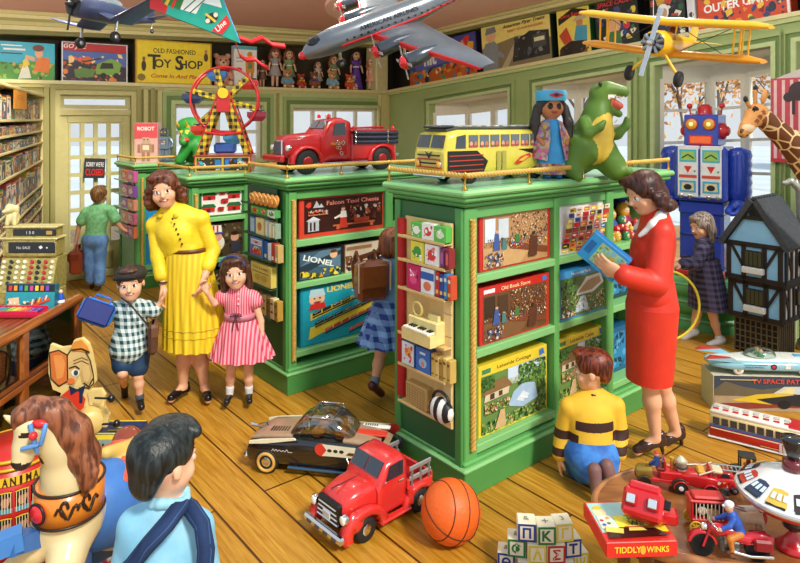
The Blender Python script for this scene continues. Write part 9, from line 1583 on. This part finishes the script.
b = MB(); b.cyl((-.03, 0, .08), (-.026, 0, .112), .012, M('#27488a', .5), .009); b.tube([(-.03, -.01, .105), (-.05, -.01, .09)], .004, M('#27488a', .5)); b.tube([(-.03, 0, .082), (-.05, 0, .08), (-.055, 0, .06)], .006, M('#1c2a4a')); b.ball((-.027, 0, .12), .009, M('#d8a080')); b.ball((-.027, 0, .127), (.01, .01, .005), M('#c83020')); b.obj('driver', r); b = MB(); b.ring((-.06, 0, .085), .012, .002, BRASS(), (1, 0, .6)); b.cyl((-.06, 0, .085), (-.075, 0, .065), .002, BRASS()); b.obj('steering_wheel', r)
spoked(r, [((-.075, s*.036, .026), .026, .008) for s in (-1, 1)]+[((.05, s*.036, .028), .028, .008) for s in (-1, 1)], M('#3a2a1c', .5), M('#d83a28', .3))
r = put('vintage_motor_car', 'open red tin motor car with a brass radiator and white wheels', 692, 490, -.25, .95); b = MB(); hull(b, [(-.07, .02, .03, .062), (-.06, .026, .026, .068), (-.01, .03, .026, .07), (.01, .034, .022, .075), (.07, .034, .022, .07), (.085, .03, .026, .064)], RED(), e=.4); b.obj('body', r); b = MB(); b.box((-.073, 0, .045), (.008, .042, .038), GB, .006); b.obj('radiator', r); b = MB(); b.box((.03, 0, .08), (.03, .05, .02), M('#e0a030', .4), .006); b.box((.06, 0, .085), (.01, .055, .03), RED(), .004); b.obj('seat', r)
b = MB(); [b.tube([(.02, s*.03, .075), (.075, s*.03, .1)], .003, M('#e8dcc0')) for s in (-1, 1)]; b.box((.085, 0, .09), (.04, .05, .016), M('#d8c8a0', .5), .006); b.obj('folded_hood', r); sub_wheels(r, [((x, s*.038, .021), .021, .012) for x in (-.045, .06) for s in (-1, 1)], hub=M('#f0eee8', .4))
for x in (-.045, .06):
	for s in (-1, 1): b = MB(); fender(b, x, .021, .024, s*.03, s*.046, RED(), th=.004); b.obj('mudguard', r)
r = put('tin_ladder_car', 'red and blue printed tin car carrying a silver ladder', 722, 489, -.3, .95); b = MB(); hull(b, [(-.06, .022, .014, .04), (-.05, .03, .012, .05), (-.015, .032, .012, .054), (.03, .032, .012, .058), (.06, .028, .014, .05)], RED(), e=.5); b.obj('body', r); b = MB(); hull(b, [(-.02, .024, .05, .06), (-.008, .026, .05, .074), (.025, .026, .05, .076), (.04, .022, .05, .06)], RED(), e=.4); side(b, [(-.01, .056), (-.002, .071), (.022, .072), (.022, .056)], .026, GLS(), .001); b.obj('cabin', r); b = MB(); b.art(.09, .024, [('s', 3, 20, ['#3a6ab0', '#e8c040', '#e8e0d0', '#8a1a1a'], (0, 0, 1, 1), .25)], y=-.0325, T=Matrix.Translation((-.005, 0, .02))); b.obj('printed_side', r)
b = MB(); [b.tube([(-.03, y, .082), (.085, y, .084)], .003, M('#a8b4ac', .3, .4)) for y in (-.02, .02)]; [b.tube([(-.025+.015*i, -.02, .082), (-.025+.015*i, .02, .082)], .002, M('#a8b4ac', .3, .4)) for i in range(8)]; b.obj('ladder', r); sub_wheels(r, [((x, s*.028, .014), .014, .01) for x in (-.038, .04) for s in (-1, 1)])
r = put('vintage_delivery_truck', 'black early tin truck with an open cab and brass lamps', 747, 482, -.35, .95); b = MB(); hull(b, [(-.055, .02, .03, .055), (-.03, .024, .026, .06)], M('#2a2a28', .4)); b.box((.02, 0, .032), (.13, .052, .012), M('#26241f', .4), .003); b.box((.05, 0, .05), (.06, .054, .03), M('#3a3a30', .4), .003); b.obj('body', r); b = MB(); b.box((.0, 0, .105), (.06, .058, .006), M('#1c1c1a', .4), .002); [b.cyl((x, s*.026, .036), (x, s*.026, .104), .003, M('#1c1c1a')) for x in (-.026, .026) for s in (-1, 1)]; b.box((.027, 0, .075), (.004, .05, .05), M('#5a6a30', .5)); b.obj('cab', r); b = MB(); b.box((.005, 0, .06), (.03, .048, .016), M('#c8702a', .5), .004); b.cyl((.005, 0, .066), (.005, 0, .086), .008, M('#8a3a2a')); b.ball((.005, 0, .094), .008, M('#d8a080')); b.obj('driver', r)
spoked(r, [((x, s*.034, .02), .02, .007) for x in (-.04, .055) for s in (-1, 1)], M('#2a2018', .5), M('#a8823a', .35)); b = MB(); [b.ball((-.058, s*.018, .05), .006, BRASS(), 8) for s in (-1, 1)]; b.obj('lamps', r)
# circus wagon with horses
r = thing('circus_wagon', 'red tin circus wagon with a barred cage and yellow wheels, horses in front', 'toy wagon', TP(707, 529)+Vector((0, 0, .0008)), PI-.12)         # front = -x turned right
b = MB(); b.box((0, 0, .04), (.115, .052, .01), RED(), .003); b.box((0, 0, .102), (.125, .06, .01), RED(), .004); b.box((0, -.0, .112), (.1, .05, .012), RED(), .006); [b.box((s*.054, 0, .07), (.008, .052, .056), RED(), .002) for s in (-1, 1)]; b.box((0, .0, .07), (.1, .004, .05), M('#3a1410', .6)); b.obj('cage', r)
b = MB(); [b.cyl((-.042+.012*i, s*.025, .045), (-.042+.012*i, s*.025, .097), .0018, M('#e8dcc0', .3)) for i in range(8) for s in (-1, 1)]; b.obj('cage_bars', r)
b = MB(); b.ball((-.015, .013, .064), (.02, .009, .012), M('#d8b070', .7), 10); b.ball((.02, .013, .066), (.018, .009, .013), M('#e8e0d0', .7), 10); b.obj('cage_animals', r)
spoked(r, [((.045, s*.034, .021), .021, .006) for s in (-1, 1)]+[((-.06, s*.034, .018), .018, .006) for s in (-1, 1)], M('#e8c040', .4), M('#e8c040', .4)); b = MB(); b.box((-.066, 0, .06), (.03, .045, .008), M('#8a5a2a', .5), .002); b.cyl((-.063, 0, .064), (-.06, 0, .105), .011, M('#1c1c22', .5), .008); b.ball((-.06, 0, .113), .009, M('#d8a080')); b.lathe([(.014, .119), (.008, .121), (.008, .134)], M('#15151a'), Matrix.Translation((-.06, 0, 0)), 10); b.obj('driver', r); b = MB(); [b.tube([(-.08, s*.006, .08), (-.16, s*.014, .062)], .0015, M('#8a2a20')) for s in (-1, 1)]; [b.tube([(-.07, s*.016, .03), (-.15, s*.018, .045)], .002, M('#8a2a20')) for s in (-1, 1)]; b.obj('shafts_and_reins', r)
for s, cc in ((-1, '#ece4d4'), (1, '#d8b890')):
	S = SDF(); m = M(cc, .5, var=.1, scale=60); x0 = -.135
	S.cap((x0+.03, s*.017, .055), (x0-.025, s*.017, .058), .017, m, .018, .01); S.chain([(x0-.03, s*.017, .062), (x0-.045, s*.017, .088)], [.014, .009], m, .008); S.chain([(x0-.045, s*.017, .09), (x0-.062, s*.017, .078)], [.009, .006], m, .005)
	for dx in (.03, .02, -.03, -.022): S.chain([(x0+dx, s*.017+.007*(1 if dx in (.03, -.03) else -1), .05), (x0+dx-.006*(dx < 0), s*.017+.007*(1 if dx in (.03, -.03) else -1), .003)], [.0085, .005], m, .005)
	S.cap((x0+.046, s*.017, .058), (x0+.056, s*.017, .03), .005, M('#4a3424'), .003, .004); S.cap((x0-.03, s*.017, .078), (x0-.04, s*.017, .1), .006, M('#6a4a30'), .004, .0); S.ell((x0-.034, s*.017, .062), (.01, .0195, .02), M('#b82a24'), k=0); S.obj('horse', .0032, r)
# motorcycle and rider
r = thing('toy_motorcycle', 'red tin motorcycle with a rider in a blue jacket and white cap', 'toy motorcycle', TP(731, 558)+Vector((0, 0, .0008)), -.16); MRd = M('#c81c2c', .25, coat=.5)
for x, nm in ((-.085, 'front'), (.075, 'rear')): b = MB(); b.wheel((x, 0, .036), .036, .018, RUBBER(), M('#3a6ac0' if x < 0 else '#5a5a5e', .3), spokes=9); b.obj('wheel', r)
S = SDF(); S.cap((-.04, 0, .085), (.0, 0, .082), .018, MRd, .016, .01); S.chain([(.0, 0, .07), (.045, 0, .062), (.08, 0, .072)], [.016, .015, .012], MRd, .01); S.cap((-.06, 0, .095), (-.075, 0, .06), .008, MRd, .008, .01); S.ell((.085, 0, .066), (.04, .014, .022), MRd, k=.01); S.obj('tank_and_frame', .0035, r)
b = MB(); fender(b, -.085, .036, .038, -.013, .013, MRd, .2, 2.9, .006); b.obj('mudguard', r); b = MB(); fender(b, .075, .036, .038, -.014, .014, MRd, .0, 2.6, .006); b.obj('mudguard', r); b = MB(); b.box((-.005, 0, .04), (.06, .028, .036), M('#6a6e74', .3, .7), .005); [b.box((-.02+.012*i, 0, .062), (.007, .034, .022), M('#a8acb2', .3, .8), .001) for i in range(3)]; b.obj('engine', r); b = MB(); b.tube([(.0, -.018, .03), (.05, -.02, .022), (.115, -.02, .026)], .006, CHROME()); b.obj('exhaust', r); b = MB(); [b.tube([(-.085, s*.012, .036), (-.062, s*.012, .1)], .004, MRd) for s in (-1, 1)]; b.tube([(-.05, -.04, .105), (-.062, 0, .108), (-.05, .04, .105)], .004, CHROME()); b.obj('fork_and_handlebar', r); b = MB(); b.lathe([(.011, 0), (.012, .008), (.004, .018)], CHROME(), align((-.082, 0, .09), (-.05, 0, .09)), 12); b.ball((-.083, 0, .09), (.004, .01, .01), M('#f4f0d8', .1)); b.obj('headlamp', r)
for s in (-1, 1): b = MB(); b.box((.085, s*.024, .06), (.055, .014, .036), M('#8a1420', .35), .007); b.obj('pannier', r)
r2 = thing('motorcycle_rider', 'toy rider in a blue jacket and white cap seated on the red motorcycle', 'toy figure', r.location+Vector((0, 0, .074)), -.16, None, .82); S = SDF(); bj = M('#2a55b0', .5, var=.1, scale=30); tn = M('#c8782a', .5); sk = M('#e0a880', .5)
S.chain([(.03, 0, .012), (.015, 0, .045), (.004, 0, .07)], [.02, .021, .019], bj, .01); S.ell((-.008, 0, .1), (.016, .015, .018), sk, k=.006); S.ell((-.006, 0, .112), (.0175, .0165, .012), M('#e8ecf2', .4), k=0); S.cap((-.02, 0, .106), (-.028, 0, .104), .005, M('#e8ecf2', .4), k=.003)
for s in (-1, 1): S.chain([(.004, s*.02, .066), (-.016, s*.032, .045), (-.046, s*.034, .034)], [.011, .009, .007], bj, .006); S.ell((-.05, s*.035, .032), (.008,)*3, sk, k=.003); S.chain([(.026, s*.014, .008), (-.012, s*.026, -.004), (-.004, s*.028, -.046)], [.014, .012, .008], tn, .008); S.cap((-.004, s*.028, -.05), (-.02, s*.028, -.054), .008, M('#6a3a1c'), .007, .003)
S.obj('body', .0033, r2)
# humming top
r = thing('humming_top', 'red and white humming top with a black handle and train pictures on the table', 'spinning top', (W(793, 0, 2.06).x, 2.06, ZT)); b = MB(); b.lathe([(.0, 0), (.05, .0), (.052, .008), (.035, .02), (.012, .05), (.011, .06)], RED(), seg=28); b.obj('foot', r); b = MB(); b.lathe([(.011, .055), (.03, .07), (.034, .1), (.022, .12)], M('#20222c', .25, coat=.5), seg=28); b.obj('lower_cone', r)
b = MB(); b.lathe([(.03, .112), (.1, .13), (.15, .155), (.162, .17)], RED(), seg=48); b.obj('lower_shell', r); b = MB(); b.lathe([(.162, .17), (.166, .176), (.162, .184)], M('#d8dade', .2, .6), seg=48); b.obj('seam_band', r); prof = [(.162, .184), (.142, .199), (.105, .219), (.065, .236), (.03, .249), (.0, .25)]; b = MB(); b.lathe(prof, M('#ecebe8', .25, coat=.5), seg=48); b.obj('upper_shell', r)
b = MB()
def cone_pt(a, t, o=.0015): z = lerp(.188, .232, t); R_ = np.interp(z, [q[1] for q in prof], [q[0] for q in prof]); return Vector(((R_+o)*math.cos(a), (R_+o)*math.sin(a), z+o))
for i in range(12):
	a0 = -PI+i*PI/6; cl = ['#2a3a5a', '#e0b848', '#3a2a2a', '#c83a2a'][i % 4]
	b.add([cone_pt(a0+u*.4, v*.6+.12) for u, v in ((0, 0), (.5, 0), (1, 0), (1, 1), (.5, 1.1), (0, 1))], [(0, 1, 2, 3, 4, 5)], M(cl)); [b.add([cone_pt(a0+.05+u*.09+k*.13, .35+v*.25, .003) for u, v in ((0, 0), (1, 0), (1, 1), (0, 1))], [(0, 1, 2, 3)], M('#d8e8f0')) for k in range(3)]; b.add([cone_pt(a0+.02+u*.36, .02+v*.1, .002) for u, v in ((0, 0), (1, 0), (1, 1), (0, 1))], [(0, 1, 2, 3)], M('#1c1c1e'))
b.obj('printed_train', r); b = MB(); b.lathe([(.02, .247), (.032, .252), (.03, .277), (.02, .282)], M('#6a1420', .3, coat=.5), seg=24); b.obj('collar', r); b = MB(); b.lathe([(.014, .278), (.02, .30), (.036, .345), (.034, .35), (.0, .352)], M('#15161c', .2, coat=.6), seg=24); b.obj('handle', r)
